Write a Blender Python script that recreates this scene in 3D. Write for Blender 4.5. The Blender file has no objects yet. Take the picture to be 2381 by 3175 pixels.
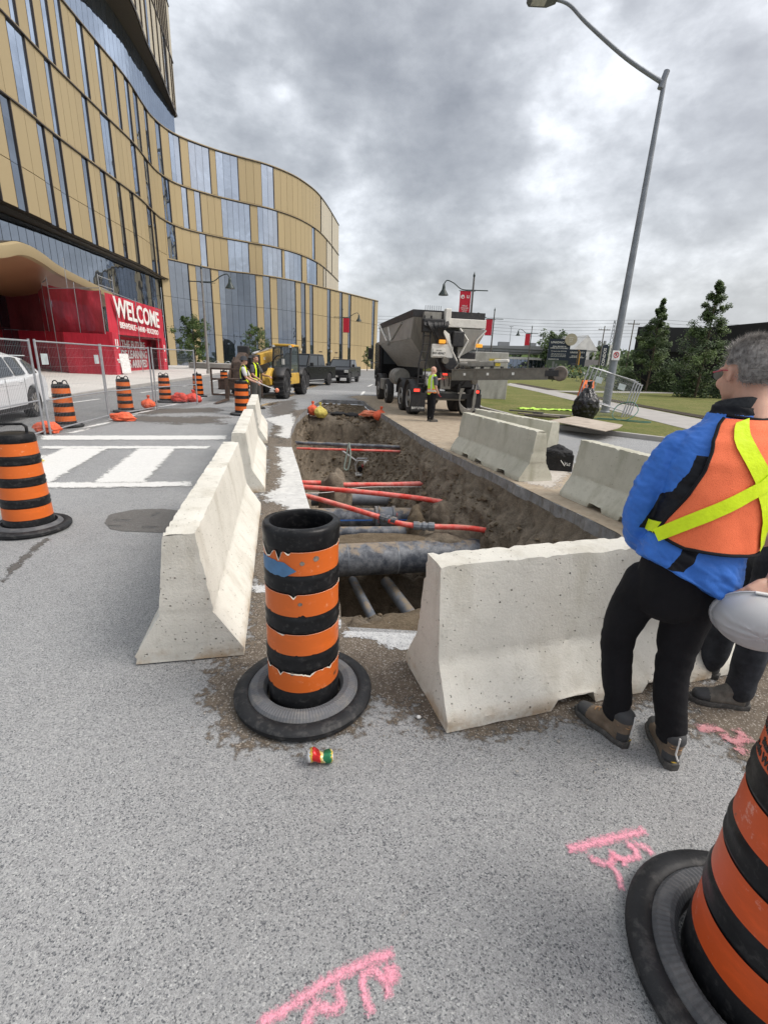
import bpy, bmesh, math, random
from mathutils import Vector, Matrix, noise, Euler
from math import radians as R, sin, cos, pi
random.seed(7)
S = bpy.context.scene
COL = S.collection
# ---------------- camera, world, sun, exposure ----------------
cam = bpy.data.cameras.new('camera'); camo = bpy.data.objects.new('camera', cam); COL.objects.link(camo)
cam.sensor_fit = 'HORIZONTAL'; cam.sensor_width = 36; cam.lens = 1460/2381*36
cam.clip_start = .05; cam.clip_end = 6000
camo.matrix_world = Matrix.Translation((0, 0, 1.75)) @ Matrix.Rotation(R(90-17.6), 4, 'X') @ Matrix.Rotation(R(2.2), 4, 'Z')
S.camera = camo
S.render.resolution_x, S.render.resolution_y = 767, 1024
S.view_settings.view_transform = 'Standard'; S.view_settings.look = 'None'
S.view_settings.exposure = 0.42; S.view_settings.gamma = 1; S.view_settings.use_curve_mapping = False
S.render.engine = 'CYCLES'
S.cycles.max_bounces = 6; S.cycles.diffuse_bounces = 3; S.cycles.glossy_bounces = 3; S.cycles.transparent_max_bounces = 12
SUN_EL, SUN_AZ = R(50), R(98)     # azimuth from +Y towards +X
world = bpy.data.worlds.new('World'); S.world = world; world.use_nodes = True
def build_world():
    nt = world.node_tree; N = nt.nodes; L = nt.links; N.clear()
    def n(t, **k):
        o = N.new(t)
        for a, b in k.items(): setattr(o, a, b)
        return o
    def math_(op, a, b=None, clamp=False):
        m = n('ShaderNodeMath', operation=op, use_clamp=clamp)
        for i, v in enumerate((a, b)):
            if v is None: continue
            if isinstance(v, (int, float)): m.inputs[i].default_value = v
            else: L.new(v, m.inputs[i])
        return m.outputs[0]
    out = n('ShaderNodeOutputWorld')
    sky = n('ShaderNodeTexSky', sky_type='NISHITA', sun_disc=False)
    sky.sun_elevation = SUN_EL; sky.sun_rotation = SUN_AZ; sky.dust_density = 7; sky.ozone_density = 0; sky.air_density = .8
    bsky = n('ShaderNodeBackground'); L.new(sky.outputs[0], bsky.inputs[0]); bsky.inputs[1].default_value = .05
    geo = n('ShaderNodeTexCoord'); sep = n('ShaderNodeSeparateXYZ'); L.new(geo.outputs['Generated'], sep.inputs[0])
    z = math_('MAXIMUM', sep.outputs[2], .0); zz = math_('ADD', z, .30)
    px = math_('DIVIDE', sep.outputs[0], zz); py = math_('DIVIDE', sep.outputs[1], zz)
    comb = n('ShaderNodeCombineXYZ'); L.new(sep.outputs[0], comb.inputs[0]); L.new(sep.outputs[1], comb.inputs[1]); L.new(math_('MULTIPLY', z, 1.7), comb.inputs[2])
    def noi(scale, detail, rough, off, dist=0):
        mp = n('ShaderNodeMapping'); L.new(comb.outputs[0], mp.inputs[0]); mp.inputs['Location'].default_value = off
        t = n('ShaderNodeTexNoise'); L.new(mp.outputs[0], t.inputs[0])
        t.inputs['Scale'].default_value = scale; t.inputs['Detail'].default_value = detail
        t.inputs['Roughness'].default_value = rough; t.inputs['Distortion'].default_value = dist
        return t.outputs[0]
    a = noi(2.2, 3, .5, (CLX, CLY, 0), .0); b = noi(5.5, 8, .56, (7.3, 2.2, 1), .12); b2 = noi(15, 6, .6, (1.3, 9.2, 4), .15)
    f = math_('ADD', math_('ADD', math_('MULTIPLY', a, .38), math_('MULTIPLY', b, .46)), math_('SUBTRACT', math_('MULTIPLY', b2, .18), -.015))
    # the large cloud masses: soft dark bases and pale gaps round these bearings
    for d, w, amp in CLOUDS:
        v = n('ShaderNodeVectorMath', operation='DOT_PRODUCT'); L.new(geo.outputs['Generated'], v.inputs[0]); v.inputs[1].default_value = d
        g = math_('POWER', math_('MAXIMUM', v.outputs['Value'], 0), w); f = math_('ADD', f, math_('MULTIPLY', g, amp))
    ramp = n('ShaderNodeValToRGB'); L.new(f, ramp.inputs[0]); e = ramp.color_ramp.elements
    e[0].position = .26; e[0].color = (.09, .093, .095, 1); e[1].position = .66; e[1].color = (.52, .535, .55, 1)
    for p, c in ((.36, (.125, .129, .131, 1)), (.42, (.162, .167, .17, 1)), (.47, (.20, .206, .209, 1)), (.52, (.25, .258, .262, 1)), (.58, (.345, .355, .362, 1))):
        k = e.new(p); k.color = c
    # overcast dome: a little brighter towards the zenith, pale strip near the horizon
    zen = math_('ADD', 1.0, math_('MULTIPLY', math_('MAXIMUM', math_('SUBTRACT', z, .5), 0), 1.3))
    hz = math_('MULTIPLY', math_('SUBTRACT', 1.0, math_('MULTIPLY', z, 7.0), True), .75)
    mixh = n('ShaderNodeMix', data_type='RGBA'); L.new(hz, mixh.inputs[0]); L.new(ramp.outputs[0], mixh.inputs[6]); mixh.inputs[7].default_value = (.38, .41, .455, 1)
    bc = n('ShaderNodeBackground'); L.new(mixh.outputs[2], bc.inputs[0]); L.new(math_('MULTIPLY', zen, 1.34), bc.inputs[1])
    add = n('ShaderNodeAddShader'); L.new(bsky.outputs[0], add.inputs[0]); L.new(bc.outputs[0], add.inputs[1])
    L.new(add.outputs[0], out.inputs[0])
CLX, CLY = 1.2, 8.3
CLOUDS = [((.033, .944, .327), 80, -.05), ((-.107, .922, .372), 110, -.02), ((-.074, .963, .26), 260, .06), ((.457, .846, .277), 60, .05), ((-.33, .84, .43), 45, .085), ((.25, .86, .45), 60, .03), ((.25, .95, .187), 120, -.03)]
build_world()
sl = bpy.data.lights.new('sun', 'SUN'); sl.energy = 1.5; sl.angle = R(28); sl.color = (1, .98, .95)
so = bpy.data.objects.new('sun', sl); COL.objects.link(so)
sd = Vector((sin(SUN_AZ)*cos(SUN_EL), cos(SUN_AZ)*cos(SUN_EL), sin(SUN_EL)))
so.rotation_euler = sd.to_track_quat('Z', 'Y').to_euler()
# ---------------- helpers ----------------
class NT:
    def __init__(s, name, **k):
        s.m = bpy.data.materials.new(name); s.m.use_nodes = True; s.t = s.m.node_tree; s.N = s.t.nodes
        s.b = s.N['Principled BSDF']; s.out = s.N['Material Output']
        s.tc = s.N.new('ShaderNodeTexCoord').outputs['Object']
    def n(s, t, **k):
        o = s.N.new(t)
        for a, b in k.items(): setattr(o, a, b)
        return o
    def l(s, a, b): s.t.links.new(a, b)
    def put(s, v, sock):
        if isinstance(v, (int, float)): sock.default_value = v
        elif isinstance(v, (tuple, list)): sock.default_value = (*v, 1) if len(v) == 3 and sock.type == 'RGBA' else v
        else: s.l(v, sock)
    def math(s, op, a, b=None, c=None, clamp=False):
        m = s.n('ShaderNodeMath', operation=op, use_clamp=clamp)
        for i, v in enumerate((a, b, c)):
            if v is not None: s.put(v, m.inputs[i])
        return m.outputs[0]
    def noise(s, scale, detail=4, rough=.55, co=None, dist=0, col=False):
        t = s.n('ShaderNodeTexNoise'); s.l(co or s.tc, t.inputs[0])
        t.inputs['Scale'].default_value = scale; t.inputs['Detail'].default_value = detail; t.inputs['Roughness'].default_value = rough
        t.inputs['Distortion'].default_value = dist
        return t.outputs[1 if col else 0]
    def voro(s, scale, feature='F1', out='Color', co=None, rnd=1):
        t = s.n('ShaderNodeTexVoronoi', feature=feature); s.l(co or s.tc, t.inputs[0]); t.inputs['Scale'].default_value = scale
        t.inputs['Randomness'].default_value = rnd
        return t.outputs[out]
    def mapping(s, scale=(1, 1, 1), loc=(0, 0, 0), rot=(0, 0, 0), co=None):
        m = s.n('ShaderNodeMapping'); s.l(co or s.tc, m.inputs[0]); m.inputs['Scale'].default_value = scale
        m.inputs['Location'].default_value = loc; m.inputs['Rotation'].default_value = rot
        return m.outputs[0]
    def mix(s, f, a, b, mode='MIX'):
        m = s.n('ShaderNodeMix', data_type='RGBA', blend_type=mode); s.put(f, m.inputs[0]); s.put(a, m.inputs[6]); s.put(b, m.inputs[7])
        return m.outputs[2]
    def ramp(s, f, stops, interp='LINEAR'):
        r = s.n('ShaderNodeValToRGB'); s.l(f, r.inputs[0]); cr = r.color_ramp; cr.interpolation = interp
        g = lambda c: (c, c, c, 1) if isinstance(c, (int, float)) else (*c, 1)
        cr.elements[0].position, cr.elements[0].color = stops[0][0], g(stops[0][1])
        cr.elements[1].position, cr.elements[1].color = stops[-1][0], g(stops[-1][1])
        for p, c in stops[1:-1]: e = cr.elements.new(p); e.color = g(c)
        return r.outputs[0]
    def step(s, f, a, b): return s.ramp(f, [(a, 0.), (b, 1.)])
    def sep(s, co=None):
        x = s.n('ShaderNodeSeparateXYZ'); s.l(co or s.tc, x.inputs[0]); return x.outputs
    def bump(s, h, strength=.3, dist=.01):
        b = s.n('ShaderNodeBump'); s.l(h, b.inputs['Height']); b.inputs['Strength'].default_value = strength; b.inputs['Distance'].default_value = dist
        s.l(b.outputs[0], s.b.inputs['Normal'])
    def set(s, col=None, rough=None, metal=None, alpha=None, **k):
        if col is not None: s.put(col, s.b.inputs['Base Color'])
        if rough is not None: s.put(rough, s.b.inputs['Roughness'])
        if metal is not None: s.put(metal, s.b.inputs['Metallic'])
        if alpha is not None: s.put(alpha, s.b.inputs['Alpha'])
        for a, b in k.items(): s.put(b, s.b.inputs[a.replace('_', ' ')])
        return s.m
def mul(c, f): return tuple(min(1, x*f) for x in c)
def mat(name, col, rough=.6, metal=0., var=.18, scale=6, dirt=None, damt=.5, bump=0, bscale=40, bdist=.004, spec=.5):
    k = NT(name)
    f = k.step(k.noise(scale, 5, .6), .3, .7)
    c = k.mix(f, mul(col, 1-var), mul(col, 1+var))
    if dirt:
        d = k.step(k.noise(scale*2.3, 6, .65, k.mapping(loc=(3, 8, 1))), .62-damt*.3, .75)
        c = k.mix(k.math('MULTIPLY', d, damt), c, dirt)
    r = k.math('ADD', rough-.06, k.math('MULTIPLY', k.noise(scale*3, 3), .12))
    if bump: k.bump(k.noise(bscale, 5, .6), bump, bdist)
    return k.set(c, r, metal, Specular_IOR_Level=spec)
class MB:
    def __init__(s): s.v = []; s.f = []; s.mi = []; s.cur = 0
    def add(s, vs, fs):
        o = len(s.v); s.v += [tuple(v) for v in vs]; s.f += [tuple(i+o for i in f) for f in fs]; s.mi += [s.cur]*len(fs); return s
    def box(s, x0, x1, y0, y1, z0, z1, M=None):
        vs = [Vector((x, y, z)) for z in (z0, z1) for y in (y0, y1) for x in (x0, x1)]
        if M: vs = [M @ v for v in vs]
        return s.add(vs, [(0, 2, 3, 1), (4, 5, 7, 6), (0, 1, 5, 4), (2, 6, 7, 3), (0, 4, 6, 2), (1, 3, 7, 5)])
    def rings(s, rs, caps=True, closed=True):
        n = len(rs[0]); vs = [p for r in rs for p in r]; fs = []
        for i in range(len(rs)-1):
            for j in range(n if closed else n-1):
                k = (j+1) % n; fs.append((i*n+j, i*n+k, (i+1)*n+k, (i+1)*n+j))
        if caps: fs.append(tuple(range(n))[::-1]); fs.append(tuple((len(rs)-1)*n+j for j in range(n)))
        return s.add(vs, fs)
    def tube(s, pts, r, n=8, caps=True):
        pts = [Vector(p) for p in pts]; rs = []; m = len(pts)
        rad = r if isinstance(r, (list, tuple)) else [r]*m
        up = None
        for i, p in enumerate(pts):
            d = (pts[min(i+1, m-1)]-pts[max(i-1, 0)]).normalized()
            if up is None: up = Vector((0, 0, 1)) if abs(d.z) < .9 else Vector((1, 0, 0))
            a = d.cross(up).normalized(); b = a.cross(d).normalized(); up = b
            rs.append([p+(a*cos(2*pi*j/n)+b*sin(2*pi*j/n))*rad[i] for j in range(n)])
        return s.rings(rs, caps)
    def lathe(s, prof, n=24, c=(0, 0, 0), M=None, caps=True):
        rs = []
        for r, z in prof:
            ring = [Vector((r*cos(2*pi*j/n), r*sin(2*pi*j/n), z)) for j in range(n)]
            if M: ring = [M @ v for v in ring]
            rs.append([v+Vector(c) for v in ring])
        return s.rings(rs, caps)
    def prism(s, poly, z0, z1, M=None, axis='z'):
        def P(a, b, c): return {'z': (a, b, c), 'y': (a, c, b), 'x': (c, a, b)}[axis]
        rs = [[Vector(P(a, b, z)) for a, b in poly] for z in (z0, z1)]
        if M: rs = [[M @ v for v in r] for r in rs]
        return s.rings(rs)
    def quad(s, a, b, c, d): return s.add([a, b, c, d], [(0, 1, 2, 3)])
    def build(s, name, m=None, parent=None, smooth=False, bevel=0, kind=None, M=None, seg=2, fix=True):
        me = bpy.data.meshes.new(name); me.from_pydata(s.v, [], s.f)
        if fix:
            bm = bmesh.new(); bm.from_mesh(me); bmesh.ops.recalc_face_normals(bm, faces=bm.faces); bm.to_mesh(me); bm.free()
        ms = m if isinstance(m, (list, tuple)) else [m]
        for x in ms:
            if x: me.materials.append(x)
        if len(ms) > 1: me.polygons.foreach_set('material_index', s.mi)
        if smooth: shade(me, smooth if not isinstance(smooth, bool) else 40)
        o = bpy.data.objects.new(name, me); COL.objects.link(o)
        if parent: o.parent = parent
        if M: o.matrix_local = M
        if bevel:
            b = o.modifiers.new('b', 'BEVEL'); b.width = bevel; b.segments = seg; b.harden_normals = bool(smooth); b.limit_method = 'ANGLE'; b.angle_limit = R(40)
            if smooth: pass
        if kind: o['kind'] = kind
        return o
def shade(me, ang=40):
    me.polygons.foreach_set('use_smooth', [True]*len(me.polygons))
    if ang < 180:
        try: me.set_sharp_from_angle(angle=R(ang))
        except Exception: pass
def thing(name, label, cat, loc=(0, 0, 0), rz=0, group=None, sc=1):
    o = bpy.data.objects.new(name, None); COL.objects.link(o); o.location = loc; o.rotation_euler = (0, 0, rz); o.scale = (sc,)*3
    o.empty_display_size = .2
    return tag(o, label, cat, group)
def tag(o, label=None, cat=None, group=None, kind=None):
    if label: o['label'] = label
    if cat: o['category'] = cat
    if group: o['group'] = group
    if kind: o['kind'] = kind
    return o
def kids(o): return [c for c in COL.objects if c.parent == o]
def dup(root, loc, rz=None, label=None, group=None, sc=None):
    def cp(o, par):
        c = o.copy(); COL.objects.link(c)
        if par: c.parent = par
        for ch in kids_of.get(o.name, []): cp(ch, c)
        return c
    kids_of = {}
    for o in COL.objects:
        if o.parent: kids_of.setdefault(o.parent.name, []).append(o)
    r = cp(root, None); r.location = loc
    if rz is not None: r.rotation_euler = (0, 0, rz)
    if sc: r.scale = (sc,)*3
    if label: r['label'] = label
    if group: r['group'] = group
    return r
def evaluated(o, name=None):
    dg = bpy.context.evaluated_depsgraph_get(); dg.update()
    return bpy.data.meshes.new_from_object(o.evaluated_get(dg))
def text(s, size, m, parent, M, name='lettering', ext=.002, align='CENTER', bold=0, spacing=1, lines=1.0, xs=1, bend=None):
    c = bpy.data.curves.new('t', 'FONT'); c.body = s; c.size = size; c.extrude = ext; c.align_x = align; c.align_y = 'CENTER'
    c.offset = bold; c.space_character = spacing; c.space_line = lines; c.resolution_u = 3
    t = bpy.data.objects.new('t', c); COL.objects.link(t)
    me = evaluated(t); bpy.data.objects.remove(t); me.materials.clear(); me.materials.append(m)
    for v in me.vertices:
        x, y, z = v.co; x *= xs
        v.co = bend(x, y, z) if bend else (x, y, z)
    o = bpy.data.objects.new(name, me); COL.objects.link(o); o.parent = parent; o.matrix_local = M
    if bend: o['kind_note'] = 0; del o['kind_note']
    return o
def face_M(loc, nrm, up=(0, 0, 1)):
    n = Vector(nrm).normalized(); u = Vector(up); x = u.cross(n).normalized(); y = n.cross(x)
    m = Matrix((x, y, n)).transposed().to_4x4(); m.translation = Vector(loc); return m
def T(x, y, z, rz=0, s=None):
    m = Matrix.Translation((x, y, z)) @ Matrix.Rotation(rz, 4, 'Z')
    if s: m = m @ Matrix.Diagonal((*s, 1))
    return m
def nz(v, s=1, seed=0): return noise.noise(Vector((v[0]*s+seed*3.7, v[1]*s-seed*1.3, v[2]*s+seed)))
def fb(v, s=1, seed=0, o=4): return noise.fractal(Vector((v[0]*s+seed*3.7, v[1]*s-seed*1.3, v[2]*s+seed)), .9, 2.1, o)
def catmull(pts, n=8):
    P = [Vector(p) for p in pts]; out = []
    for i in range(len(P)-1):
        a, b, c, d = P[max(i-1, 0)], P[i], P[i+1], P[min(i+2, len(P)-1)]
        for k in range(n):
            t = k/n; out.append(.5*((2*b)+(c-a)*t+(2*a-5*b+4*c-d)*t*t+(3*b-a-3*c+d)*t**3))
    out.append(P[-1]); return out
# ---------------- surfaces ----------------
def decal_mat(name, col, col2, rough=.85, thr=.5, soft=.08, nscale=3, fine=60, speck=None, amax=1.0, gain=1.6):
    k = NT(name); at = k.n('ShaderNodeAttribute', attribute_name='edge').outputs['Fac']
    ns = k.math('ADD', k.math('MULTIPLY', k.math('SUBTRACT', k.noise(nscale, 6, .7), .5), gain), k.math('MULTIPLY', k.math('SUBTRACT', k.noise(fine, 3, .6), .5), gain*.7))
    a = k.step(k.math('ADD', at, ns), thr+.2-soft, thr+.2+soft)
    c = k.mix(k.step(k.noise(nscale*4, 6, .7), .35, .65), col, col2)
    if speck:
        sp = k.step(k.sep(k.voro(170))[0], .86, .9); c = k.mix(k.math('MULTIPLY', sp, .8), c, speck)
    k.bump(k.noise(fine*1.5, 4, .7), .5, .004)
    return k.set(c, rough, 0, k.math('MULTIPLY', a, amax))
def asphalt_mat(name, lo, mid, hi, big=.22, sc=185):
    k = NT(name)
    cell = k.sep(k.voro(sc, co=k.mapping((1, 1, 1))))
    stone = k.ramp(cell[0], [(0, mul(lo, .55)), (.10, lo), (.22, mul(mid, .82)), (.5, mid), (.8, mul(mid, 1.22)), (.93, hi), (1, mul(hi, 1.3))])
    edge = k.step(k.voro(sc, 'DISTANCE_TO_EDGE', 'Distance'), .02, .14)
    c = k.mix(k.math('MULTIPLY', k.math('SUBTRACT', 1, edge), .55), stone, mul(mid, 1.05))
    sm = k.sep(k.voro(sc*2.3))
    c = k.mix(k.math('MULTIPLY', k.step(sm[1], .80, .86), .6), c, mul(lo, .8))
    L = k.noise(.55, 5, .6, k.mapping((1, .6, 1))); c = k.mix(1, c, k.ramp(L, [(.3, 1-big), (.7, 1.0)]), 'MULTIPLY')
    L2 = k.noise(4, 6, .7); c = k.mix(k.math('MULTIPLY', k.step(L2, .42, .75), .25), c, mul(hi, .9)); c = k.mix(k.math('MULTIPLY', k.step(k.noise(1.7, 7, .75, k.mapping(loc=(4, 4, 0))), .60, .72), .35), c, mul(lo, 1.3)); c = k.mix(k.math('MULTIPLY', k.step(k.noise(6, 5, .7, k.mapping(loc=(1, 7, 0))), .68, .72), .3), c, (.16, .13, .10))
    k.bump(k.math('ADD', k.math('MULTIPLY', edge, .5), k.math('MULTIPLY', cell[2], .5)), .45, .0035)
    return k.set(c, k.math('ADD', .72, k.math('MULTIPLY', cell[1], .2)), 0, Specular_IOR_Level=.35)
M_ASPH = asphalt_mat('aggregate_asphalt', (.125, .132, .145), (.335, .34, .342), (.43, .435, .43))
M_ROAD = asphalt_mat('road_asphalt', (.13, .135, .14), (.245, .25, .25), (.32, .32, .32), big=.2, sc=60)
def soil_mat(name, a, b, c, s=4.5):
    k = NT(name)
    f = k.noise(s, 8, .7); g = k.noise(s*9, 6, .75)
    col = k.mix(k.step(f, .35, .65), a, b); col = k.mix(k.math('MULTIPLY', k.step(g, .5, .7), .6), col, c)
    col = k.mix(k.math('MULTIPLY', k.step(k.noise(s*30, 3, .7), .62, .7), .5), col, mul(c, 1.5))
    k.bump(k.math('ADD', k.noise(s*6, 8, .75), k.math('MULTIPLY', k.noise(s*26, 5, .7), .5)), .9, .05)
    return k.set(col, .95, 0, Specular_IOR_Level=.2)
M_SANDD = soil_mat('loose_sandy_dirt', (.15, .115, .078), (.25, .2, .14), (.33, .27, .19), 5)
M_SOIL = soil_mat('trench_soil', (.14, .115, .088), (.305, .255, .195), (.43, .37, .29))
def grass_mat():
    k = NT('lawn'); f = k.noise(.6, 6, .7); g = k.noise(9, 6, .75, k.mapping((1, .5, 1)))
    c = k.mix(k.step(f, .35, .62), (.14, .155, .045), (.25, .215, .09)); c = k.mix(k.step(g, .4, .66), c, (.085, .12, .03))
    k.bump(k.noise(40, 4, .8), .8, .03); return k.set(c, .95, 0, Specular_IOR_Level=.15)
M_LAWN = grass_mat()
def paver_mat():
    k = NT('plaza_paving'); c = k.mix(k.step(k.noise(.4, 5, .6), .3, .7), (.52, .505, .475), (.62, .60, .565))
    k.bump(k.noise(60, 3), .2, .003); return k.set(c, .85)
M_PLAZA = paver_mat()
M_WALK = mat('sidewalk_concrete', (.36, .345, .325), .9, var=.12, scale=2, bump=.3, bscale=80)
def conc_mat(name, a, b, stain, holes=True, s=2.0, pitd=.05, rust=False):
    k = NT(name)
    f = k.noise(s, 7, .65); st = k.noise(s*2.2, 5, .6, k.mapping((1, 1, .35), (5, 2, 0)))
    c = k.mix(k.step(f, .32, .68), a, b); c = k.mix(k.math('MULTIPLY', k.step(st, .48, .70), .62), c, stain); c = k.mix(k.math('MULTIPLY', k.step(k.noise(s*5, 7, .75, k.mapping(loc=(9, 1, 4))), .56, .68), .35), c, mul(stain, .8))
    v = k.voro(17, out='Distance'); gate = k.step(k.sep(k.voro(17))[0], .62, .66); v2 = k.voro(48, out='Distance'); g2 = k.step(k.sep(k.voro(48))[0], .80, .84)
    pit = k.math('MAXIMUM', k.math('MULTIPLY', k.math('SUBTRACT', 1, k.step(v, pitd, pitd+.07)), gate), k.math('MULTIPLY', k.math('SUBTRACT', 1, k.step(v2, .10, .2)), g2))
    c = k.mix(k.math('MULTIPLY', k.step(k.noise(90, 3, .7), .58, .72), .22), c, mul(stain, .7))
    if holes: c = k.mix(k.math('MULTIPLY', pit, .8), c, mul(stain, .38))
    if rust:
        zl = k.math('SUBTRACT', 1, k.step(k.sep()[2], .0, .11)); c = k.mix(k.math('MULTIPLY', k.math('MULTIPLY', zl, k.step(k.noise(2.6, 5, .7), .48, .6)), .75), c, (.36, .22, .09))
    cr = k.voro(1.5, 'DISTANCE_TO_EDGE', 'Distance', k.mix(.12, k.tc, k.noise(5, 4, .6, col=True)))
    h = k.math('SUBTRACT', k.math('ADD', k.math('MULTIPLY', k.noise(14, 6, .7), .35), k.math('MULTIPLY', k.noise(70, 4, .7), .3)), pit)
    k.bump(h, .8, .014)
    return k.set(c, .88, 0, Specular_IOR_Level=.3)
M_CONC = conc_mat('weathered_barrier_concrete', (.62, .60, .535), (.74, .72, .65), (.43, .40, .325), rust=True)
M_CONC2 = conc_mat('mossy_barrier_concrete', (.46, .45, .375), (.58, .565, .48), (.30, .29, .21))
M_SLAB = conc_mat('cut_concrete_slab', (.20, .205, .215), (.36, .36, .36), (.13, .10, .07), False, 5)
M_WHITE = decal_mat('road_paint_white', (.72, .72, .70), (.60, .60, .58), .7, .25, .1, 9, 70, gain=1.5)
M_YEL = decal_mat('road_paint_yellow', (.58, .36, .10), (.46, .30, .12), .7, .25, .06, 6, 50)
M_PINK = decal_mat('pink_marking_paint', (.95, .30, .42), (.92, .45, .55), .85, .42, .34, 60, 170, gain=1.5, amax=.88)
M_PINKOLD = decal_mat('faded_pink_marking_paint', (.70, .26, .30), (.62, .32, .34), .85, .45, .3, 30, 140, gain=2.2, amax=.75)
M_DIRTD = decal_mat('dirt_film', (.088, .070, .053), (.145, .118, .09), .9, .30, .09, 3.5, 24, (.34, .31, .27), gain=1.25)
M_TAN = decal_mat('tan_mud_film', (.29, .23, .165), (.40, .335, .25), .9, .30, .12, 1.4, 12)
M_PALE = decal_mat('pale_dried_slurry', (.52, .49, .45), (.42, .38, .33), .9, .35, .12, 2.5, 20)
M_SPECK = decal_mat('exposed_pale_concrete', (.56, .57, .57), (.42, .43, .44), .85, .25, .07, 6, 60, (.16, .17, .18))
M_WORN = decal_mat('worn_white_paint', (.62, .62, .60), (.46, .46, .45), .8, .42, .1, 2.2, 16)
M_PATCH = decal_mat('new_asphalt_patch', (.10, .095, .09), (.135, .13, .12), .9, .2, .06, 8, 90, (.2, .2, .2), gain=.45)
M_CRACK = decal_mat('damp_crack', (.09, .085, .08), (.12, .11, .10), .9, .4, .12, 8, 40)
M_STAIN = decal_mat('dark_tyre_smear', (.12, .105, .09), (.16, .145, .13), .9, .42, .16, 1.2, 14, amax=.75)
def struct(name, mb, m, parent=None, **k):
    o = mb.build(name, m, parent, **k)
    if not parent: o['kind'] = 'structure'
    return o
def decal(name, poly, z, m, feather=.12, parent=None, res=None):
    """thin ground film: a triangulated patch whose 'edge' attribute rises from 0 at its outline"""
    P = [Vector((a, b)) for a, b in poly]
    xs = [p.x for p in P]; ys = [p.y for p in P]; w = max(xs)-min(xs); h = max(ys)-min(ys)
    st = res or max(w, h)/90
    def dist(q):
        best = 1e9
        for i in range(len(P)):
            a, b = P[i], P[(i+1) % len(P)]; ab = b-a; t = max(0, min(1, (q-a).dot(ab)/max(ab.length_squared, 1e-9)))
            best = min(best, (a+ab*t-q).length)
        return best
    def inside(q):
        c = False; j = len(P)-1
        for i in range(len(P)):
            if (P[i].y > q.y) != (P[j].y > q.y) and q.x < (P[j].x-P[i].x)*(q.y-P[i].y)/(P[j].y-P[i].y)+P[i].x: c = not c
            j = i
        return c
    nx, ny = int(w/st)+2, int(h/st)+2; x0, y0 = min(xs)-st/2, min(ys)-st/2
    vs = []; val = []
    for j in range(ny+1):
        for i in range(nx+1):
            q = Vector((x0+i*st, y0+j*st)); d = dist(q); vs.append((q.x, q.y, z)); val.append(.5+.5*min(1, d/feather) if inside(q) else .5-.5*min(1.9, d/feather))
    fs = []; hole = [Vector(q) for q in HOLE]; hb = (min(q.x for q in hole), max(q.x for q in hole))
    def in_hole(q):
        if not (hb[0] < q[0] < hb[1] and 2.8 < q[1] < 22.8): return False
        return interp(TL, q[1])+.005 < q[0] < interp(TR, q[1])-.005
    for k in range(len(vs)):
        if in_hole(vs[k]):
            xl, xr = interp(TL, vs[k][1]), interp(TR, vs[k][1])
            if vs[k][0]-xl < st*1.45: vs[k] = (xl+.004, vs[k][1], z)
            elif xr-vs[k][0] < st*1.45: vs[k] = (xr-.004, vs[k][1], z)
    for j in range(ny):
        for i in range(nx):
            f = (j*(nx+1)+i, j*(nx+1)+i+1, (j+1)*(nx+1)+i+1, (j+1)*(nx+1)+i)
            if max(val[k] for k in f) > -.95 and not any(in_hole(vs[k]) for k in f): fs.append(f)
    me = bpy.data.meshes.new(name); me.from_pydata(vs, [], fs); at = me.attributes.new('edge', 'FLOAT', 'POINT')
    at.data.foreach_set('value', val); me.materials.append(m)
    o = bpy.data.objects.new(name, me); COL.objects.link(o)
    if parent: o.parent = parent
    else: o['kind'] = 'structure'
    return o
def stroke(pts, w):
    P = [Vector(p) for p in catmull([(a, b, 0) for a, b in pts], 5)] if len(pts) > 2 else [Vector((*p, 0)) for p in pts]
    L = []; Rr = []
    for i, p in enumerate(P):
        d = (P[min(i+1, len(P)-1)]-P[max(i-1, 0)]).normalized(); n = Vector((-d.y, d.x, 0))*w/2
        L.append((p+n)[:2]); Rr.append((p-n)[:2])
    return L+Rr[::-1]
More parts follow.
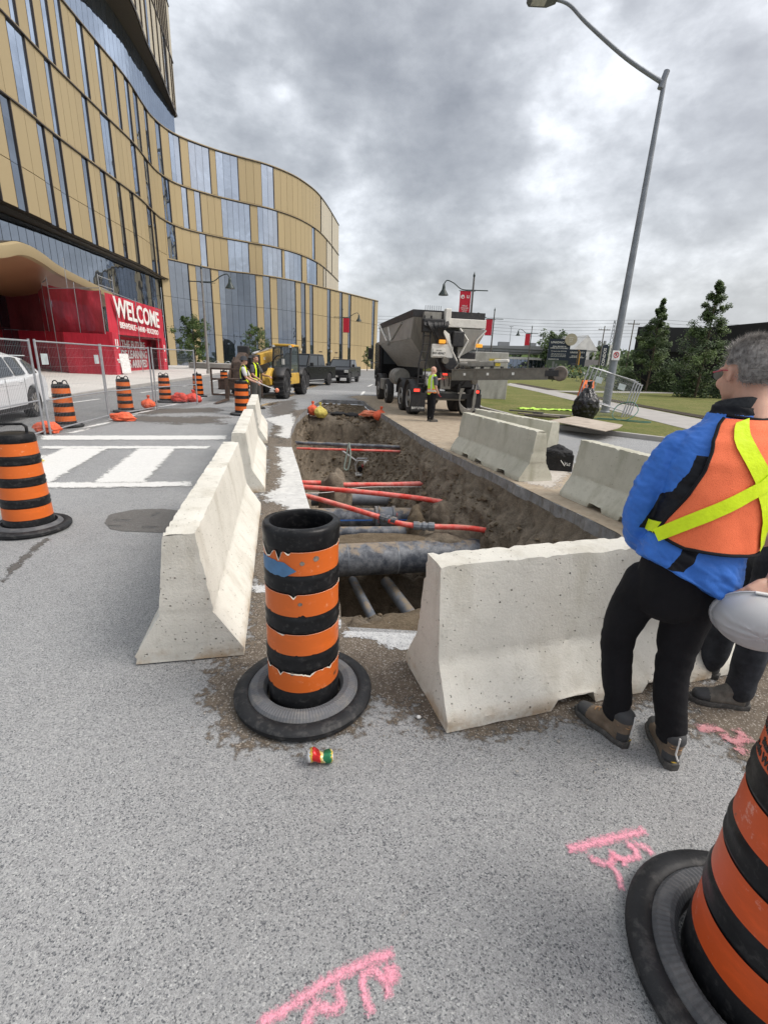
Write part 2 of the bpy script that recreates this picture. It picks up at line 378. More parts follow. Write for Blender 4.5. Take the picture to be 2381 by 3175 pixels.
# trench outline (plan) from near-left, up the left side, round the far end and back
TL = [(-.27, 2.86), (-.30, 3.14), (-.55, 4.09), (-1.07, 6.13), (-1.44, 7.65), (-2.06, 10.07), (-2.47, 12.13), (-2.8, 14.63), (-2.96, 16.72), (-3.04, 19.5), (-3.08, 22.7)]
TR = [(2.70, 4.2), (2.66, 5.07), (2.52, 5.6), (2.28, 6.4), (2.05, 7.29), (1.3, 9.81), (.82, 11.94), (.50, 13.6), (-.02, 16.24), (-.64, 19.2), (-1.15, 22.5)]
def interp(C, y):
    for a, b in zip(C, C[1:]):
        if a[1] <= y <= b[1]: t = (y-a[1])/(b[1]-a[1]); return a[0]+(b[0]-a[0])*t
    return C[0][0] if y < C[0][1] else C[-1][0]
def ground():
    hole = []
    for i, (a, b) in enumerate(zip(TL, TL[1:])):
        for k in range(6):
            t = k/6; x, y = a[0]+(b[0]-a[0])*t, a[1]+(b[1]-a[1])*t; hole.append((x+.02*nz((x, y, 0), 3), y))
    hole.append(TL[-1]); rr = []
    for i, (a, b) in enumerate(zip(TR, TR[1:])):
        for k in range(6):
            t = k/6; x, y = a[0]+(b[0]-a[0])*t, a[1]+(b[1]-a[1])*t; rr.append((x+.035*nz((x, y, 5), 3), y))
    rr.append(TR[-1]); hole += rr[::-1]
    hole += [(2.70, 3.3), (2.6, 2.95), (1.9, 2.86), (1.0, 2.83), (.3, 2.84)]
    outer = [(-7, -6), (8, -6), (8, 30), (-7, 30)]
    bm = bmesh.new()
    def loop(pts):
        v = [bm.verts.new((x, y, 0)) for x, y in pts]; return [bm.edges.new((v[i], v[(i+1) % len(v)])) for i in range(len(v))]
    e = loop(outer)+loop(hole); bmesh.ops.triangle_fill(bm, edges=e, use_beauty=True, normal=(0, 0, 1))
    me = bpy.data.meshes.new('road'); 
    for f in bm.faces:
        if f.normal.z < 0: f.normal_flip()
    bm.to_mesh(me); bm.free(); me.materials.append(M_ASPH)
    o = bpy.data.objects.new('road', me); COL.objects.link(o); tag(o, kind='structure')
    # broad road and terrain around the worked area
    f = MB(); z = 0
    for x0, x1, y0, y1 in ((-60, 60, -60, -6), (-60, -7, -6, 30), (8, 60, -6, 30), (-60, 60, 30, 140)): f.quad((x0, y0, z), (x1, y0, z), (x1, y1, z), (x0, y1, z))
    struct('outer_road', f, M_ROAD)
    t = MB()
    for a, b, c, d in ((-3000, 3000, -600, -60), (-3000, -60, -60, 140), (60, 3000, -60, 140), (-3000, 3000, 140, 4000)): t.quad((a, c, -.02), (b, c, -.02), (b, d, -.02), (a, d, -.02))
    struct('terrain', t, mat('far_ground', (.12, .13, .07), .95, var=.3, scale=.05))
    # cut edge of the pavement round the hole
    w = MB(); n = len(hole)
    zz = [0, -.04, -.10, -.17]
    rs = [[(x+(.012*nz((x, y, z), 6)), y, z-.002*(z < 0)) for x, y in hole] for z in zz]
    w.rings(rs, caps=False); c = w.build('pavement_cut_edge', M_SLAB); tag(c, kind='structure')
    return hole
HOLE = ground()
def floor_z(y):
    pts = [(2.8, -1.15), (4.2, -1.05), (5.1, -1.25), (5.5, -3.1), (7.35, -3.3), (7.6, -1.80), (9, -1.88), (11, -1.88), (13, -1.98), (15, -2.08), (17.0, -2.1), (17.45, -1.6), (17.8, -.45), (18.1, -.30), (22.9, -.24)]
    for a, b in zip(pts, pts[1:]):
        if a[0] <= y <= b[0]: t = (y-a[0])/(b[0]-a[0]); t = t*t*(3-2*t) if abs(a[1]-b[1]) > .6 else t; return a[1]+(b[1]-a[1])*t
    return pts[-1][1]
def trench():
    ny, nu = 420, 130; mb = MB(); vs = []
    y0, y1 = 2.84, 22.75
    for j in range(ny+1):
        t = j/ny; y = y0+(y1-y0)*(t**1.25)
        xl, xr = interp(TL, y), interp(TR, y); fz = floor_z(y); W = xr-xl
        deep = min(1, abs(fz+.2)/1.2)
        rs = .35*deep
        prof = [(0, -.15), (.04, -.4), (.09, fz*.55), (.22*deep+.1, fz), (W*.5, fz+.04), (W-1.05*deep-.12, fz), (W-.62*deep-.1, max(fz*.62, fz)), (W-.34*deep-.06, max(-.75, fz*.55)), (W-.16*deep-.03, max(-.42, fz*.4)), (W, -.15)]
        if fz > -.5: prof = [(0, -.2), (.04, fz), (W*.3, fz+.03), (W*.5, fz+.04), (W*.7, fz), (W-.04, fz), (W, -.2)]
        d = [0]
        for a, b in zip(prof, prof[1:]): d.append(d[-1]+math.hypot(b[0]-a[0], b[1]-a[1]))
        for i in range(nu+1):
            q = d[-1]*i/nu; k = 0
            while k < len(d)-2 and q > d[k+1]: k += 1
            s = (q-d[k])/max(d[k+1]-d[k], 1e-6); x = xl+prof[k][0]+(prof[k+1][0]-prof[k][0])*s; z = prof[k][1]+(prof[k+1][1]-prof[k][1])*s
            e = min(1, min(i, nu-i)/5)*min(1, j/3); p = (x, y, z)
            ridge = abs(fb(p, 1.6, 3, 3))
            amp = .16*(fb(p, 1.3, 1, 4))-.12*ridge+.10*fb(p, 4.2, 2, 4)-.07*abs(fb(p, 7, 6, 3))+.045*fb(p, 14, 5, 3)
            amp *= e*(.35 if fz > -.6 else 1)*(.45 if (z < fz+.12 and y > 14.5) else 1)
            up = 1 if .25 < i/nu < .6 else .5
            vs.append((x-amp*(.9 if i > nu/2 else -.7)*(1-.6*up), y-amp*(.9 if 16.9 < y < 18.2 else .2), z+amp*up))
    fs = [(j*(nu+1)+i, j*(nu+1)+i+1, (j+1)*(nu+1)+i+1, (j+1)*(nu+1)+i) for j in range(ny) for i in range(nu)]
    mb.add(vs, fs)
    # near and far end walls
    for y, zb in ((2.85, -1.3),):
        n = 40; g = []
        for k in range(6):
            z = -.2+(zb+.2)*k/5
            g.append([(-.27+2.97*i/n, y+.02+.03*nz((i*.3, k, 0)), z) for i in range(n+1)])
        mb.rings(g, caps=False, closed=False)
    mb.rings([[(-3.1+2.0*i/20, 22.72, z) for i in range(21)] for z in (-.2, -.35)], caps=False, closed=False)
    struct('trench_pit', mb, M_SOIL, smooth=180)
    # loose clods and crumbs lying on the slopes and the floor
    rnd = random.Random(12); cr = MB(); bm = bmesh.new(); bmesh.ops.create_icosphere(bm, subdivisions=1, radius=1); iv = [v.co.copy() for v in bm.verts]; fi = [tuple(v.index for v in f.verts) for f in bm.faces]; bm.free()
    for _ in range(3800):
        j = int(ny*rnd.random()**1.1); i = int(nu*(rnd.random()*.5+.45)) if rnd.random() < .7 else int(nu*rnd.random()); p = vs[min(len(vs)-1, j*(nu+1)+i)]; near = j/ny
        if i < 4 or i > nu-3: continue
        r_ = rnd.uniform(.012, .032)*(1+near)*(1.0 if rnd.random() < .93 else 2.0); sx, sy, sz = rnd.uniform(.7, 1.3), rnd.uniform(.7, 1.3), rnd.uniform(.5, .9); k = rnd.random()*9
        cr.add([(p[0]+v.x*r_*sx*(1+.4*nz(v, 2, k)), p[1]+v.y*r_*sy*(1+.4*nz(v, 2, k+1)), p[2]+.3*r_+v.z*r_*sz) for v in iv], fi)
    o = cr.build('soil_clods', M_SANDD, smooth=50); tag(o, 'loose clods and crumbs of soil on the trench slopes', 'soil clods', kind='stuff')
trench()
# dirt mounds and clods lying in the trench
def clod(name, loc, s, m=M_SOIL, label=None, cat=None, seed=0, sub=4, group=None):
    bm = bmesh.new(); bmesh.ops.create_icosphere(bm, subdivisions=sub, radius=1)
    for v in bm.verts:
        v.co *= 1+.35*nz(v.co, 1.3, seed)+.13*fb(v.co, 3.2, seed+4)+.04*fb(v.co, 11, seed)
        v.co = Vector((v.co.x*s[0], v.co.y*s[1], v.co.z*s[2]))
    me = bpy.data.meshes.new(name); bm.to_mesh(me); bm.free(); me.materials.append(m); shade(me, 180)
    o = bpy.data.objects.new(name, me); COL.objects.link(o); o.location = loc; tag(o, label, cat, group); return o
clod('dirt_mound', (-1.12, 10.35, -1.35), (.34, .5, .75), M_SOIL, 'tall lump of dirt between the two far red conduits', 'dirt mound', seed=2)
clod('dirt_mound', (.62, 8.55, -1.32), (.26, .42, .42), M_SANDD, 'leaning clod of soil beside the white stencilled pipe', 'dirt mound', seed=5)
clod('dirt_mound', (1.05, 7.6, -1.25), (.62, .42, .36), M_SOIL, 'wide dirt heap under the couplers at the trench wall', 'dirt mound', seed=8)
clod('dirt_mound', (.25, 7.35, -1.12), (1.3, .22, .13), M_SANDD, 'low ridge of dirt lying along the top of the widest black pipe', 'dirt mound', seed=9)
clod('dirt_mound', (1.12, 8.45, -1.05), (.28, .35, .36), M_SOIL, 'rounded soil clump at the right end of the middle red conduit', 'dirt mound', seed=11)
clod('dirt_mound', (.35, 4.35, -1.55), (1.15, .95, .55), M_SANDD, 'sandy dirt heap at the near end of the trench', 'dirt mound', seed=14, sub=5)
# ground films
DATA = {
'dirt_main':[(-3.33, 14.45), (-2.56, 9.95), (-1.98, 7.74), (-1.62, 5.83), (-1.46, 4.93), (-1.07, 3.55), (-0.81, 2.47), (-1.04, 2.38), (-0.92, 2.17), (-0.8, 1.95), (-0.6, 1.78), (-0.34, 1.8), (-0.08, 1.94), (-0.04, 2.18), (0.09, 2.22), (0.17, 2.05), (0.3, 1.86), (0.58, 1.9), (0.95, 2.01), (1.19, 2.08), (1.54, 2.21), (1.82, 2.25), (1.9, 2.6), (0.9, 2.75), (0.4, 3.0), (-0.1, 3.0), (-0.1, 3.6), (-0.4, 4.3), (-0.8, 6.01), (-1.3, 8.19), (-2.2, 12.12), (-2.8, 18.28), (-3.4, 17)],
'wet_edge':[(1.52, 2.27), (1.72, 2.2), (1.68, 2.06), (1.74, 1.93), (1.72, 1.76), (1.79, 1.69), (2.1, 1.7), (3.11, 2.83), (2.37, 2.67), (1.82, 2.36)],
'tan_road':[(-1.5, 26.5), (0.8, 26), (3.9, 26), (3.9, 20), (3.5, 16), (3.3, 12.5), (3.4, 10.5), (3.3, 9.0), (3.2, 7.5), (3.4, 6.5), (4.0, 5.2), (3.6, 4.2), (2.4, 4.2), (1.8, 6.5), (1.0, 10), (0.3, 13.5), (-0.5, 18), (-1.3, 22.6), (-2.0, 25)],
'tan_road2':[(2.6, 3.6), (2.1, 6.4), (1.8, 8.0), (1.6, 9.5), (2.4, 9.2), (3.2, 8.6), (3.6, 6.6), (4.4, 4.9), (3.8, 3.4)],
'pale_apron':[(1.66, 9.51), (2.69, 11.17), (3.78, 10.49), (3.54, 8.74), (2.58, 6.91), (2.23, 7.44)],
'light_conc_near':[(-0.3, 2.95), (0.45, 3.0), (0.45, 2.6), (0.15, 2.6), (0.03, 2.66), (-0.09, 2.74), (-0.22, 2.72)],
'light_conc_left':[(-1.06, 3.4), (-0.89, 3.43), (-0.84, 3.3), (-0.95, 3.29)],
'white_patch':[(-2.3, 9.73), (-1.6, 9.79), (-0.8, 6.36), (-0.6, 5.0), (-0.95, 4.9), (-1.25, 5.5), (-1.5, 5.74), (-1.6, 6.1), (-1.56, 6.56), (-1.82, 7.77)],
'white_patch2':[(-3.77, 14.31), (-3.2, 16.2), (-2.3, 12.3), (-2.2, 10.57), (-2.7, 11.2), (-2.8, 12.5)],
'mud_patches':[(-5.01, 19.74), (-4.24, 22.22), (-2.39, 12.15), (-2.14, 10.05), (-2.42, 9.99), (-3.21, 13.35)],
'spot':[(-2.98, 4.75), (-3.08, 5.02), (-2.92, 5.22), (-2.63, 5.29), (-2.36, 5.24), (-2.17, 4.84), (-2.19, 4.54), (-2.37, 4.52), (-2.65, 4.52), (-2.82, 4.57)],
'crack':[(-3.12, 3.59), (-3.22, 3.94), (-3.3, 4.29), (-3.22, 4.23), (-3.13, 3.86), (-2.99, 3.47), (-2.94, 3.29), (-2.98, 3.31)],
'stain1':[(-8.82, 15.2), (-5.96, 17.23), (-5.37, 15.48), (-8.16, 14.03)],
'stain2':[(-7.87, 13.75), (-4.91, 14.54), (-4.4, 12.98), (-5.51, 12.34), (-7.22, 12.81)],
'cw1':[(-7.31, 9.95), (-6.96, 9.45), (-3.55, 10.34), (-3.73, 10.87)],
'cw2':[(-6.5, 8.79), (-6.34, 8.57), (-3.52, 9.19), (-3.57, 9.45)],
'cw3':[(-5.21, 6.13), (-5.01, 5.88), (-2.74, 6.33), (-2.8, 6.57)],
'b1':[(-6.0, 8.65), (-5.29, 8.8), (-4.62, 6.26), (-5.05,5.93), (-5.35,6.1)],
'b2':[(-4.74, 8.92), (-4.1, 9.06), (-3.43, 6.45), (-4.04, 6.32)],
'b0':[(-6.14, 7.92), (-5.58, 8.03), (-5.03, 6.15), (-5.42, 6.09)],
'trL':[(-0.27, 2.91), (-0.3, 3.14), (-0.55, 4.09), (-1.07, 6.13), (-1.44, 7.65), (-2.06, 10.07), (-2.47, 12.13), (-2.8, 14.63), (-2.96, 16.72), (-3.04, 22.84)],
'redpaint':[(-8.77, 13.8)],
'pink1_line':[(-0.29, 0.8), (-0.2, 0.85), (-0.08, 0.92), (0.08, 0.98)],
'pink1_a':[(-0.16, 0.8), (-0.15, 0.83), (-0.14, 0.85), (-0.1, 0.84), (-0.07, 0.85), (-0.07, 0.87), (-0.09, 0.89)],
'pink1_b':[(0.02, 0.83), (-0.0, 0.87), (-0.01, 0.91), (0.01, 0.93), (0.03, 0.93), (0.06, 0.9), (0.07, 0.87)],
'pink1_c':[(0.07, 0.92), (0.08, 0.92)],
'pink2_line':[(0.75, 1.33), (0.9, 1.37), (1.09, 1.42)],
'pink2_a':[(0.82, 1.31), (0.84, 1.29), (0.89, 1.28), (0.92, 1.33)],
'pink2_b':[(0.89, 1.28), (0.9, 1.24), (0.89, 1.19)],
'pink2_c':[(0.91, 1.31), (0.94, 1.3), (0.94, 1.27)],
'pink2_d':[(0.91, 1.31), (0.95, 1.3), (1.0, 1.31), (1.01, 1.34), (0.99, 1.36)],
'pink2_e':[(1.02, 1.36), (1.05, 1.35), (1.07, 1.32)],
'pink3':[(1.66, 2.0), (1.76, 2.0), (1.77, 1.97)],
'pink3b':[(1.77, 1.97), (1.77, 1.93), (1.81, 1.92), (1.85, 1.94)],
'pink3c':[(1.78, 1.88), (1.8, 1.84)],
'pink3d':[(1.86, 2.0), (1.87, 1.91)],
'kerbR':[(4.89, 16.12), (5.02, 15.2), (5.27, 14.58), (6.61, 13.43), (7.36, 12.71), (7.88, 12.02)],
'pathR':[(11.42, 47.29), (10.31, 27.33), (9.46, 16.53), (9.25, 13.55)],
'pathR2':[(13.3, 53.88), (12.23, 21.56), (12.29, 18.23)],

}
for nm, key, z, m, fe in (
    ('dirt_film', 'dirt_main', .004, M_DIRTD, .22), ('dirt_film', 'wet_edge', .0045, M_DIRTD, .22),
    ('tan_mud_film', 'tan_road', .005, M_TAN, .5), ('tan_mud_film', 'tan_road2', .0065, M_TAN, .18), ('pale_slurry_film', 'pale_apron', .0085, M_PALE, .25),
    ('exposed_concrete', 'light_conc_near', .0075, M_SPECK, .05), ('exposed_concrete', 'light_conc_left', .0075, M_SPECK, .05),
    ('worn_paint', 'white_patch', .008, M_WORN, .16), ('worn_paint', 'white_patch2', .008, M_WORN, .2), ('mud_film', 'mud_patches', .006, M_STAIN, .3),
    ('asphalt_patch', 'spot', .004, M_PATCH, .05), ('crack_stain', 'crack', .004, M_CRACK, .05), ('tyre_smear', 'stain1', .004, M_STAIN, .5), ('tyre_smear', 'stain2', .0055, M_STAIN, .5)):
    decal(nm, DATA[key], z, m, fe)
for key in ('cw1', 'cw2', 'cw3', 'b0', 'b1', 'b2'):
    decal('crosswalk_marking', DATA[key], .0085+.0012*('cw1', 'cw2', 'cw3', 'b0', 'b1', 'b2').index(key), M_WHITE, .1)
import itertools
PZ = (.0060+.0005*i for i in itertools.count())
for key, w in (('pink1_line', .034), ('pink1_a', .03), ('pink1_b', .028), ('pink2_line', .038), ('pink2_a', .03), ('pink2_b', .026), ('pink2_c', .024), ('pink2_d', .028), ('pink2_e', .028)):
    decal('pink_paint_mark', stroke(DATA[key], w*.85), next(PZ), M_PINK, w*.5, res=.004)
decal('pink_paint_mark', [(.075+.026*cos(a*pi/5), .925+.026*sin(a*pi/5)) for a in range(10)], .0048, M_PINK, .02, res=.004)
for key in ('pink3', 'pink3b', 'pink3c', 'pink3d'): decal('faded_pink_mark', stroke(DATA[key], .055), next(PZ), M_PINKOLD, .02, res=.006)
# pebbles and crumbs scattered on the dirt
def pebbles():
    mb = MB(); rnd = random.Random(3); C = [(-.75, 2.3), (-.9, 3), (.2, 2.35), (.05, 2.0), (.3, 2.5), (.8, 1.98), (1.6, 2.2), (-1.1, 4.2), (-.55, 1.95), (.0, 2.6), (1.3, 2.05), (-1.5, 6), (2.0, 2.3)]
    for i in range(900):
        c = rnd.choice(C); x, y = c[0]+rnd.gauss(0, .16), c[1]+rnd.gauss(0, .14); r = rnd.uniform(.0025, .007)*(1+(rnd.random() < .06)*1.2)
        bx = [Vector((x+r*rnd.uniform(.7, 1.2)*a, y+r*rnd.uniform(.7, 1.2)*b, .006+r*.55*c2)) for a, b, c2 in ((1, 0, 0), (-1, 0, 0), (0, 1, 0), (0, -1, 0), (0, 0, 1), (0, 0, -1))]
        mb.add(bx, [(0, 2, 4), (2, 1, 4), (1, 3, 4), (3, 0, 4), (2, 0, 5), (1, 2, 5), (3, 1, 5), (0, 3, 5)])
    o = mb.build('pebbles', mat('pebble_stone', (.34, .32, .29), .9, var=.5, scale=30)); tag(o, 'pale pebbles and crumbs scattered on the dirt beside the barriers', 'pebbles', kind='stuff')
pebbles()
tag(clod('stone', (.22, 2.0, .012), (.013, .012, .011), mat('white_stone', (.7, .7, .68), .8), 'small white stone at the foot of the front right concrete barrier', 'stone', seed=3, sub=2))
# ---- plaza, lawn, kerbs, paths
def slab(name, poly, z0, z1, m): return struct(name, MB().prism(poly, z0, z1), m)
slab('plaza', [(-12.0, 10), (-12.1, 17.3), (-12.9, 21.5), (-14.4, 31), (-15.4, 38), (-17.1, 48), (-18.7, 57), (-20, 66), (-17, 80), (-9, 98), (2, 118), (10, 128), (10, 160), (-60, 160), (-60, 10)], -.05, .13, M_PLAZA)
ke = [(-11.85, 10), (-11.95, 17.3), (-12.75, 21.5), (-14.25, 31), (-15.25, 38), (-16.95, 48), (-18.55, 57), (-19.8, 66), (-16.8, 79.8), (-8.8, 97.8), (2.2, 117.8), (10, 127.6)]
k2 = [(x-.17, y) for x, y in ke]
struct('plaza_kerb', MB().prism(ke+k2[::-1], -.05, .145), M_WALK)
def lawnz(): pass
lawn = [(4.6, 17.5), (5.05, 15.35), (5.4, 14.6), (6.65, 13.5), (7.4, 12.8), (7.95, 12.05), (10, 9), (14, 4), (60, 4), (60, 140), (14, 140), (11.5, 60), (8.5, 37), (5.8, 30), (4.1, 25), (4.0, 20.4)]
slab('lawn', lawn, -.05, .11, M_LAWN)
kr = [(4.0, 25), (3.88, 20.4), (4.48, 17.5), (4.93, 15.3), (5.3, 14.5), (6.57, 13.4), (7.32, 12.7), (7.87, 11.95), (9.92, 8.9), (13.9, 3.9)]
struct('lawn_kerb', MB().prism(kr+[(x+.16, y+.1) for x, y in kr][::-1], -.05, .125), M_WALK)
slab('path', [(11.42, 47.3), (11.0, 36), (10.35, 27.3), (9.6, 18.5), (9.46, 16.5), (9.25, 13.5), (9.4, 5), (11.4, 5), (11.6, 13), (12.0, 17), (12.23, 21.5), (12.8, 36), (13.3, 53.8)], .09, .122, M_WALK)
slab('cross_path', [(11.2, 37.9), (13.9, 37.4), (19, 39.8), (27, 43.6), (27, 45.8), (19, 42.0), (13.9, 39.2), (11.2, 39.6)], .09, .127, M_WALK)
slab('dirt_strip', [(12.3, 13), (12.25, 17.4), (12.45, 21.5), (12.9, 30), (13.3, 37), (14.3, 37), (13.7, 30), (13.2, 22), (13.2, 17), (13.4, 13)], .1, .135, soil_mat('garden_soil', (.055, .045, .035), (.085, .07, .052), (.12, .1, .075)))
slab('dirt_strip', [(12.9, 40), (13.3, 53), (14.6, 54), (14.0, 40)], .1, .135, bpy.data.materials['garden_soil'])
# painted lines
def line(name, pts, w, m, z=.006, fe=.06): decal(name, stroke(pts, w), z, m, fe)
line('fence_side_line', [(-7.0, 10.4), (-7.32, 12.34), (-7.87, 17.06), (-8.21, 22.7), (-8.5, 29)], .17, M_WHITE, .0075)
for a, b in (((-11.15, 16.3), (-11.2, 18.6)), ((-11.5, 22.4), (-11.75, 25.4)), ((-12.0, 28.3), (-12.3, 31.4)), ((-12.7, 34.5), (-13.2, 37.5))): line('lane_dash', [a, b], .14, M_WHITE)
line('lane_line', [(-8.9, 31), (-9.6, 38), (-10.3, 48), (-10.6, 60)], .16, M_WHITE)
line('centre_line', [(-4.50, 17.0), (-4.68, 20), (-4.79, 22.02), (-5.12, 28.04), (-5.2, 32.8), (-4.8, 40)], .13, M_YEL)
line('centre_line', [(-4.72, 17.0), (-4.9, 20), (-5.0, 22.02), (-5.33, 28.04), (-5.4, 32.8), (-5.0, 40)], .1, M_YEL)
for a, b in (((-1.5, 26.5), (-1.51, 30.1)), ((-1.56, 36.6), (-1.35, 40.1)), ((-1.0, 46), (-.6, 50)), ((0, 56), (.8, 60))): line('lane_dash', [a, b], .15, M_WHITE)
line('stop_line', [(-5.0, 52), (3, 54)], .35, M_WHITE)
# ---------------- concrete barriers ----------------
def barrier(label, loc, rz, L=3.0, m=M_CONC, seed=0, pockets=False, group='concrete barriers round the trench', chip=1.0):
    """origin at one bottom corner-centre, runs along local +X"""
    prof = [(-.305, 0), (-.305, .06), (-.152, .31), (-.085, .81), (.085, .81), (.152, .31), (.305, .06), (.305, 0)]
    fine = []
    for a, b in zip(prof, prof[1:]):
        n = max(2, int(math.hypot(b[0]-a[0], b[1]-a[1])/.03))
        for k in range(n): fine.append((a[0]+(b[0]-a[0])*k/n, a[1]+(b[1]-a[1])*k/n))
    fine.append(prof[-1]); nb = 14
    for k in range(1, nb): fine.append((.305-.61*k/nb, 0))
    nx = int(L/.032); rs = []; corners = [Vector(c) for c in prof]
    for i in range(nx+1):
        x = L*i/nx; ring = []
        for (y, z) in fine:
            p = Vector((x, y, z)); q = p.copy()
            dc = min((Vector((y, z))-c).length for c in corners[1:-1])
            endd = min(x, L-x)
            w = math.exp(-(dc/.026)**2); we = math.exp(-(endd/.02)**2)*(1 if dc < .25 else .4)
            chipn = max(0, fb(p, 9, seed, 4)-.42)*.05*chip + max(0, fb(p, 24, seed+3, 3)-.05)*.019*chip
            c0 = Vector((x, 0, .4)); inward = (c0-p); inward.normalize()
            q += inward*chipn*max(w, we)*1.3
            q += Vector((0, 1 if y < 0 else -1, 0))*.0015*fb(p, 3, seed, 3)
            q.x += (.5*chipn if x < L/2 else -.5*chipn)*we
            if z < .005:
                if pockets and any(abs(x-c) < .13 for c in (.75, 1.35, 2.2)): q.z += .075+.02*nz(p, 9, seed)
                else: q.z += .004+.01*max(0, nz(p, 6, seed))
            elif pockets and z < .09 and any(abs(x-c) < .13 for c in (.75, 1.35, 2.2)): q.z = max(q.z, .075+.02*nz(p, 9, seed))
            ring.append(q)
        rs.append(ring)
    mb = MB(); n = len(rs[0])
    vs = [p for r in rs for p in r]; fs = []
    for i in range(nx):
        for j in range(n): fs.append((i*n+j, i*n+(j+1) % n, (i+1)*n+(j+1) % n, (i+1)*n+j))
    mb.add(vs, fs)
    # end faces as strips between mirrored outline points
    half = len(fine)-nb+1
    for base in (0, nx*n):
        for j in range(half//2):
            a, b = j, half-1-j
            if b-a < 2: break
            fs2 = (base+a, base+a+1, base+b-1, base+b); mb.f.append(fs2); mb.mi.append(0)
    o = mb.build('concrete_barrier', m, smooth=35); o.location = (*loc, 0) if len(loc) == 2 else loc; o.rotation_euler = (0, 0, rz)
    return tag(o, label, 'barrier', group)
def bar_between(label, a, b, **k):
    d = Vector(b)-Vector(a); return barrier(label, (a[0], a[1], k.pop('z', .004)), math.atan2(d.y, d.x), d.length, **k)
bar_between('nearest concrete barrier of the left row, beside the open-topped barrel', (-1.12, 2.41), (-1.80, 5.42), seed=1)
bar_between('second concrete barrier of the left row, between the nearest one and the far one', (-1.92, 6.10), (-2.66, 9.15), seed=2)
bar_between('farthest concrete barrier of the left row, standing before the capped barrel', (-2.84, 9.95), (-3.58, 12.95), seed=3)
bar_between('big barrier across the trench front where the person in blue stands', (.26, 2.19), (3.25, 3.14), seed=4, pockets=True, chip=.8)
bar_between('mossy concrete barrier along the right trench edge, partly behind the person in blue', (2.83, 6.72), (3.60, 3.95), m=M_CONC2, seed=5, pockets=True)
bar_between('mossy concrete barrier beside the black plastic crate on the right of the trench', (1.66, 10.15), (2.43, 7.45), m=M_CONC2, seed=6, pockets=True)
bar_between('pale concrete barrier half hidden behind the mossy one next to the mixer truck', (2.08, 11.05), (3.12, 8.85), m=M_CONC2, seed=7)
# ---------------- traffic barrels ----------------
M_BLK = mat('black_barrel_plastic', (.010, .0105, .012), .36, var=.3, scale=14, dirt=(.14, .135, .13), damt=.30, bump=.25, bscale=30, spec=.25)
def orange_mat(name, base, worn=.3, hi=(.95, .62, .4)):
    k = NT(name); z = k.sep()
    band = k.step(k.noise(5, 6, .75, k.mapping((1, 1, 3))), .55-worn*.1, .8)
    c = k.mix(k.math('MULTIPLY', band, .35+worn), base, mul(base, 1.35)); c = k.mix(k.math('MULTIPLY', k.step(k.noise(14, 6, .8), .60, .70), worn+.15), c, hi)
    c = k.mix(k.step(k.noise(7, 5, .8, k.mapping(loc=(4, 1, 7))), .66, .71), c, (.10, .055, .03))
    k.bump(k.voro(160, 'DISTANCE_TO_EDGE', 'Distance'), .15, .001)
    return k.set(c, .38, 0)
M_OR = orange_mat('orange_reflective_sheeting', (.66, .135, .017))
M_OR2 = orange_mat('scuffed_orange_sheeting', (.62, .085, .012), .5, (.75, .45, .38))
M_TYRE = mat('recycled_tyre_rubber', (.016, .017, .019), .55, var=.3, scale=8, dirt=(.2, .19, .18), damt=.35, bump=.4, bscale=60, spec=.3)
M_RING = mat('dusty_grey_rubber_ring', (.12, .125, .135), .75, var=.25, scale=5, dirt=(.30, .27, .22), damt=.5)
def polyring(r, z, n=56, sq=0): return [Vector((r*cos(2*pi*j/n), r*sin(2*pi*j/n), z)) for j in range(n)]
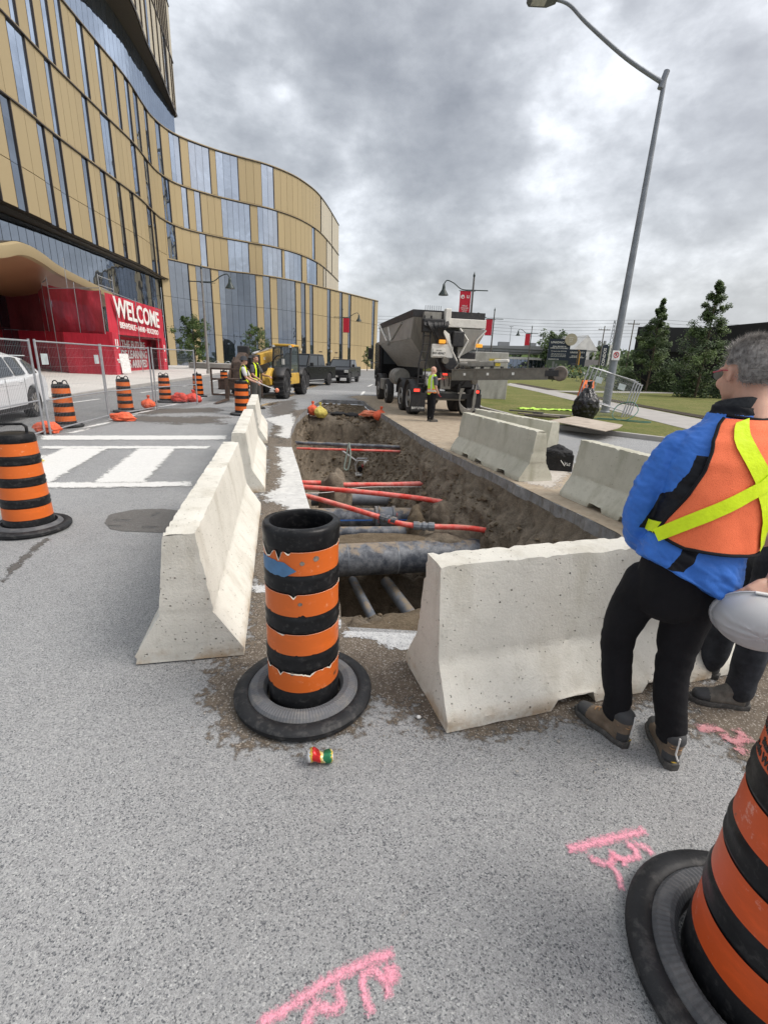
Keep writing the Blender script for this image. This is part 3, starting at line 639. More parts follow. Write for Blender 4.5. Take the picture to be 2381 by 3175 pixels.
def barrel(label, loc, rz=0, sc=1, capped=True, worn=False, ring_r=.36, n=40, orange=None, bands=4, group='orange and black traffic barrels', slim=1.0):
    t = thing('traffic_barrel', label, 'traffic barrel', loc, rz, group, sc); orange = orange or M_OR
    bh = .120; gh = .090
    # heights of the four sheeting bands
    top = .89; B = [(top-(i+1)*bh-i*gh, top-i*bh-i*gh) for i in range(4)]
    def rad(z): return ((.215-.038*z) if capped else (.180-.006*z))*slim
    prof = [(rad(0), 0), (rad(0), .03)]
    for i in range(3, -1, -1):
        a, b = B[i]; prof += [(rad(a)+.006, a-.012), (rad(a)-.001, a), (rad(b)-.001, b), (rad(b)+.006, b+.012)]
        if i: m = (b+B[i-1][0])/2; prof += [(rad(m)+.008, m-.026), (rad(m)+.002, m-.012), (rad(m)+.008, m+.016)]
    if capped: prof += [(rad(.95), .945), (rad(.95)-.008, .965), (rad(.95)-.05, .975), (.02, .98)]
    else:
        prof += [(rad(.93)+.003, .925), (rad(.95)+.007, .955), (rad(.95)+.005, .975), (rad(.95)-.006, .988), (rad(.95)-.028, .988), (rad(.95)-.036, .965), (rad(.9)-.02, .90), (rad(.5)-.02, .5), (.1, .25)]
    mb = MB(); rs = []
    for r, z in prof:
        ring = []
        for j in range(n):
            a = 2*pi*j/n; k = 1
            if not capped and z > .8: k += .035*(z-.8)/.2*sin(2*a+.6)+.012*sin(5*a)*(z > .9)
            rr = r*k*(1+.006*nz((cos(a)*2, sin(a)*2, z*6))); ring.append(Vector((rr*cos(a), rr*sin(a), z)))
        rs.append(ring)
    mb.rings(rs); mb.build('body', M_BLK, t, smooth=50)
    rnd = random.Random(hash(label) % 99)
    for i, (a, b) in enumerate(B[:bands]):
        mb = MB(); m = n*2; lo = []; hi = []; mid = []
        for j in range(m):
            an = 2*pi*j/m; top_n = bot_n = 0
            if worn:
                q = fb((cos(an)*1.7, sin(an)*1.7, i*5.1), 1.6, 2, 4); top_n = -max(0, q-.3)*.022*(1.6 if i in (0, 3) else .5); bot_n = max(0, fb((cos(an)*2, sin(an)*2, i*3.3), 2.4, 8, 3)-.45)*.03
                for c, w, dp in (((-2.45, .32, .045), (-2.0, .10, .05)), ((-1.62, .10, .022),), (), ((-2.05, .10, .026), (-1.5, .5, .010)))[i]: dd = abs(an-(2*pi+c)); top_n -= max(0, 1-dd/w)*dp
            zt, zb = b-.002+top_n, a+.002+bot_n
            for L, z in ((lo, zb), (mid, (zt+zb)/2), (hi, zt)):
                r = rad(z)+.0025+(.002 if worn and L is hi else 0); L.append(Vector((r*cos(an), r*sin(an), z)))
        mb.rings([lo, mid, hi], caps=False); mb.build('reflective_band', orange, t, smooth=60, fix=False)
        if worn:
            mb = MB(); tn = [min(1, max(0, (b-.004-v.z)/.006)) for v in hi]; mb.rings([[v+Vector((v.x, v.y, 0)).normalized()*.0012+Vector((0, 0, -.0015-.002*q)) for v, q in zip(hi, tn)], [v+Vector((0, 0, -.0013+(.0045+.003*max(0, nz(v, 30)))*q))-Vector((v.x, v.y, 0)).normalized()*.001 for v, q in zip(hi, tn)]], caps=False)
            mb.build('peeled_edge', M_PEEL, t, smooth=60, fix=False)
    # base ring
    mb = MB(); r = ring_r; mb.lathe([(r-.02, 0), (r-.002, .012), (r+.001, .022), (r-.003, .03), (r+.001, .038), (r-.012, .052), (r-.045, .058), (r-.07, .055), (r-.075, .045), (r-.075, .0)], 56, caps=False); mb.build('base_ring', M_TYRE, t, smooth=60)
    mb = MB(); nn = 220 if ring_r > .34 and (worn or orange is M_OR2) else 56; rs = []
    for rr, z in ((r-.073, .05), (r-.085, .066), (r-.12, .078), (rad(0)+.030, .070), (rad(0)+.014, .045), (rad(0)+.012, .0)):
        rs.append([Vector((rr*cos(2*pi*j/nn), rr*sin(2*pi*j/nn), z+(.0025 if nn > 100 and j % 2 else 0))) for j in range(nn)])
    mb.rings(rs, caps=False); mb.build('ribbed_ring', M_RING if nn > 100 and orange is not M_OR2 else M_TYRE2, t, smooth=0 if nn > 100 else 60)
    if capped:
        for s in (-1, 1):
            mb = MB(); mb.tube([(s*.10+.055*cos(a)*1, 0, .972+.085*sin(a)) for a in [pi*k/8 for k in range(9)]], .013, 7); mb.build('handle', M_BLK, t, smooth=True)
        mb = MB(); mb.box(-.03, .03, -.03, .03, .975, 1.02); mb.build('handle_block', M_BLK, t, bevel=.008)
    return t
M_PEEL = mat('peeled_sheeting_backing', (.72, .66, .56), .7, var=.2, scale=20)
M_TYRE2 = mat('dusty_tyre_tread', (.075, .078, .084), .68, var=.35, scale=4, dirt=(.26, .255, .25), damt=.45, bump=.5, bscale=45)
fbx, fby = -.40, 2.16
b = barrel('worn open-topped barrel with torn orange bands and a blue patch, in the middle foreground', (fbx, fby, .006), 0, 1.02, capped=False, worn=True, n=72)
# blue patch over the top band: curved scrap with a ragged edge
mb = MB(); lo = []; hi = []; N = 36
for j in range(N+1):
    u = j/N; an = -2.78+1.25*u; h0 = .80-.006*nz((u*5, 1, 1)); taper = min(1, (1-u)*4)*min(1, u*8+.5)
    zc = .808-.010*u; hh = .036*taper+.006*nz((u*9, 3, 0))
    for L, z in ((lo, zc-hh), (hi, zc+hh)): r = .180-.006*z+.006; L.append(Vector((r*cos(an), r*sin(an), z)))
mb.rings([lo, hi], caps=False, closed=False); mb.build('blue_patch', mat('blue_plastic_patch', (.075, .19, .36), .5, var=.15, scale=20), b, smooth=60, fix=False)
for an, z, s in ((-1.38, .835, .011), (-1.02, .852, .014), (-1.45, .63, .010), (-1.7, .25, .010)):
    c = MB(); r = .180-.006*z+.0045; pts = [Vector((r*cos(an+s/r*cos(q)*(1+.3*nz((q, z, 1), 2))), r*sin(an+s/r*cos(q)), z+s*sin(q)*(1+.4*nz((q, z*9, 3), 2)))) for q in [2*pi*i/10 for i in range(10)]]
    c.add(pts, [tuple(range(10))]); c.build('scuff_mark', mat('grey_scuff', (.22, .19, .16), .8, var=.5, scale=60), b, fix=False)
lb = barrel('black-capped barrel with a flat carry handle standing alone at the left edge', (-3.60, 4.50, .006), .4, 1.0, n=56)
for c in kids(lb):
    if c.name.startswith('handle'): bpy.data.objects.remove(c)
mb = MB(); mb.tube([(-.12, 0, .96), (-.12, 0, 1.03), (-.09, 0, 1.055), (.09, 0, 1.055), (.12, 0, 1.03), (.12, 0, .96)], [.014, .014, .013, .013, .014, .014], 8); mb.build('handle', M_BLK, lb, smooth=True)
rb = barrel('scuffed barrel with lettering and dusty tyre base cut off by the bottom right corner', (1.205, .93, .006), 0, 1.0, n=72, orange=M_OR2, ring_r=.39, slim=1.05)
def wrapt(R0, an0, z0):
    def f(x, y, z):
        an = an0+x/R0; zz = z0+y; r = (.215-.038*zz)*1.05+.0035+z; return (r*cos(an), r*sin(an), zz)
    return f
M_INK = mat('black_print', (.02, .02, .02), .6)
for s, z, sz in (('workzoneSafety.com', .862, .034), ('Standards for', .825, .030), ('Safe Work Zones', .792, .032)):
    text(s, sz, M_INK, rb, Matrix(), 'printed_lettering', .0008, bend=wrapt(.2, 3.05, z), bold=.001)
G_ = 'capped barrels along the fence'
fb0 = barrel('capped barrel behind the fence, third from the left, below the red entrance lettering', (-8.09, 14.75, 0), .2, 1.02, group=G_)
for x, y, l in ((-7.72, 11.36, 'capped barrel behind the fence just right of the white car'), (-8.52, 18.4, 'capped barrel beside the pair of red sandbags at the far end of the fence'), (-8.42, 21.4, 'capped barrel standing past the fence end, before the lamp post'),
                (-9.2, 27.2, 'small capped barrel seen behind the rusty forks of the telehandler'), (-4.62, 15.2, 'wide capped barrel standing just behind the farthest left barrier'), (-9.35, 11.0, 'capped barrel before the rear door of the white car')):
    dup(fb0, (x, y, 0), random.uniform(0, 3), l, sc=1.02 if x != -4.62 else 1.08)
# ---------------- crushed can ----------------
def can():
    t = thing('drink_can', 'crushed drink can, red, gold and green, lying on the asphalt', 'can', (-.245, 1.70, .036), R(12))
    k = NT('printed_aluminium'); x = k.sep()[0]
    c = k.ramp(k.math('ADD', k.math('MULTIPLY', x, 8), k.math('ADD', .5, k.math('MULTIPLY', k.math('SUBTRACT', k.noise(45, 3), .5), .35))), [(.06, (.8, .8, .8)), (.12, (.75, .5, .08)), (.2, (.62, .03, .03)), (.42, (.72, .09, .05)), (.47, (.80, .62, .2)), (.56, (.85, .75, .45)), (.6, (.03, .20, .09)), (.84, (.05, .28, .12)), (.88, (.75, .55, .1)), (.95, (.8, .8, .8))], 'CONSTANT')
    k.set(c, .28, .55)
    mb = MB(); rs = []
    for r, xx in [(.024, -.058), (.027, -.057), (.027, -.054), (.033, -.045)]+[(.033, -.045+.09*i/14) for i in range(1, 14)]+[(.033, .045), (.026, .055), (.024, .052)]:
        ring = []
        for j in range(28):
            a = 2*pi*j/28; q = Vector((xx, r*cos(a), r*sin(a)))
            dent = 1-.38*math.exp(-((xx-.005)/.018)**2)*(.5+.5*cos(a-1.3))-.12*abs(fb((xx*30, cos(a), sin(a)), 1.2, 3, 2))
            q.y *= dent; q.z *= dent*.92; q.z += .010*math.exp(-((xx+.03)/.02)**2)-.006*sin(xx*40); ring.append(q)
        rs.append(ring)
    mb.rings(rs); mb.build('can_body', k.m, t, smooth=30)
    e = MB(); e.lathe([(.0, 0), (.021, .001), (.024, .004), (.026, .002)], 24, M=Matrix.Translation((-.0585, 0, .003)) @ Matrix.Rotation(R(-90), 4, 'Y')); e.build('can_end', mat('bare_aluminium', (.7, .7, .7), .3, .9), t, smooth=40)
    p = MB(); p.prism([(.010*cos(a), .007*sin(a)+.008) for a in [pi*i/6 for i in range(12)]], 0, .001, M=Matrix.Translation((-.0600, 0, .003)) @ Matrix.Rotation(R(-90), 4, 'Y')); p.build('can_opening', mat('dark_opening', (.01, .01, .01), .9), t)
can()
# ---------------- pipes in the trench ----------------
def pipe_mat(name, a, b, c, s=4, cov=.5):
    k = NT(name); up = k.sep(k.n('ShaderNodeNewGeometry').outputs['Normal'])[2]
    f = k.step(k.noise(s, 8, .75), .42, .62); col = k.mix(k.math('MULTIPLY', f, cov), a, b)
    d = k.step(k.math('ADD', k.math('MULTIPLY', up, .42), k.noise(s*1.3, 7, .7, k.mapping(loc=(3, 3, 3)))), .84, .98)
    col = k.mix(d, col, c); k.bump(k.noise(s*10, 4, .7), .3, .004); return k.set(col, k.math('ADD', .42, k.math('MULTIPLY', d, .45)), 0)
M_PIPE = pipe_mat('scuffed_black_pipe', (.045, .053, .07), (.36, .38, .41), (.27, .22, .165))
M_PIPE2 = pipe_mat('grey_blue_pipe', (.13, .15, .18), (.33, .35, .38), (.28, .23, .17), 3)
M_RED = pipe_mat('red_conduit', (.78, .06, .04), (.88, .36, .32), (.60, .26, .2), 3, .75)
def pipe(name, label, pts, r, m, n=20, curved=False):
    mb = MB(); P = catmull(pts, 8) if curved else pts; mb.tube(P, r, n); o = mb.build(name, m, smooth=50); return tag(o, label, 'pipe')
def dirx(p, q): return (Vector(q)-Vector(p)).normalized()
# widest pipe
big = thing('water_main', 'widest black pipe crossing the trench with white chalky streaks', 'pipe', (0, 0, 0))
a, b = Vector((-1.5, 6.72, -1.27)), Vector((1.9, 7.45, -1.27)); d = (b-a).normalized()
MB().tube([a, b], .262, 40).build('pipe_wall', M_PIPE, big, smooth=50)
for s in (.95, 1.75): MB().tube([a+d*s, a+d*(s+.018)], .2665, 40).build('joint_seam', M_PIPE2, big, smooth=50)
pipe('pipe', 'slim dark pipe lying between the widest pipe and the one with a coupling', [(-1.5, 8.15, -1.31), (.95, 8.5, -1.31)], .118, M_PIPE, 28)
mid = thing('coupled_pipe', 'black pipe with a flanged coupling, blue stripe and white stencilled text', 'pipe')
a, b = Vector((-1.6, 9.25, -1.38)), Vector((1.45, 9.7, -1.38)); d = (b-a).normalized()
MB().tube([a, b], .205, 36).build('pipe_wall', M_PIPE, mid, smooth=50)
c0 = a+d*1.42
MB().tube([c0, c0+d*.06, c0+d*.07, c0+d*.36, c0+d*.37, c0+d*.43], [.245, .245, .225, .225, .245, .245], 36).build('coupling', M_PIPE2, mid, smooth=40)
for s in (.07, .40):
    q = c0+d*s; MB().tube([q, q+d*.03], .249, 36).build('coupling_band', M_PIPE, mid, smooth=40)
M_BLUE = mat('blue_stripe', (.05, .16, .5), .5)
side = Vector((d.y, -d.x, 0))
for s0, s1 in ((0, 1.35), (1.9, 2.95)):
    q = MB(); rr = []
    for t in (s0, s1): rr.append([a+d*t+side*(.207*cos(w))+Vector((0, 0, .207*sin(w))) for w in (-.02, .06, .13)])
    q.rings(rr, caps=False, closed=False); q.build('blue_stripe', M_BLUE, mid, fix=False)
def on_pipe(a, d, side, r):
    def f(x, y, z): w = .45+y/r; p = a+d*x+side*((r+z)*cos(w))+Vector((0, 0, (r+z)*sin(w))); return tuple(p)
    return f
M_WP = mat('white_print', (.75, .75, .72), .7)
M_RP = mat('red_print', (.6, .06, .04), .7)
text('Bell 8\nBell 5w\nSPT 6x6', .052, M_WP, mid, Matrix(), 'stencil_text', .001, bend=on_pipe(a+d*2.2, d, side, .208), lines=.9)
for s in (1.47, 1.86):
    text('IPEX  DR 17', .04, M_RP, mid, Matrix(), 'red_stencil', .001, bend=(lambda x, y, z, s=s: tuple(a+d*(s+y)+side*((.252+z)*cos(.3-x/.25))+Vector((0, 0, (.252+z)*sin(.3-x/.25))))))
p4 = thing('drain_pipe', 'grey dusty pipe with a collar, farthest of the wide pipes', 'pipe')
a, b = Vector((-1.75, 10.8, -1.42)), Vector((1.05, 11.2, -1.42)); d = (b-a).normalized()
MB().tube([a, b], .165, 30).build('pipe_wall', M_PIPE2, p4, smooth=50); MB().tube([a+d*.75, a+d*.95], .185, 30).build('collar', M_PIPE, p4, smooth=50)
pipe('pipe', 'thin grey pipe just below the farthest straight red conduit', [(-1.0, 11.6, -1.45), (.75, 11.75, -1.45)], .055, M_PIPE2)
pipe('pipe', 'black pipe spanning the far part of the trench above a red conduit', [(-2.75, 13.2, -.49), (.62, 13.2, -.50)], .05, M_PIPE)
M_REDC = M_RED
pipe('red_conduit', 'thin red conduit slung under the black pipe in the far part of the trench', [(-2.75, 13.15, -.64), (.62, 13.1, -.60)], .032, M_REDC)
pipe('red_conduit', 'short stub of red conduit left of the tall dirt lump', [(-2.2, 10.05, -.84), (-1.42, 10.12, -.84)], .052, M_REDC)
pipe('red_conduit', 'straight red conduit right of the tall dirt lump, farthest of the three thick ones', [(-.98, 10.1, -.86), (.2, 10.2, -.83), (1.12, 10.35, -.80)], .052, M_REDC)
pipe('red_conduit', 'long red conduit bowing to the right, middle of the three thick ones', [(-2.2, 9.55, -.78), (-1.2, 9.45, -.79), (-.15, 9.27, -.80), (.75, 9.08, -.82), (1.32, 8.85, -.84)], .052, M_REDC, curved=True)
rc = thing('jointed_conduit', 'nearest red conduit with two black couplers across the trench', 'pipe')
MB().tube(catmull([(-1.9, 8.65, -.66), (-1.2, 8.35, -.70), (-.09, 7.72, -.79), (.19, 7.53, -.815), (.53, 7.44, -.83), (.82, 7.43, -.83), (1.35, 7.38, -.81), (1.85, 7.32, -.84)], 8), .047, 18).build('conduit', M_REDC, rc, smooth=50)
for p, q in (((-.05, 7.70, -.79), (.22, 7.54, -.81)), ((.50, 7.445, -.83), (.85, 7.43, -.83))):
    p, q = Vector(p), Vector(q); mb = MB(); l = q-p
    mb.tube([p, p+l*.28, p+l*.3, p+l*.42, p+l*.44, p+l*.56, p+l*.58, p+l*.7, p+l*.72, q], [.072, .075, .06, .06, .078, .078, .06, .06, .075, .072], 10); mb.build('coupler', M_PIPE if p.x < 0 else M_PIPE2, rc, smooth=30)
pipe('pipe', 'left one of two dirt-dusted pipes running down the dark pit', [(-.02, 5.9, -1.88), (-.75, 8.4, -1.97)], .075, M_PIPE2)
pipe('pipe', 'right one of two dirt-dusted pipes running down the dark pit', [(.62, 5.85, -1.86), (-.12, 8.2, -1.97)], .10, M_PIPE2)
pipe('string', 'pale slack string stretched over the grey pipe in the trench', [(-1.75, 9.0, -.78), (-1.2, 9.3, -.83), (-.5, 9.7, -.8), (.2, 10.1, -.86), (1.1, 10.3, -.88)], .006, M_WP, 6, True)['category'] = 'string'
M_ROPE = mat('pale_green_sling', (.33, .40, .36), .8)
tag(pipe('lifting_sling', 'pale looped sling hanging from the black and red pipe pair', [(-1.05, 13.1, -.42), (-1.12, 13.08, -.8), (-1.17, 13.05, -1.12), (-1.09, 13.05, -1.18), (-1.04, 13.05, -1.05), (-1.0, 13.05, -.75), (-1.05, 13.12, -.42)], .022, M_ROPE, 8, True), cat='sling')
# plate compactor
M_STEEL = mat('galvanised_steel', (.33, .34, .36), .5, .6, var=.2, scale=12)
M_ALU = mat('bare_metal_tube', (.55, .56, .58), .4, .5, var=.15)
M_REDP = mat('red_engine_cover', (.30, .02, .03), .4); M_WHP = mat('white_plastic', (.72, .72, .7), .45); M_BLUP = mat('blue_plastic', (.05, .17, .45), .45)
pc = thing('plate_compactor', 'small plate compactor with red engine and grey roll frame on the trench floor', 'compactor', (-.72, 15.6, -1.90), R(8), sc=1.15)
mb = MB(); mb.prism([(-.26, 0), (.2, 0), (.3, .08), (.3, .1), (-.26, .03)], -.17, .17, axis='y'); mb.build('base_plate', M_WHP, pc, bevel=.006)
MB().box(-.08, .16, -.09, .09, .12, .30).build('engine', M_REDP, pc, bevel=.02); MB().box(-.02, .14, -.07, .07, .30, .40).build('fuel_tank', M_WHP, pc, bevel=.02)
MB().lathe([(.075, -.09), (.08, -.05), (.08, .05), (.075, .09)], 16, M=Matrix.Translation((-.13, 0, .18)) @ Matrix.Rotation(R(90), 4, 'X')).build('exhaust', M_BLK, pc, smooth=True)
MB().box(.17, .30, -.12, .12, .06, .18).build('vibrator_cover', M_BLUP, pc, bevel=.03)
for s in (-1, 1):
    MB().tube([(-.22, s*.16, .05), (-.28, s*.16, .3), (-.2, s*.16, .46), (.1, s*.16, .46), (.19, s*.16, .3), (.12, s*.16, .05)], .016, 8).build('roll_bar', M_ALU, pc, smooth=True)
MB().tube([(-.24, -.05, .42), (-.75, -.05, .78)], .018, 8).build('handle', M_ALU, pc, smooth=True); MB().tube([(-.24, .05, .42), (-.75, .05, .78)], .018, 8).build('handle', M_ALU, pc, smooth=True)
MB().tube([(-.75, -.09, .78), (-.75, .09, .78)], .03, 8).build('grip', M_BLK, pc, smooth=True)
# ---------------- sandbags ----------------
def bag_mat(name, c):
    k = NT(name); f = k.noise(6, 6, .7); col = k.mix(k.step(f, .3, .7), mul(c, .75), mul(c, 1.2)); k.bump(k.math('ADD', k.noise(14, 6, .8), k.math('MULTIPLY', k.noise(200, 2), .2)), .8, .02); return k.set(col, .7)
M_BAGO = bag_mat('orange_woven_bag', (.80, .14, .06)); M_BAGR = bag_mat('red_woven_bag', (.70, .075, .05)); M_BAGY = bag_mat('yellow_woven_bag', (.68, .56, .13)); M_BAGS = bag_mat('salmon_woven_bag', (.9, .28, .16))
def sandbag(label, loc, s, rz, m, stand=False, seed=0):
    bm = bmesh.new(); bmesh.ops.create_uvsphere(bm, u_segments=56, v_segments=40, radius=1)
    for v in bm.verts:
        c = v.co.copy()
        if stand:      # slumped sack: wide foot, pinched neck, flared tuft on top
            h = (c.z+1)/2; r = math.hypot(c.x, c.y)/max(.25, math.sqrt(max(0, 1-c.z*c.z))) if h < .97 else .4
            prof = (.75+.35*math.sin(min(1, h*1.6)*pi))*(1 if h < .55 else max(.16, 1-((h-.55)/.25)**1.3)) if h < .80 else .16+.9*(h-.80)
            a = math.atan2(c.y, c.x); rad = max(.0, math.sqrt(max(0, 1-c.z*c.z))**.35)*prof
            rad *= 1+.12*sin(a*7+seed*2+h*4)*h+.16*fb((cos(a)*1.2, sin(a)*1.2, h*2), 1, seed, 4)-.12*abs(fb((cos(a)*2, sin(a)*2, h*4), 1, seed+5, 3))
            q = Vector((cos(a)*rad*s[1]*1.15+.22*h*s[0]*sin(seed), sin(a)*rad*s[2]*1.15+.2*h*s[0]*cos(seed), (h*1.75-.9)*s[0]))
        else:
            neck = max(0, c.x-.45); k = 1-.75*min(1, neck*2.1)**.8+.35*max(0, neck-.45)*2
            q = Vector((c.x*1.25, c.y*k, c.z*k)); g = 1+.12*sin(math.atan2(c.z, c.y)*9+seed)*max(0, c.x+.2)-.16*abs(fb(c, 2.2, seed+9, 4)); q.y *= g; q.z *= g
            q += c*.22*fb(c, 1.6, seed, 4); q = Vector((q.x*s[0], q.y*s[1]*1.1, max(q.z*.9, -.5)*s[2]))
        v.co = q
    me = bpy.data.meshes.new('sandbag'); bm.to_mesh(me); bm.free(); me.materials.append(m); shade(me, 32)
    o = bpy.data.objects.new('sandbag', me); COL.objects.link(o); o.location = loc; o.rotation_euler = (R(4), R(5), rz); return tag(o, label, 'sandbag')
sandbag('orange sandbag at the foot of the fence between the two nearest panels', (-7.45, 10.35, .10), (.22, .2, .17), .6, M_BAGO, seed=1)
sandbag('flat orange sandbag lying alone in front of the fence', (-7.08, 12.75, .09), (.26, .2, .15), .2, M_BAGO, seed=2)
sandbag('upright orange sandbag leaning on the fence between two barrels', (-7.8, 15.6, .26), (.26, .18, .18), .3, M_BAGO, True, 3)
sandbag('left red sandbag of the pair at the far fence end', (-7.95, 18.35, .17), (.27, .26, .26), 2.6, M_BAGR, seed=4)
sandbag('right red sandbag of the pair, its tied neck up, at the far fence end', (-7.62, 18.9, .22), (.3, .24, .26), 1.2, M_BAGR, True, 5)
sandbag('orange sandbag next to the yellow one at the far left corner of the trench', (-2.80, 18.1, .02), (.3, .2, .2), 2.2, M_BAGO, True, 6)
sandbag('yellow sandbag draped over the far left corner of the trench', (-2.48, 17.9, -.02), (.33, .18, .2), 1.9, M_BAGY, True, 7)
sandbag('salmon sandbag lying flat by the far right corner of the trench', (-.72, 18.05, -.12), (.3, .2, .16), 3.0, M_BAGS, seed=8)
sandbag('orange sandbag standing up with a pointed neck at the far right corner of the trench', (-.30, 17.6, -.02), (.3, .21, .2), .4, M_BAGO, True, 9)
tag(sandbag('yellow scrap of bag at the left picture edge behind the lone barrel', (-5.75, 7.35, .06), (.2, .14, .12), .4, M_BAGY, seed=10))
for p, s, sd in (((-1.9, 18.6, -.22), (.32, .2, .1), 3), ((-1.35, 18.4, -.22), (.25, .18, .1), 7), ((-2.5, 18.9, -.22), (.3, .16, .08), 5)): clod('asphalt_lump', p, s, M_CRUMB if 'M_CRUMB' in globals() else mat('broken_asphalt', (.035, .035, .037), .9, var=.4, bump=.6, bscale=20), {3: 'middle dark asphalt lump on the far trench platform', 7: 'rightmost dark asphalt lump, nearest the salmon sandbag', 5: 'leftmost dark asphalt lump behind the yellow sandbag'}[sd], 'rubble', sd, 3, 'asphalt lumps on the far platform')
# ---------------- temporary fences ----------------
M_GALV = mat('galvanised_tube', (.36, .37, .39), .5, .45, var=.15, scale=10)
def fence_panel(label, a, b, h=1.95, lean=(0, 0), group='temporary fence panels on the left', low=.72, tagp=None, zbase=.05):
    a, b = Vector((*a, 0)), Vector((*b, 0)); L = (b-a).length; rz = math.atan2(b.y-a.y, b.x-a.x)
    t = thing('fence_panel', label, 'fence panel', a, rz, group); t.rotation_euler = (lean[0], lean[1], rz)
    for x in (0, L): MB().tube([(x, 0, 0), (x, 0, h)], .024, 8).build('fence_post', M_GALV, t, smooth=True)
    for z in (zbase+.03, low, h-.04): MB().tube([(0, 0, z), (L, 0, z)], .017, 8).build('rail', M_GALV, t, smooth=True)
    mb = MB(); n = int(L/.062)
    for i in range(1, n): x = L*i/n; mb.tube([(x, .012, zbase+.03), (x, .012, h-.04)], .0015, 3, False)
    z = .2
    while z < h-.1: mb.tube([(0, .016, z), (L, .016, z)], .0015, 3, False); z += .2
    o = mb.build('wire_mesh', M_GALV, t); o['kind'] = 'stuff'
    for x in (tagp or []): MB().box(x-.13, x+.13, -.03, -.026, h-.5, h-.28).build('sign_tag', M_TAG, t)
    return t
M_TAG = mat('faded_tag', (.42, .47, .48), .6)
fence_panel('nearest fence panel of the left run, in front of the white car', (-6.70, 7.3), (-7.38, 10.12), tagp=[], lean=(0, R(0)))
fence_panel('second fence panel of the left run, right of the white car, with two grey tags', (-7.28, 10.15), (-7.72, 13.15), tagp=[.22, 2.7])
fence_panel('third fence panel of the left run, with the upright orange bag at its foot', (-7.72, 13.2), (-7.62, 15.6))
fence_panel('farthest fence panel of the left run, ending by the red sandbags', (-7.55, 15.65), (-7.15, 18.0))
# ---------------- galvanised street light ----------------
lp = thing('street_light', 'tall galvanised street light with a long arm and flat lamp head', 'street light', (9.0, 20.0, .11))
M_POLE = mat('dull_galvanised_pole', (.23, .25, .28), .55, .35, var=.2, scale=3, bump=.1)
MB().tube([(0, 0, 0), (.0, 0, 3), (.03, 0, 7), (.05, 0, 11.35)], [.165, .145, .11, .07], 20).build('pole', M_POLE, lp, smooth=True)
MB().lathe([(.20, 0), (.20, .05), (.17, .08)], 20).build('base_plate', M_POLE, lp, smooth=40)
A = catmull([(.03, 0, 11.15), (-1.4, -.1, 11.75), (-2.9, -.3, 12.5), (-3.6, -.35, 12.95), (-4.1, -.4, 13.05)], 6)
MB().tube(A, [.075-.03*i/len(A) for i in range(len(A))], 12).build('arm', M_POLE, lp, smooth=True)
MB().tube([(-.05, 0, 11.0), (.08, 0, 11.5)], .10, 12).build('arm_bracket', M_POLE, lp, smooth=40)
mb = MB(); mb.prism([(-5.0, -.28), (-4.9, -.13), (-4.3, -.12), (-4.05, -.3), (-4.05, -.5), (-4.3, -.66), (-4.9, -.66), (-5.0, -.5)], 12.97, 13.10); mb.build('lamp_head', mat('dark_lamp_housing', (.13, .14, .15), .5, .3), lp, bevel=.03)
MB().box(-4.85, -4.4, -.55, -.24, 12.955, 12.972).build('lens', mat('frosted_lens', (.5, .5, .48), .3), lp)
# no-parking sign on the pole
M_SGN = mat('sign_white', (.72, .73, .74), .5); M_SRED = mat('sign_red', (.42, .02, .03), .5)
sg = MB().box(-.17, .17, -.01, .01, 0, .36).build('parking_sign', M_SGN, bevel=.03); sg.location = (8.96, 19.80, 2.18); sg.rotation_euler = (0, 0, R(8)); tag(sg, 'small white no-parking sign with a red ring on the galvanised pole', 'sign')
MB().lathe([(.12, 0), (.12, .006), (.087, .006), (.087, 0)], 28, M=Matrix.Translation((0, -.011, .2)) @ Matrix.Rotation(R(90), 4, 'X'), caps=False).build('ring', M_SRED, sg)
MB().box(-.10, .10, 0, .006, -.015, .015, M=Matrix.Translation((0, -.017, .2)) @ Matrix.Rotation(R(45), 4, 'Y')).build('slash', M_SRED, sg)
text('P', .15, M_INK, sg, face_M((0, -.012, .2), (0, -1, 0)), 'letter', .001, bold=.006)
text('<', .05, M_INK, sg, face_M((-.09, -.012, .04), (0, -1, 0)), 'arrow', .001, bold=.002)
# stacked fence panels leaning on the pole
for i in range(4):
    dx = .12*i
    fence_panel(f"{['front', 'second', 'third', 'rearmost'][i]} panel of the fence stack leaning against the galvanised pole", (6.95+dx*1.6, 18.2+dx), (8.75+dx*1.3, 18.1+dx), 2.0, (R(-8-2*i), R(14+1.5*i)), 'fence panels stacked at the pole', .8, [.5, 1.4] if i == 0 else None)
    COL.objects[-1]
# trash bag, boards, plywood, cloth, hose
def crumple(name, loc, s, m, label, cat, seed, rz=0):
    bm = bmesh.new(); bmesh.ops.create_icosphere(bm, subdivisions=5, radius=1)
    for v in bm.verts:
        c = v.co.copy(); k = 1-.62*max(0, c.z-.35)*1.1; v.co = Vector((c.x*k, c.y*k, c.z*(1+.25*max(0, c.z)))); v.co += c*(.16*fb(c, 1.5, seed, 3)-.10*abs(fb(c, 3.6, seed+2, 3)))
        v.co = Vector((v.co.x*s[0], v.co.y*s[1], max(v.co.z, -.75)*s[2]))
    me = bpy.data.meshes.new(name); bm.to_mesh(me); bm.free(); me.materials.append(m); shade(me, 25)
    o = bpy.data.objects.new(name, me); COL.objects.link(o); o.location = loc; o.rotation_euler = (0, 0, rz); return tag(o, label, cat)
M_BIN = mat('black_bin_liner', (.012, .012, .014), .22, var=.2, bump=.5, bscale=12, bdist=.03)
gb = crumple('rubbish_bag', (6.85, 16.75, .55), (.42, .4, .58), M_BIN, 'knotted black rubbish bag in front of the stacked fence panels', 'rubbish bag', 3)
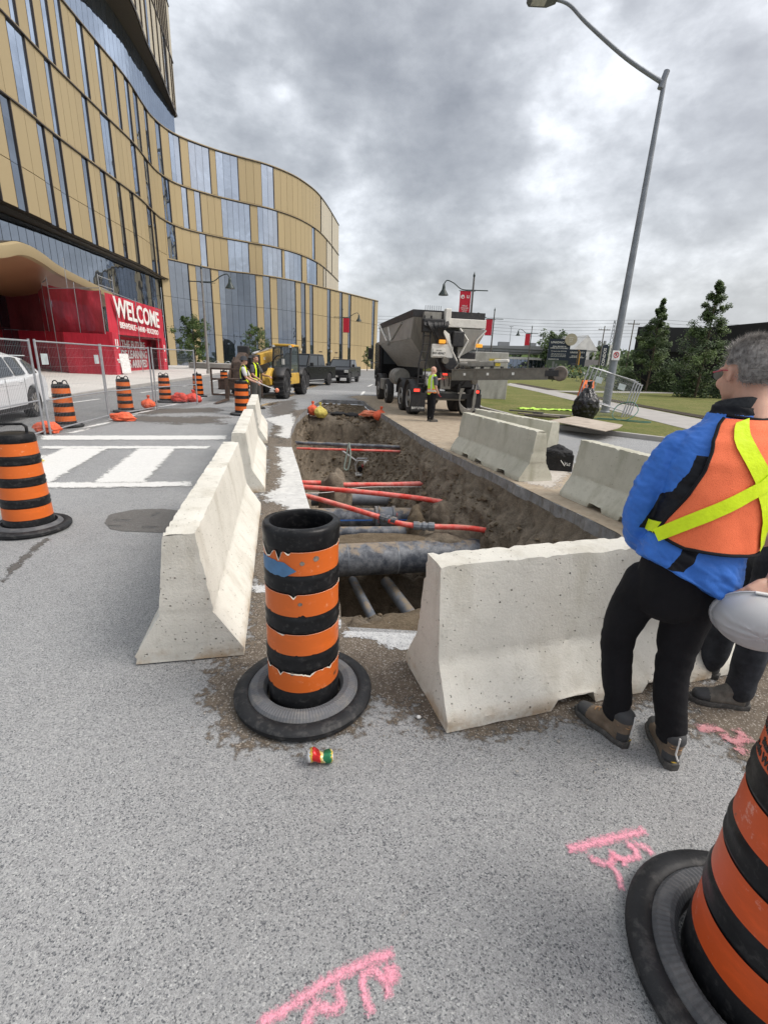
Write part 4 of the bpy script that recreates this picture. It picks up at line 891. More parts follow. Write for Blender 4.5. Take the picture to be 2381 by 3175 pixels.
MB().tube([(0, 0, .4), (.05, 0, .62), (.0, .0, .85)], [.10, .05, .09], 8).build('knot', M_BIN, gb, smooth=True)
M_PLY = conc_mat('dirty_plywood', (.40, .34, .28), (.50, .44, .37), (.26, .22, .18), False, 1.2)
pl = MB(); pl.prism([(4.78, 14.15), (6.08, 15.6), (6.75, 13.72), (6.3, 13.0), (5.6, 12.25)], .0, .022); o = pl.build('plywood_sheet', M_PLY); o.location = (0, 0, .135); o.rotation_euler = (R(.6), 0, 0); tag(o, 'weathered plywood sheet lying over the right kerb', 'board')
for i, (x, y, l, w, rz, c) in enumerate(((5.6, 17.0, 1.5, .2, .1, (.07, .065, .06)), (5.9, 17.3, 1.3, .25, -.1, (.35, .32, .28)), (5.2, 16.6, 1.4, .18, -.5, (.16, .13, .10)), (5.0, 17.4, 1.2, .2, -.35, (.06, .055, .05)))):
    o = MB().box(-l/2, l/2, -w/2, w/2, 0, .035).build('loose_board', mat('board_%d' % i, c, .85, var=.3, bump=.3)); o.location = (x, y, .13+.035*i); o.rotation_euler = (0, R(1), rz)
    tag(o, ['dark board lowest in the pile left of the rubbish bag', 'pale board lying across the dark boards by the rubbish bag', 'brown board sticking out over the kerb left of the rubbish bag', 'black thin board at the left end of the board pile'][i], 'board')
def cloth(name, x0, x1, y0, y1, z, m, label, cat, seed, amp=.05):
    n = 40; mb = MB(); rs = [[Vector((x0+(x1-x0)*i/n, y0+(y1-y0)*j/14+.12*nz((i*.2, j*.3, seed)), z+amp*abs(fb((i*.22, j*.3, 0), 1, seed, 3)))) for i in range(n+1)] for j in range(15)]
    mb.rings(rs, caps=False, closed=False); o = mb.build(name, m, smooth=60); s = o.modifiers.new('s', 'SOLIDIFY'); s.thickness = .006; return tag(o, label, cat)
cloth('safety_cloth', 5.5, 7.75, 20.0, 20.55, .12, mat('lime_cloth', (.55, .85, .12), .8), 'crumpled lime high-visibility cloth lying on the lawn', 'cloth', 4, .07)
M_HOSE = mat('green_hose', (.05, .16, .12), .5)
tag(pipe('garden_hose', 'looped green hose on the grass at the foot of the galvanised pole', [(7.2, 16.9, .14), (7.8, 16.7, .15), (8.2, 16.4, .2), (8.6, 16.6, .5), (8.5, 16.9, .75), (8.1, 17.1, .6), (7.9, 16.8, .2), (8.5, 16.3, .14), (9.1, 16.6, .13), (8.2, 16.9, .14), (7.5, 17.2, .14)], .016, M_HOSE, 6, True), cat='hose')
# black crate
cr = thing('plastic_crate', 'black plastic crate with a dark cloth draped over it between two mossy barriers', 'crate', (3.12, 8.5, .006), R(-8))
for x0, x1, y0, y1 in ((-.24, .24, -.17, -.155), (-.24, .24, .155, .17), (-.24, -.225, -.155, .155), (.225, .24, -.155, .155)): MB().box(x0, x1, y0, y1, .0, .30).build('crate_side', M_BLK, cr, bevel=.004)
MB().box(-.224, .224, -.154, .154, 0, .02).build('crate_bottom', M_BLK, cr)
o = crumple('draped_cloth', (0, 0, 0), (.27, .2, .12), mat('black_cloth', (.018, .018, .02), .9), None, None, 5); o.parent = cr; o.location = (-.02, 0, .31); del_keys = [k for k in ('label', 'category') if k in o]
MB().tube([(.02, -.172, .20), (.10, -.174, .10)], .006, 5).build('swoosh_mark', M_WP, cr); tt = text('VaS', .075, M_WP, cr, face_M((.14, -.172, .135), (0, -1, 0)) @ Matrix.Rotation(R(-12), 4, 'Z'), 'lettering', .001)
# A-frame warning sign
af = thing('folding_sign', 'orange folding road-work sign standing on the path', 'sign', (10.9, 26.9, .12), R(20))
M_ORS = mat('orange_sign_cloth', (.85, .17, .03), .6)
for s in (-1, 1):
    MB().box(-.38, .38, -.012, .012, .05, 1.15, M=Matrix.Translation((0, s*.28, 0)) @ Matrix.Rotation(R(s*13), 4, 'X')).build('sign_board', M_ORS, af, bevel=.005)
M_AF = Matrix.Translation((0, -.28, 0)) @ Matrix.Rotation(R(-13), 4, 'X')
text('ROAD\nWORK', .2, M_INK, af, M_AF @ face_M((0, -.014, .75), (0, -1, 0)), 'lettering', .001, bold=.004)
# ---------------- people ----------------
def limb(mb, pts, rad, side=(1, 0, 0), flat=1.0, n=16, sub=4):
    """closed loft with rounded ends; rad along 'side', rad*flat across it"""
    P = catmull(pts, sub) if len(pts) > 2 else [Vector(p) for p in pts]; m = len(P)
    Rr = [rad[min(int(i/sub), len(rad)-1)]*(1-(i % sub)/sub)+rad[min(int(i/sub)+1, len(rad)-1)]*((i % sub)/sub) for i in range(m)] if len(pts) > 2 else list(rad)
    s = Vector(side).normalized(); rs = []
    def ring(p, d, r):
        a = (s-d*s.dot(d)); a = a.normalized() if a.length > 1e-4 else d.orthogonal().normalized(); b = d.cross(a)
        return [p+a*r*cos(2*pi*j/n)+b*r*flat*sin(2*pi*j/n) for j in range(n)]
    for i, p in enumerate(P):
        d = (P[min(i+1, m-1)]-P[max(i-1, 0)]).normalized()
        if i == 0:
            for k in (.25, .65, .9): rs.append(ring(p-d*Rr[0]*flat*math.sqrt(1-k*k)*.8, d, Rr[0]*k))
        rs.append(ring(p, d, Rr[i]))
        if i == m-1:
            for k in (.9, .65, .25): rs.append(ring(p+d*Rr[-1]*flat*math.sqrt(1-k*k)*.8, d, Rr[-1]*k))
    mb.rings(rs)
def ell(mb, c, r, M=None, n=20):
    rs = []
    for i in range(1, n//2):
        t = pi*i/(n//2); rs.append([Vector(c)+((M or Matrix()) @ Vector((r[0]*sin(t)*cos(2*pi*j/n), r[1]*sin(t)*sin(2*pi*j/n), r[2]*cos(t)))) for j in range(n)])
    mb.rings(rs)
def fuse(name, mb, m, parent, vox=.012, smooth=4, wr=0, ws=9, seed=0, assign=None, mats=None, fold=None):
    o = mb.build(name+'_tmp', m)
    r = o.modifiers.new('r', 'REMESH'); r.mode = 'VOXEL'; r.voxel_size = vox; r.adaptivity = 0
    s = o.modifiers.new('s', 'SMOOTH'); s.iterations = smooth; s.factor = .6
    me = evaluated(o); old = o.data; bpy.data.objects.remove(o); bpy.data.meshes.remove(old)
    me.name = name; me.materials.clear()
    for x in (mats or [m]): me.materials.append(x)
    if wr or fold:
        no = [v.normal.copy() for v in me.vertices]
        for v, n in zip(me.vertices, no):
            d = wr*fb(v.co, ws, seed, 3) if wr else 0
            if fold: d += fold(v.co)
            v.co += n*d
    if assign:
        for p in me.polygons: p.material_index = assign(p.center, p.normal)
    shade(me, 180)
    x = bpy.data.objects.new(name, me); COL.objects.link(x); x.parent = parent; return x
def skin_mat(name, c):
    k = NT(name); f = k.noise(18, 4, .6); col = k.mix(k.step(f, .3, .7), mul(c, .88), mul(c, 1.12)); k.bump(k.noise(140, 3), .15, .001)
    return k.set(col, .5, 0, Subsurface_Weight=.08, Subsurface_Scale=.01)
M_SKIN = skin_mat('skin', (.56, .32, .235)); M_SKIN2 = skin_mat('tanned_skin', (.42, .22, .15))
def fabric(name, c, v=.15, s=5, rough=.85, bumpd=.6): 
    k = NT(name); f = k.noise(s, 6, .65); col = k.mix(k.step(f, .3, .7), mul(c, 1-v), mul(c, 1+v)); k.bump(k.math('ADD', k.noise(22, 5, .6), k.math('MULTIPLY', k.noise(300, 2), .15)), bumpd, .006); return k.set(col, rough, 0, Specular_IOR_Level=.22)
def panel_jacket():
    k = NT('blue_jacket_with_black_panels'); x, y, z = k.sep(); X = k.math('ADD', x, 1.27)
    gt = lambda a, b: k.math('GREATER_THAN', a, b); lt = lambda a, b: k.math('LESS_THAN', a, b); an = lambda *v: v[0] if len(v) == 1 else k.math('MULTIPLY', v[0], an(*v[1:]))
    lin = k.math('ADD', k.math('MULTIPLY', k.math('SUBTRACT', z, 1.14), .34), 1.105); cen = k.math('ADD', k.math('MULTIPLY', k.math('SUBTRACT', z, 1.03), .5), 1.185)
    m = k.math('MAXIMUM', an(gt(z, 1.115), lt(z, 1.45), gt(X, lin), lt(X, 1.34)), an(gt(z, 1.0), lt(z, 1.116), lt(k.math('ABSOLUTE', k.math('SUBTRACT', X, cen)), .028)))
    f = k.noise(7, 6, .65); c = k.mix(k.step(f, .3, .7), (.036, .145, .51), (.055, .205, .69)); c = k.mix(m, c, (.008, .009, .013))
    k.bump(k.math('ADD', k.noise(22, 5, .6), k.math('MULTIPLY', k.noise(300, 2), .15)), .6, .006); return k.set(c, .52, 0, Specular_IOR_Level=.25)
M_JKT = panel_jacket(); M_JBLK = fabric('black_nylon_panel', (.008, .009, .013), .2, 7, .6)
M_PANT = fabric('black_trousers', (.010, .010, .012), .25); M_PANT2 = fabric('worn_dark_work_trousers', (.035, .038, .045), .5, 9)
M_GPANT = fabric('grey_trousers', (.10, .10, .095)); M_TEE = fabric('white_t_shirt', (.6, .6, .6)); M_GTEE = fabric('grey_t_shirt', (.09, .09, .1))
def vest_mesh_mat(name, c, c2):
    k = NT(name); v = k.voro(190, 'DISTANCE_TO_EDGE', 'Distance', rnd=.9)
    col = k.mix(k.math('MULTIPLY', k.step(v, .1, .4), .55), c, c2); col = k.mix(k.math('MULTIPLY', k.step(k.noise(6, 4, .6), .35, .7), .35), col, mul(c, 1.15)); k.bump(k.math('ADD', v, k.math('MULTIPLY', k.noise(12, 5), 2.)), .5, .004); return k.set(col, .75)
M_VESTO = vest_mesh_mat('orange_mesh_vest', (1.0, .20, .075), (.72, .075, .03))
M_LIME = fabric('lime_reflective_tape', (.72, .92, .02), .08, 30, .4); M_VY = fabric('lime_vest', (.55, .85, .06), .1); M_SIL = fabric('silver_tape', (.62, .62, .55), .1, 10, .4); M_VORB = fabric('orange_vest_trim', (.85, .26, .06), .1)
M_HAIR = mat('grey_hair', (.35, .33, .315), .6, var=.45, scale=45)
M_DHAIR = mat('short_dark_hair', (.06, .045, .035), .7, var=.4, scale=60)
def hand(name, parent, wrist, dr, palm_n, m, curl=.5, s=1.0, thumb=1, vox=.0045):
    """palm and five separate fingers; dr = pointing direction, palm_n = side the fingers close to, thumb = +1/-1 side"""
    d = Vector(dr).normalized(); n = Vector(palm_n); n = (n-d*n.dot(d)).normalized(); a = d.cross(n)*thumb; w = Vector(wrist); mb = MB()
    limb(mb, [w-d*.05*s, w, w+d*.035*s, w+d*.085*s], [.027*s, .027*s, .038*s, .040*s], side=a, flat=.45, sub=3)
    for i, (off, l, r) in enumerate(((.030, .072, .0095), (.010, .082, .0098), (-.011, .076, .0094), (-.030, .060, .0085))):
        p = w+d*.085*s+a*off*s; pts = [p-d*.02*s]; ang = 0; q = p; pts.append(q)
        for sg in (.45, .32, .23):
            ang += curl*(.9 if sg < .44 else .6)*1.1; q = q+(d*cos(ang)+n*sin(ang))*l*sg*s*1.15; pts.append(q)
        limb(mb, pts, [r*s, r*s, r*.95*s, r*.85*s, r*.7*s], side=a, n=10, sub=3)
    p = w+a*.030*s+d*.02*s; limb(mb, [p, p+(a*.8+d*.6)*.032*s, p+(a*.75+d*.9+n*.5)*.052*s, p+(a*.5+d*1.0+n*.8)*.07*s], [.014*s, .0125*s, .0115*s, .009*s], side=n, n=10, sub=3)
    return fuse(name, mb, m, parent, vox*s, 2)
def head_mesh(mb, c, f, s=1.0):
    """skull, face, nose, ears, neck; c = skull centre, f = facing direction"""
    f = Vector(f).normalized(); r = Vector((f.y, -f.x, 0)).normalized(); u = r.cross(f); M = Matrix((r, f, u)).transposed(); c = Vector(c)
    P = lambda x, y, z: c+M @ Vector((x, y, z))*s
    M3 = M.to_3x3()
    ell(mb, P(0, -.012, .028), (.077*s, .096*s, .092*s), M3, 28); ell(mb, P(0, .025, -.03), (.062*s, .066*s, .085*s), M3, 24)
    ell(mb, P(0, .050, -.085), (.036*s, .034*s, .028*s), M3, 16)
    limb(mb, [P(0, .084, .014), P(0, .094, -.018), P(0, .100, -.032)], [.009*s, .011*s, .013*s], side=r, n=10, sub=3)
    ell(mb, P(0, .088, -.062), (.024*s, .012*s, .007*s), M3, 12); ell(mb, P(0, .086, -.074), (.020*s, .011*s, .007*s), M3, 12)
    ell(mb, P(0, .078, .024), (.056*s, .014*s, .012*s), M3, 12)
    for sx in (-1, 1):
        ell(mb, P(sx*.040, .065, -.03), (.022*s, .022*s, .024*s), M3, 14)
        e = Matrix.Rotation(sx*R(22), 3, 'Z'); ell(mb, P(sx*.080, -.006, -.002), (.009*s, .019*s, .032*s), M3 @ e, 16); ell(mb, P(sx*.083, -.014, .014), (.010*s, .012*s, .016*s), M3 @ e, 14)
    limb(mb, [P(0, -.02, -.04), P(0, -.035, -.10), P(0, -.045, -.17)], [.058*s, .056*s, .066*s], side=r, sub=3)
    return P, M3
def eyes(parent, P, s=1.0):
    for sx in (-1, 1):
        mb = MB(); ell(mb, P(sx*.030, .078, .004), (.0115*s, .0105*s, .0095*s), None, 12); mb.build('eye', mat('eye_white', (.6, .58, .55), .25), parent, smooth=True)
        mb = MB(); ell(mb, P(sx*.030, .0865, .004), (.005*s, .0035*s, .005*s), None, 10); mb.build('iris', mat('iris', (.05, .035, .025), .2), parent, smooth=True)
def hair(parent, P, M3, m, s=1.0, strands=0, length=.02, low=-.02):
    mb = MB(); n = 40; rs = []; rnd = random.Random(5); tips = []
    for i in range(1, 20):
        t = R(150)*i/20; ring = []
        for j in range(n):
            a = 2*pi*j/n; x, y, z = sin(t)*cos(a), sin(t)*sin(a), cos(t)
            lim = .55 if y > .1 else (-.62 if y < -.25 else .0+.0)       # hairline: high on the brow, low at the nape
            if abs(x) > .6 and -.25 < y < .35: lim = .10
            k = 1.085+.03*nz((x*5, y*5, z*5), 1.3)
            if z < lim: k = max(.82, 1.085-(lim-z)*1.3)
            q = P(x*.077*k, -.012+y*.096*k, .028+z*.092*k); ring.append(q)
            if z > lim-.05: tips.append((q, Vector((x/.9, y, z)).normalized()))
        rs.append(ring)
    mb.rings(rs); o = mb.build('hair', m, parent, smooth=180)
    if strands:
        mb = MB()
        for i in range(strands):
            q, d = rnd.choice(tips); dn = (M3 @ d).normalized(); dn = (dn*.55+(M3 @ Vector((0, -.55, .25)))*.6+Vector((rnd.gauss(0, .2), rnd.gauss(0, .2), rnd.gauss(0, .2)))).normalized()
            q = q+Vector((rnd.gauss(0, .004), rnd.gauss(0, .004), rnd.gauss(0, .004))); l = length*rnd.uniform(.5, 1.2); sd = dn.orthogonal().normalized()*.0009
            mb.add([q-sd, q+sd, q+dn*l], [(0, 1, 2)])
        h = mb.build('hair_tufts', m, parent, fix=False); h['kind'] = 'stuff'
    return o
def boot(parent, heel, dr, s=1.0, m=None, msole=None, detail=True, top=.15):
    d = Vector((*dr[:2], 0)).normalized(); r = Vector((d.y, -d.x, 0)); h = Vector((heel[0], heel[1], 0)); z = heel[2] if len(heel) > 2 else 0
    P = lambda a, b, c: h+r*a*s+d*b*s+Vector((0, 0, z+c*s))
    outl = [(-.030, 0), (-.038, .05), (-.036, .12), (-.050, .20), (-.044, .265), (-.012, .305), (.022, .30), (.048, .26), (.052, .20), (.038, .12), (.040, .05), (.032, 0), (0, -.012)]
    mb = MB(); mb.rings([[P(a*k, b*(1 if c else 1)-(.0), c) for a, b in outl] for c, k in ((0, .96), (.012, 1.04), (.032, 1.05), (.036, .98))]); b = mb.build('boot_sole', msole or M_SOLE, parent, smooth=50)
    u = MB(); limb(u, [P(0, .035, .05), P(0, .10, .055), P(0, .19, .055), P(0, .262, .05)], [.038*s, .042*s, .049*s, .040*s], side=r, flat=.85, sub=4)
    limb(u, [P(0, .045, .05), P(0, .05, .10), P(0, .045, top)], [.042*s, .045*s, .052*s], side=r, flat=1.15, sub=4); limb(u, [P(0, .17, .07), P(0, .10, .11)], [.036*s, .040*s], side=r, sub=1)
    m = m or M_BOOT
    def asg(c, n):
        q = c-h; fwd = q.dot(d)/s; zz = (q.z-z)/s
        if fwd > .215 or (fwd < .035 and zz < .085) or zz > .145: return 1
        return 0
    o = fuse('boot', u, m, parent, .007, 2, .0015, 30, assign=asg, mats=[m, M_TOE])
    if detail:
        for k in range(5):
            f_ = k/4; c = P(0, .185-.085*f_, .098+.045*f_); mb = MB(); mb.tube([c-r*.022*s-d*.004, c+Vector((0, 0, .004))+d*.006, c+r*.022*s-d*.004], .0045, 6); mb.build('lace', M_LACE, parent, smooth=True)
        mb = MB(); mb.tube([P(.018, -.004, .06), P(.0, -.010, .10), P(0, -.012, top+.03)], .004, 6); mb.build('heel_cord', M_WHP, parent, smooth=True)
        for k in range(2):
            mb = MB(); mb.tube([P(-.046, .04, .125+.016*k), P(-.02, -.004, .12+.016*k), P(.02, -.004, .12+.016*k), P(.046, .04, .125+.016*k)], .0025, 6); mb.build('stitched_trim', M_LACE, parent, smooth=True)
        c = MB(); q = P(0, -.0135, .055); c.add([q-r*.014, q-Vector((0, 0, .004)), q+r*.014, q+Vector((0, 0, .004))], [(0, 1, 2, 3)]); c.build('logo_tab', mat('yellow_tab', (.75, .5, .05), .5), parent, fix=False)
    return o
M_SOLE = mat('dark_grey_sole', (.06, .058, .055), .8, var=.3, scale=20, dirt=(.25, .24, .22), damt=.4); M_BOOT = mat('brown_nubuck', (.155, .115, .08), .8, var=.35, scale=14, dirt=(.2, .17, .13), damt=.4, bump=.3)
M_TOE = mat('charcoal_rubber_toe', (.045, .047, .05), .65, var=.2); M_LACE = mat('tan_lace', (.33, .20, .10), .8); M_BOOT2 = mat('dusty_black_boot', (.12, .11, .095), .85, var=.4, scale=16, dirt=(.2, .18, .15), damt=.5)
def man():
    B = Vector((1.27, 1.85, 0)); t = thing('person', 'grey-haired person in a blue jacket and orange vest with yellow cross at the front barrier', 'person', B)
    F = Vector((-.22, .975, 0)).normalized(); Rt = Vector((F.y, -F.x, 0)); W = lambda x, y, z: Vector((x, y, z))-B
    # torso sections: centre, half width, half depth
    TS = [(.90, (1.325, 1.875), .185, .135), (1.02, (1.325, 1.88), .195, .145), (1.16, (1.345, 1.89), .20, .14), (1.30, (1.375, 1.91), .215, .14), (1.42, (1.40, 1.93), .225, .135), (1.50, (1.415, 1.945), .205, .115), (1.555, (1.42, 1.955), .15, .095), (1.60, (1.42, 1.965), .085, .08)]
    def ts(z):
        for a, b in zip(TS, TS[1:]):
            if z <= b[0] or b is TS[-1]:
                k = max(0, min(1, (z-a[0])/(b[0]-a[0]))); k2 = k*k*(3-2*k)*.4+k*.6
                return Vector((a[1][0]+(b[1][0]-a[1][0])*k2, a[1][1]+(b[1][1]-a[1][1])*k2, z)), a[2]+(b[2]-a[2])*k2, a[3]+(b[3]-a[3])*k2
    def surf(ph, z, off=0):      # ph = 0 at the middle of the back, positive towards his right
        c, w, d = ts(z); return c+Rt*(w+off)*sin(ph)-F*(d+off)*cos(ph)-B
    hc = (1.435, 1.985, 1.757); hf = (-.12, .985, -.08)
    sk = MB(); P, M3 = head_mesh(sk, Vector(hc)-B, hf, 1.06)
    # body under the clothes, continuous with head, forearm stubs and legs
    limb(sk, [W(1.30, 1.88, .95), W(1.34, 1.9, 1.15), W(1.39, 1.93, 1.38), W(1.42, 1.96, 1.54)], [.12, .13, .155, .07], side=Rt, flat=.62, sub=4)
    Ls, Le, Lw = W(1.245, 1.985, 1.475), W(1.135, 1.985, 1.19), W(1.21, 1.975, 1.06)
    Rs, Re, Rw = W(1.60, 1.905, 1.46), W(1.69, 1.80, 1.19), W(1.545, 1.70, .995)
    limb(sk, [Ls, Le, Lw], [.05, .042, .03]); limb(sk, [Rs, Re, Rw], [.05, .042, .030])
    Lh, Lk, La = W(1.20, 1.93, .82), W(1.155, 1.985, .52), W(1.185, 1.925, .17); Rh, Rk, Ra = W(1.36, 1.86, .82), W(1.345, 1.86, .50), W(1.377, 1.795, .17)
    limb(sk, [Lh, Lk, La], [.08, .05, .026]); limb(sk, [Rh, Rk, Ra], [.08, .05, .026])
    fuse('body', sk, M_SKIN, t, .0068, 2)
    hair(t, P, M3, M_HAIR, 1.0, 9000, .030)
    # glasses
    for sx in (-1, 1):
        MB().tube([P(sx*.066, .088, .012), P(sx*.084, .02, .016), P(sx*.088, -.012, .012)], .0028, 6).build('temple_arm', M_GLR, t, smooth=True)
        lz = MB(); lz.lathe([(.022, 0), (.022, .002)], 16, M=Matrix.Translation(P(sx*.034, .100, .004)) @ (M3.to_4x4()) @ Matrix.Rotation(R(90), 4, 'X')); lz.build('lens', M_LENS, t)
        MB().tube([P(sx*.034+.024*cos(a), .100, .004+.021*sin(a)) for a in [2*pi*k/12 for k in range(13)]], .002, 5).build('lens_rim', M_BLK, t, smooth=True)
    # trousers
    p = MB(); limb(p, [W(1.285, 1.885, .80), W(1.29, 1.89, .93), W(1.31, 1.885, 1.04), W(1.325, 1.89, 1.12)], [.165, .174, .174, .165], side=Rt, flat=.78, sub=3)
    limb(p, [W(1.195, 1.93, .86), W(1.155, 1.975, .66), W(1.15, 1.985, .52), W(1.16, 1.965, .36), W(1.178, 1.94, .23), W(1.185, 1.935, .15)], [.100, .086, .073, .067, .062, .062], side=Rt, flat=1.05, sub=4)
    limb(p, [W(1.37, 1.86, .86), W(1.352, 1.865, .66), W(1.35, 1.86, .50), W(1.352, 1.835, .34), W(1.366, 1.805, .23), W(1.375, 1.80, .145)], [.102, .090, .076, .069, .063, .063], side=Rt, flat=1.05, sub=4)
    def pf(c):
        z = c.z; kn = math.exp(-((z-.50)/.10)**2)+1.3*math.exp(-((z-.17)/.08)**2)+.3
        return .007*kn*fb((c.x*4, c.y*4, z*13+c.x*6), 1, 3, 3)
    fuse('trousers', p, M_PANT, t, .0095, 3, fold=pf)
    # jacket: torso with a slanted, lifted hem, and sleeves
    j = MB(); rs = []; n = 32
    for z0 in (.90, .905, .96, 1.02, 1.09, 1.16, 1.23, 1.30, 1.37, 1.43, 1.48, 1.52, 1.55, 1.58, 1.61, 1.64):
        c, w, d = ts(min(z0, 1.6)); w += .016; d += .016; ring = []
        if z0 > 1.6: w -= .004
        for q in range(n):
            ph = 2*pi*q/n; zz = z0; fl = max(0, 1-(z0-.90)/.22)
            u = sin(ph)
            zz += fl*(.12*max(0, -u)+.09*max(0, u-.3)-.015*(1-abs(u)))*1.0
            k = 1+.14*fl*(1-.3*u)+.02*sin(ph*5+z0*7)*fl
            ring.append(Vector((c.x, c.y, zz))+Rt*w*k*u-F*d*k*cos(ph)-B)
        rs.append(ring)
    j.rings(rs)
    limb(j, [W(1.30, 1.975, 1.475), W(1.225, 1.985, 1.445), W(1.165, 1.985, 1.33), W(1.125, 1.98, 1.21), W(1.125, 1.985, 1.11), W(1.155, 2.0, 1.04), W(1.185, 2.015, 1.0)], [.073, .079, .076, .073, .071, .066, .050], side=F, flat=.95, sub=4)
    limb(j, [W(1.54, 1.915, 1.475), W(1.615, 1.895, 1.43), W(1.665, 1.855, 1.31), W(1.685, 1.80, 1.20), W(1.66, 1.755, 1.12), W(1.62, 1.735, 1.07)], [.078, .084, .078, .072, .065, .055], side=F, flat=.95, sub=4)
    def jf(c):
        w = .006*fb((c.x*6, c.y*6, c.z*10+c.x*7), 1.2, 6, 3)-.011*abs(fb((c.x*9+c.z*13, c.y*8, c.z*5), 1.0, 8, 3))+.003; low = max(0, min(1, (1.15-c.z)/.2))
        cr = .010*abs(fb((c.x*7+c.z*9, c.y*5, c.z*4), 1.1, 2, 3)); return w+cr*(low+.4)-.004
    LA, LB = Ls, Lw
    def ja(c, nn):
        X, Y, z = c.x+B.x, c.y+B.y, c.z
        if z > 1.605: return 1
        bx = X*(1.95/max(Y, 1.2))          # plan bearing, so the panel edge runs straight down the sleeve
        if X > 1.60 and z < 1.40 and nn.y < .3: return 1
        return 0
    def ja_old(c, nn):
        x, z = c.x+B.x, c.z
        arm = x < 1.225+max(0, (z-1.3))*.05
        # sleeve: black inside panel facing the back of the torso; torso: black flank
        if z < 1.34 and z > .985:
            if arm: return 1 if (nn.x*.75-nn.y*.35 > .28+(z-1.15)*1.0 and x > 1.10+.0*z) else 0
            if x < 1.27+(1.34-z)*.12: return 1
        if not arm and z > 1.0 and c.x+B.x > 1.545 and x < 1.60: return 1
        if z > 1.605: return 1
        if x < 1.27 and z < 1.09 and z > .98 and not arm: return 1
        return 0
    fuse('jacket', j, M_JKT, t, .0058, 4, fold=jf, assign=ja, mats=[M_JKT, M_JBLK])
    cl = MB(); cc = Vector((1.42, 1.965, 1.60))-B; rs = []
    for r, z in ((.088, -.01), (.090, .02), (.084, .055), (.076, .06), (.072, .03), (.074, 0)): rs.append([cc+Vector((r*cos(a), r*.95*sin(a), z+.018*(-F.dot(Vector((cos(a), sin(a), 0)))))) for a in [2*pi*q/28 for q in range(28)]])
    cl.rings(rs, caps=False); cl.build('collar', M_COLL, t, smooth=60)
    # vest: back and front panels draped over the jacket
    PL = [(1.085, -1.50), (1.13, -1.46), (1.20, -1.32), (1.30, -1.06), (1.40, -.90), (1.48, -.88), (1.54, -.98), (1.585, -1.1)]
    def pl(z):
        z = min(max(z, PL[0][0]), PL[-1][0])
        for a, b in zip(PL, PL[1:]):
            if z <= b[0]: return a[1]+(b[1]-a[1])*(z-a[0])/(b[0]-a[0])
    def bot(ph): return 1.085+.05*max(0, -ph-.9)*1.6-.012*sin(ph*2)
    def wr(ph, z): return .006*fb((ph*1.6, z*5, 0), 1.3, 4, 3)+.005*sin(ph*6+z*9)*max(0, 1.35-z)*3
    ZT = 1.592; off = .030
    def grid(sign, o2, name, m, nph=44, nzz=40):
        g = []
        for i in range(nzz+1):
            row = []
            for k in range(nph+1):
                u = k/nph*2-1; z = 1.085+(ZT-1.085)*i/nzz; lim = -pl(z); ph = u*lim
                z2 = max(z, bot(ph)); q = surf(ph if sign > 0 else pi+ph, z2, o2+wr(ph, z2)+(.012 if z2 < 1.3 else .012)); row.append(q)
            g.append(row)
        mb = MB(); mb.rings(g, caps=False, closed=False); return mb.build(name, m, t, smooth=180, fix=False)
    grid(1, off, 'safety_vest', M_VESTO)
    def strip(path, w, o2, name, m, n=26, lip=False):
        L = []; Rr = []
        for i in range(n+1):
            s = i/n*(len(path)-1); k = min(int(s), len(path)-2); f = s-k; a, b = Vector(path[k]), Vector(path[k+1]); p = a+(b-a)*f; dd = (b-a); dm = Vector((dd.x*.2, dd.y)).normalized(); nn = Vector((-dm.y/.2, dm.x))*w/2
            for LL, sg in ((L, 1), (Rr, -1)): q = p+nn*sg; LL.append(surf(q.x, min(q.y, 1.60), o2+wr(q.x, q.y)+.012))
        mb = MB(); mb.rings([L, Rr], caps=False, closed=False); return mb.build(name, m, t, smooth=180, fix=False)
    strip([(-.62, 1.59), (-.50, 1.53), (-.05, 1.385), (.0, 1.36), (.35, 1.23), (.62, 1.10)], .052, off+.0085, 'reflective_tape', M_LIME)
    strip([(-1.40, 1.125), (-.75, 1.235), (0, 1.36), (.55, 1.50), (.75, 1.59)], .052, off+.0125, 'reflective_tape', M_LIME)
    edge = [(pl(z), max(z, bot(pl(z)))) for z in [ZT-(ZT-1.10)*i/24 for i in range(25)]]; bt = [(-1.46+2.92*i/30, bot(-1.46+2.92*i/30)) for i in range(31)]
    for path in (edge, bt, [(-a, b) for a, b in edge]):
        MB().tube([surf(a, b, off+.014+wr(a, b)) for a, b in path], .0065, 6).build('vest_binding', M_BIND, t, smooth=True)
    MB().tube([surf(-1.1+2.2*i/20, 1.592+.010*abs(-1+i/10), .032) for i in range(21)], .007, 6).build('vest_binding', M_BIND, t, smooth=True)
    q = MB(); g = [[surf(-2.05+.62*k/10, z+.006*k/10*3, .022) for k in range(11)] for z in (1.105, 1.155)]; q.rings(g, caps=False, closed=False); q.build('waist_strap', M_LIME, t, smooth=180, fix=False)
    q = MB(); g = [[surf(-2.05+.62*k/10, z+.006*k/10*3, .032) for k in range(11)] for z in (1.112, 1.158)]; q.rings(g, caps=False, closed=False); q.build('waist_strap', M_LIME, t, smooth=180, fix=False)
    # forearm, cuff and the hand gripping the hard hat brim
    MB().tube([W(1.665, 1.765, 1.135), W(1.62, 1.735, 1.06)], [.066, .060], 16).build('cuff', M_JBLK, t, smooth=True)
    f_ = MB(); limb(f_, [W(1.66, 1.77, 1.12), W(1.60, 1.735, 1.05), W(1.55, 1.705, 1.0), W(1.525, 1.69, .975)], [.044, .040, .030, .027], side=F, flat=.9, sub=4); fuse('forearm', f_, M_SKIN, t, .006, 2)
    hand('hand', t, W(1.53, 1.695, .98), (-.75, -.15, -.45), (.1, .85, -.5), M_SKIN, .55, 1.0, 1)
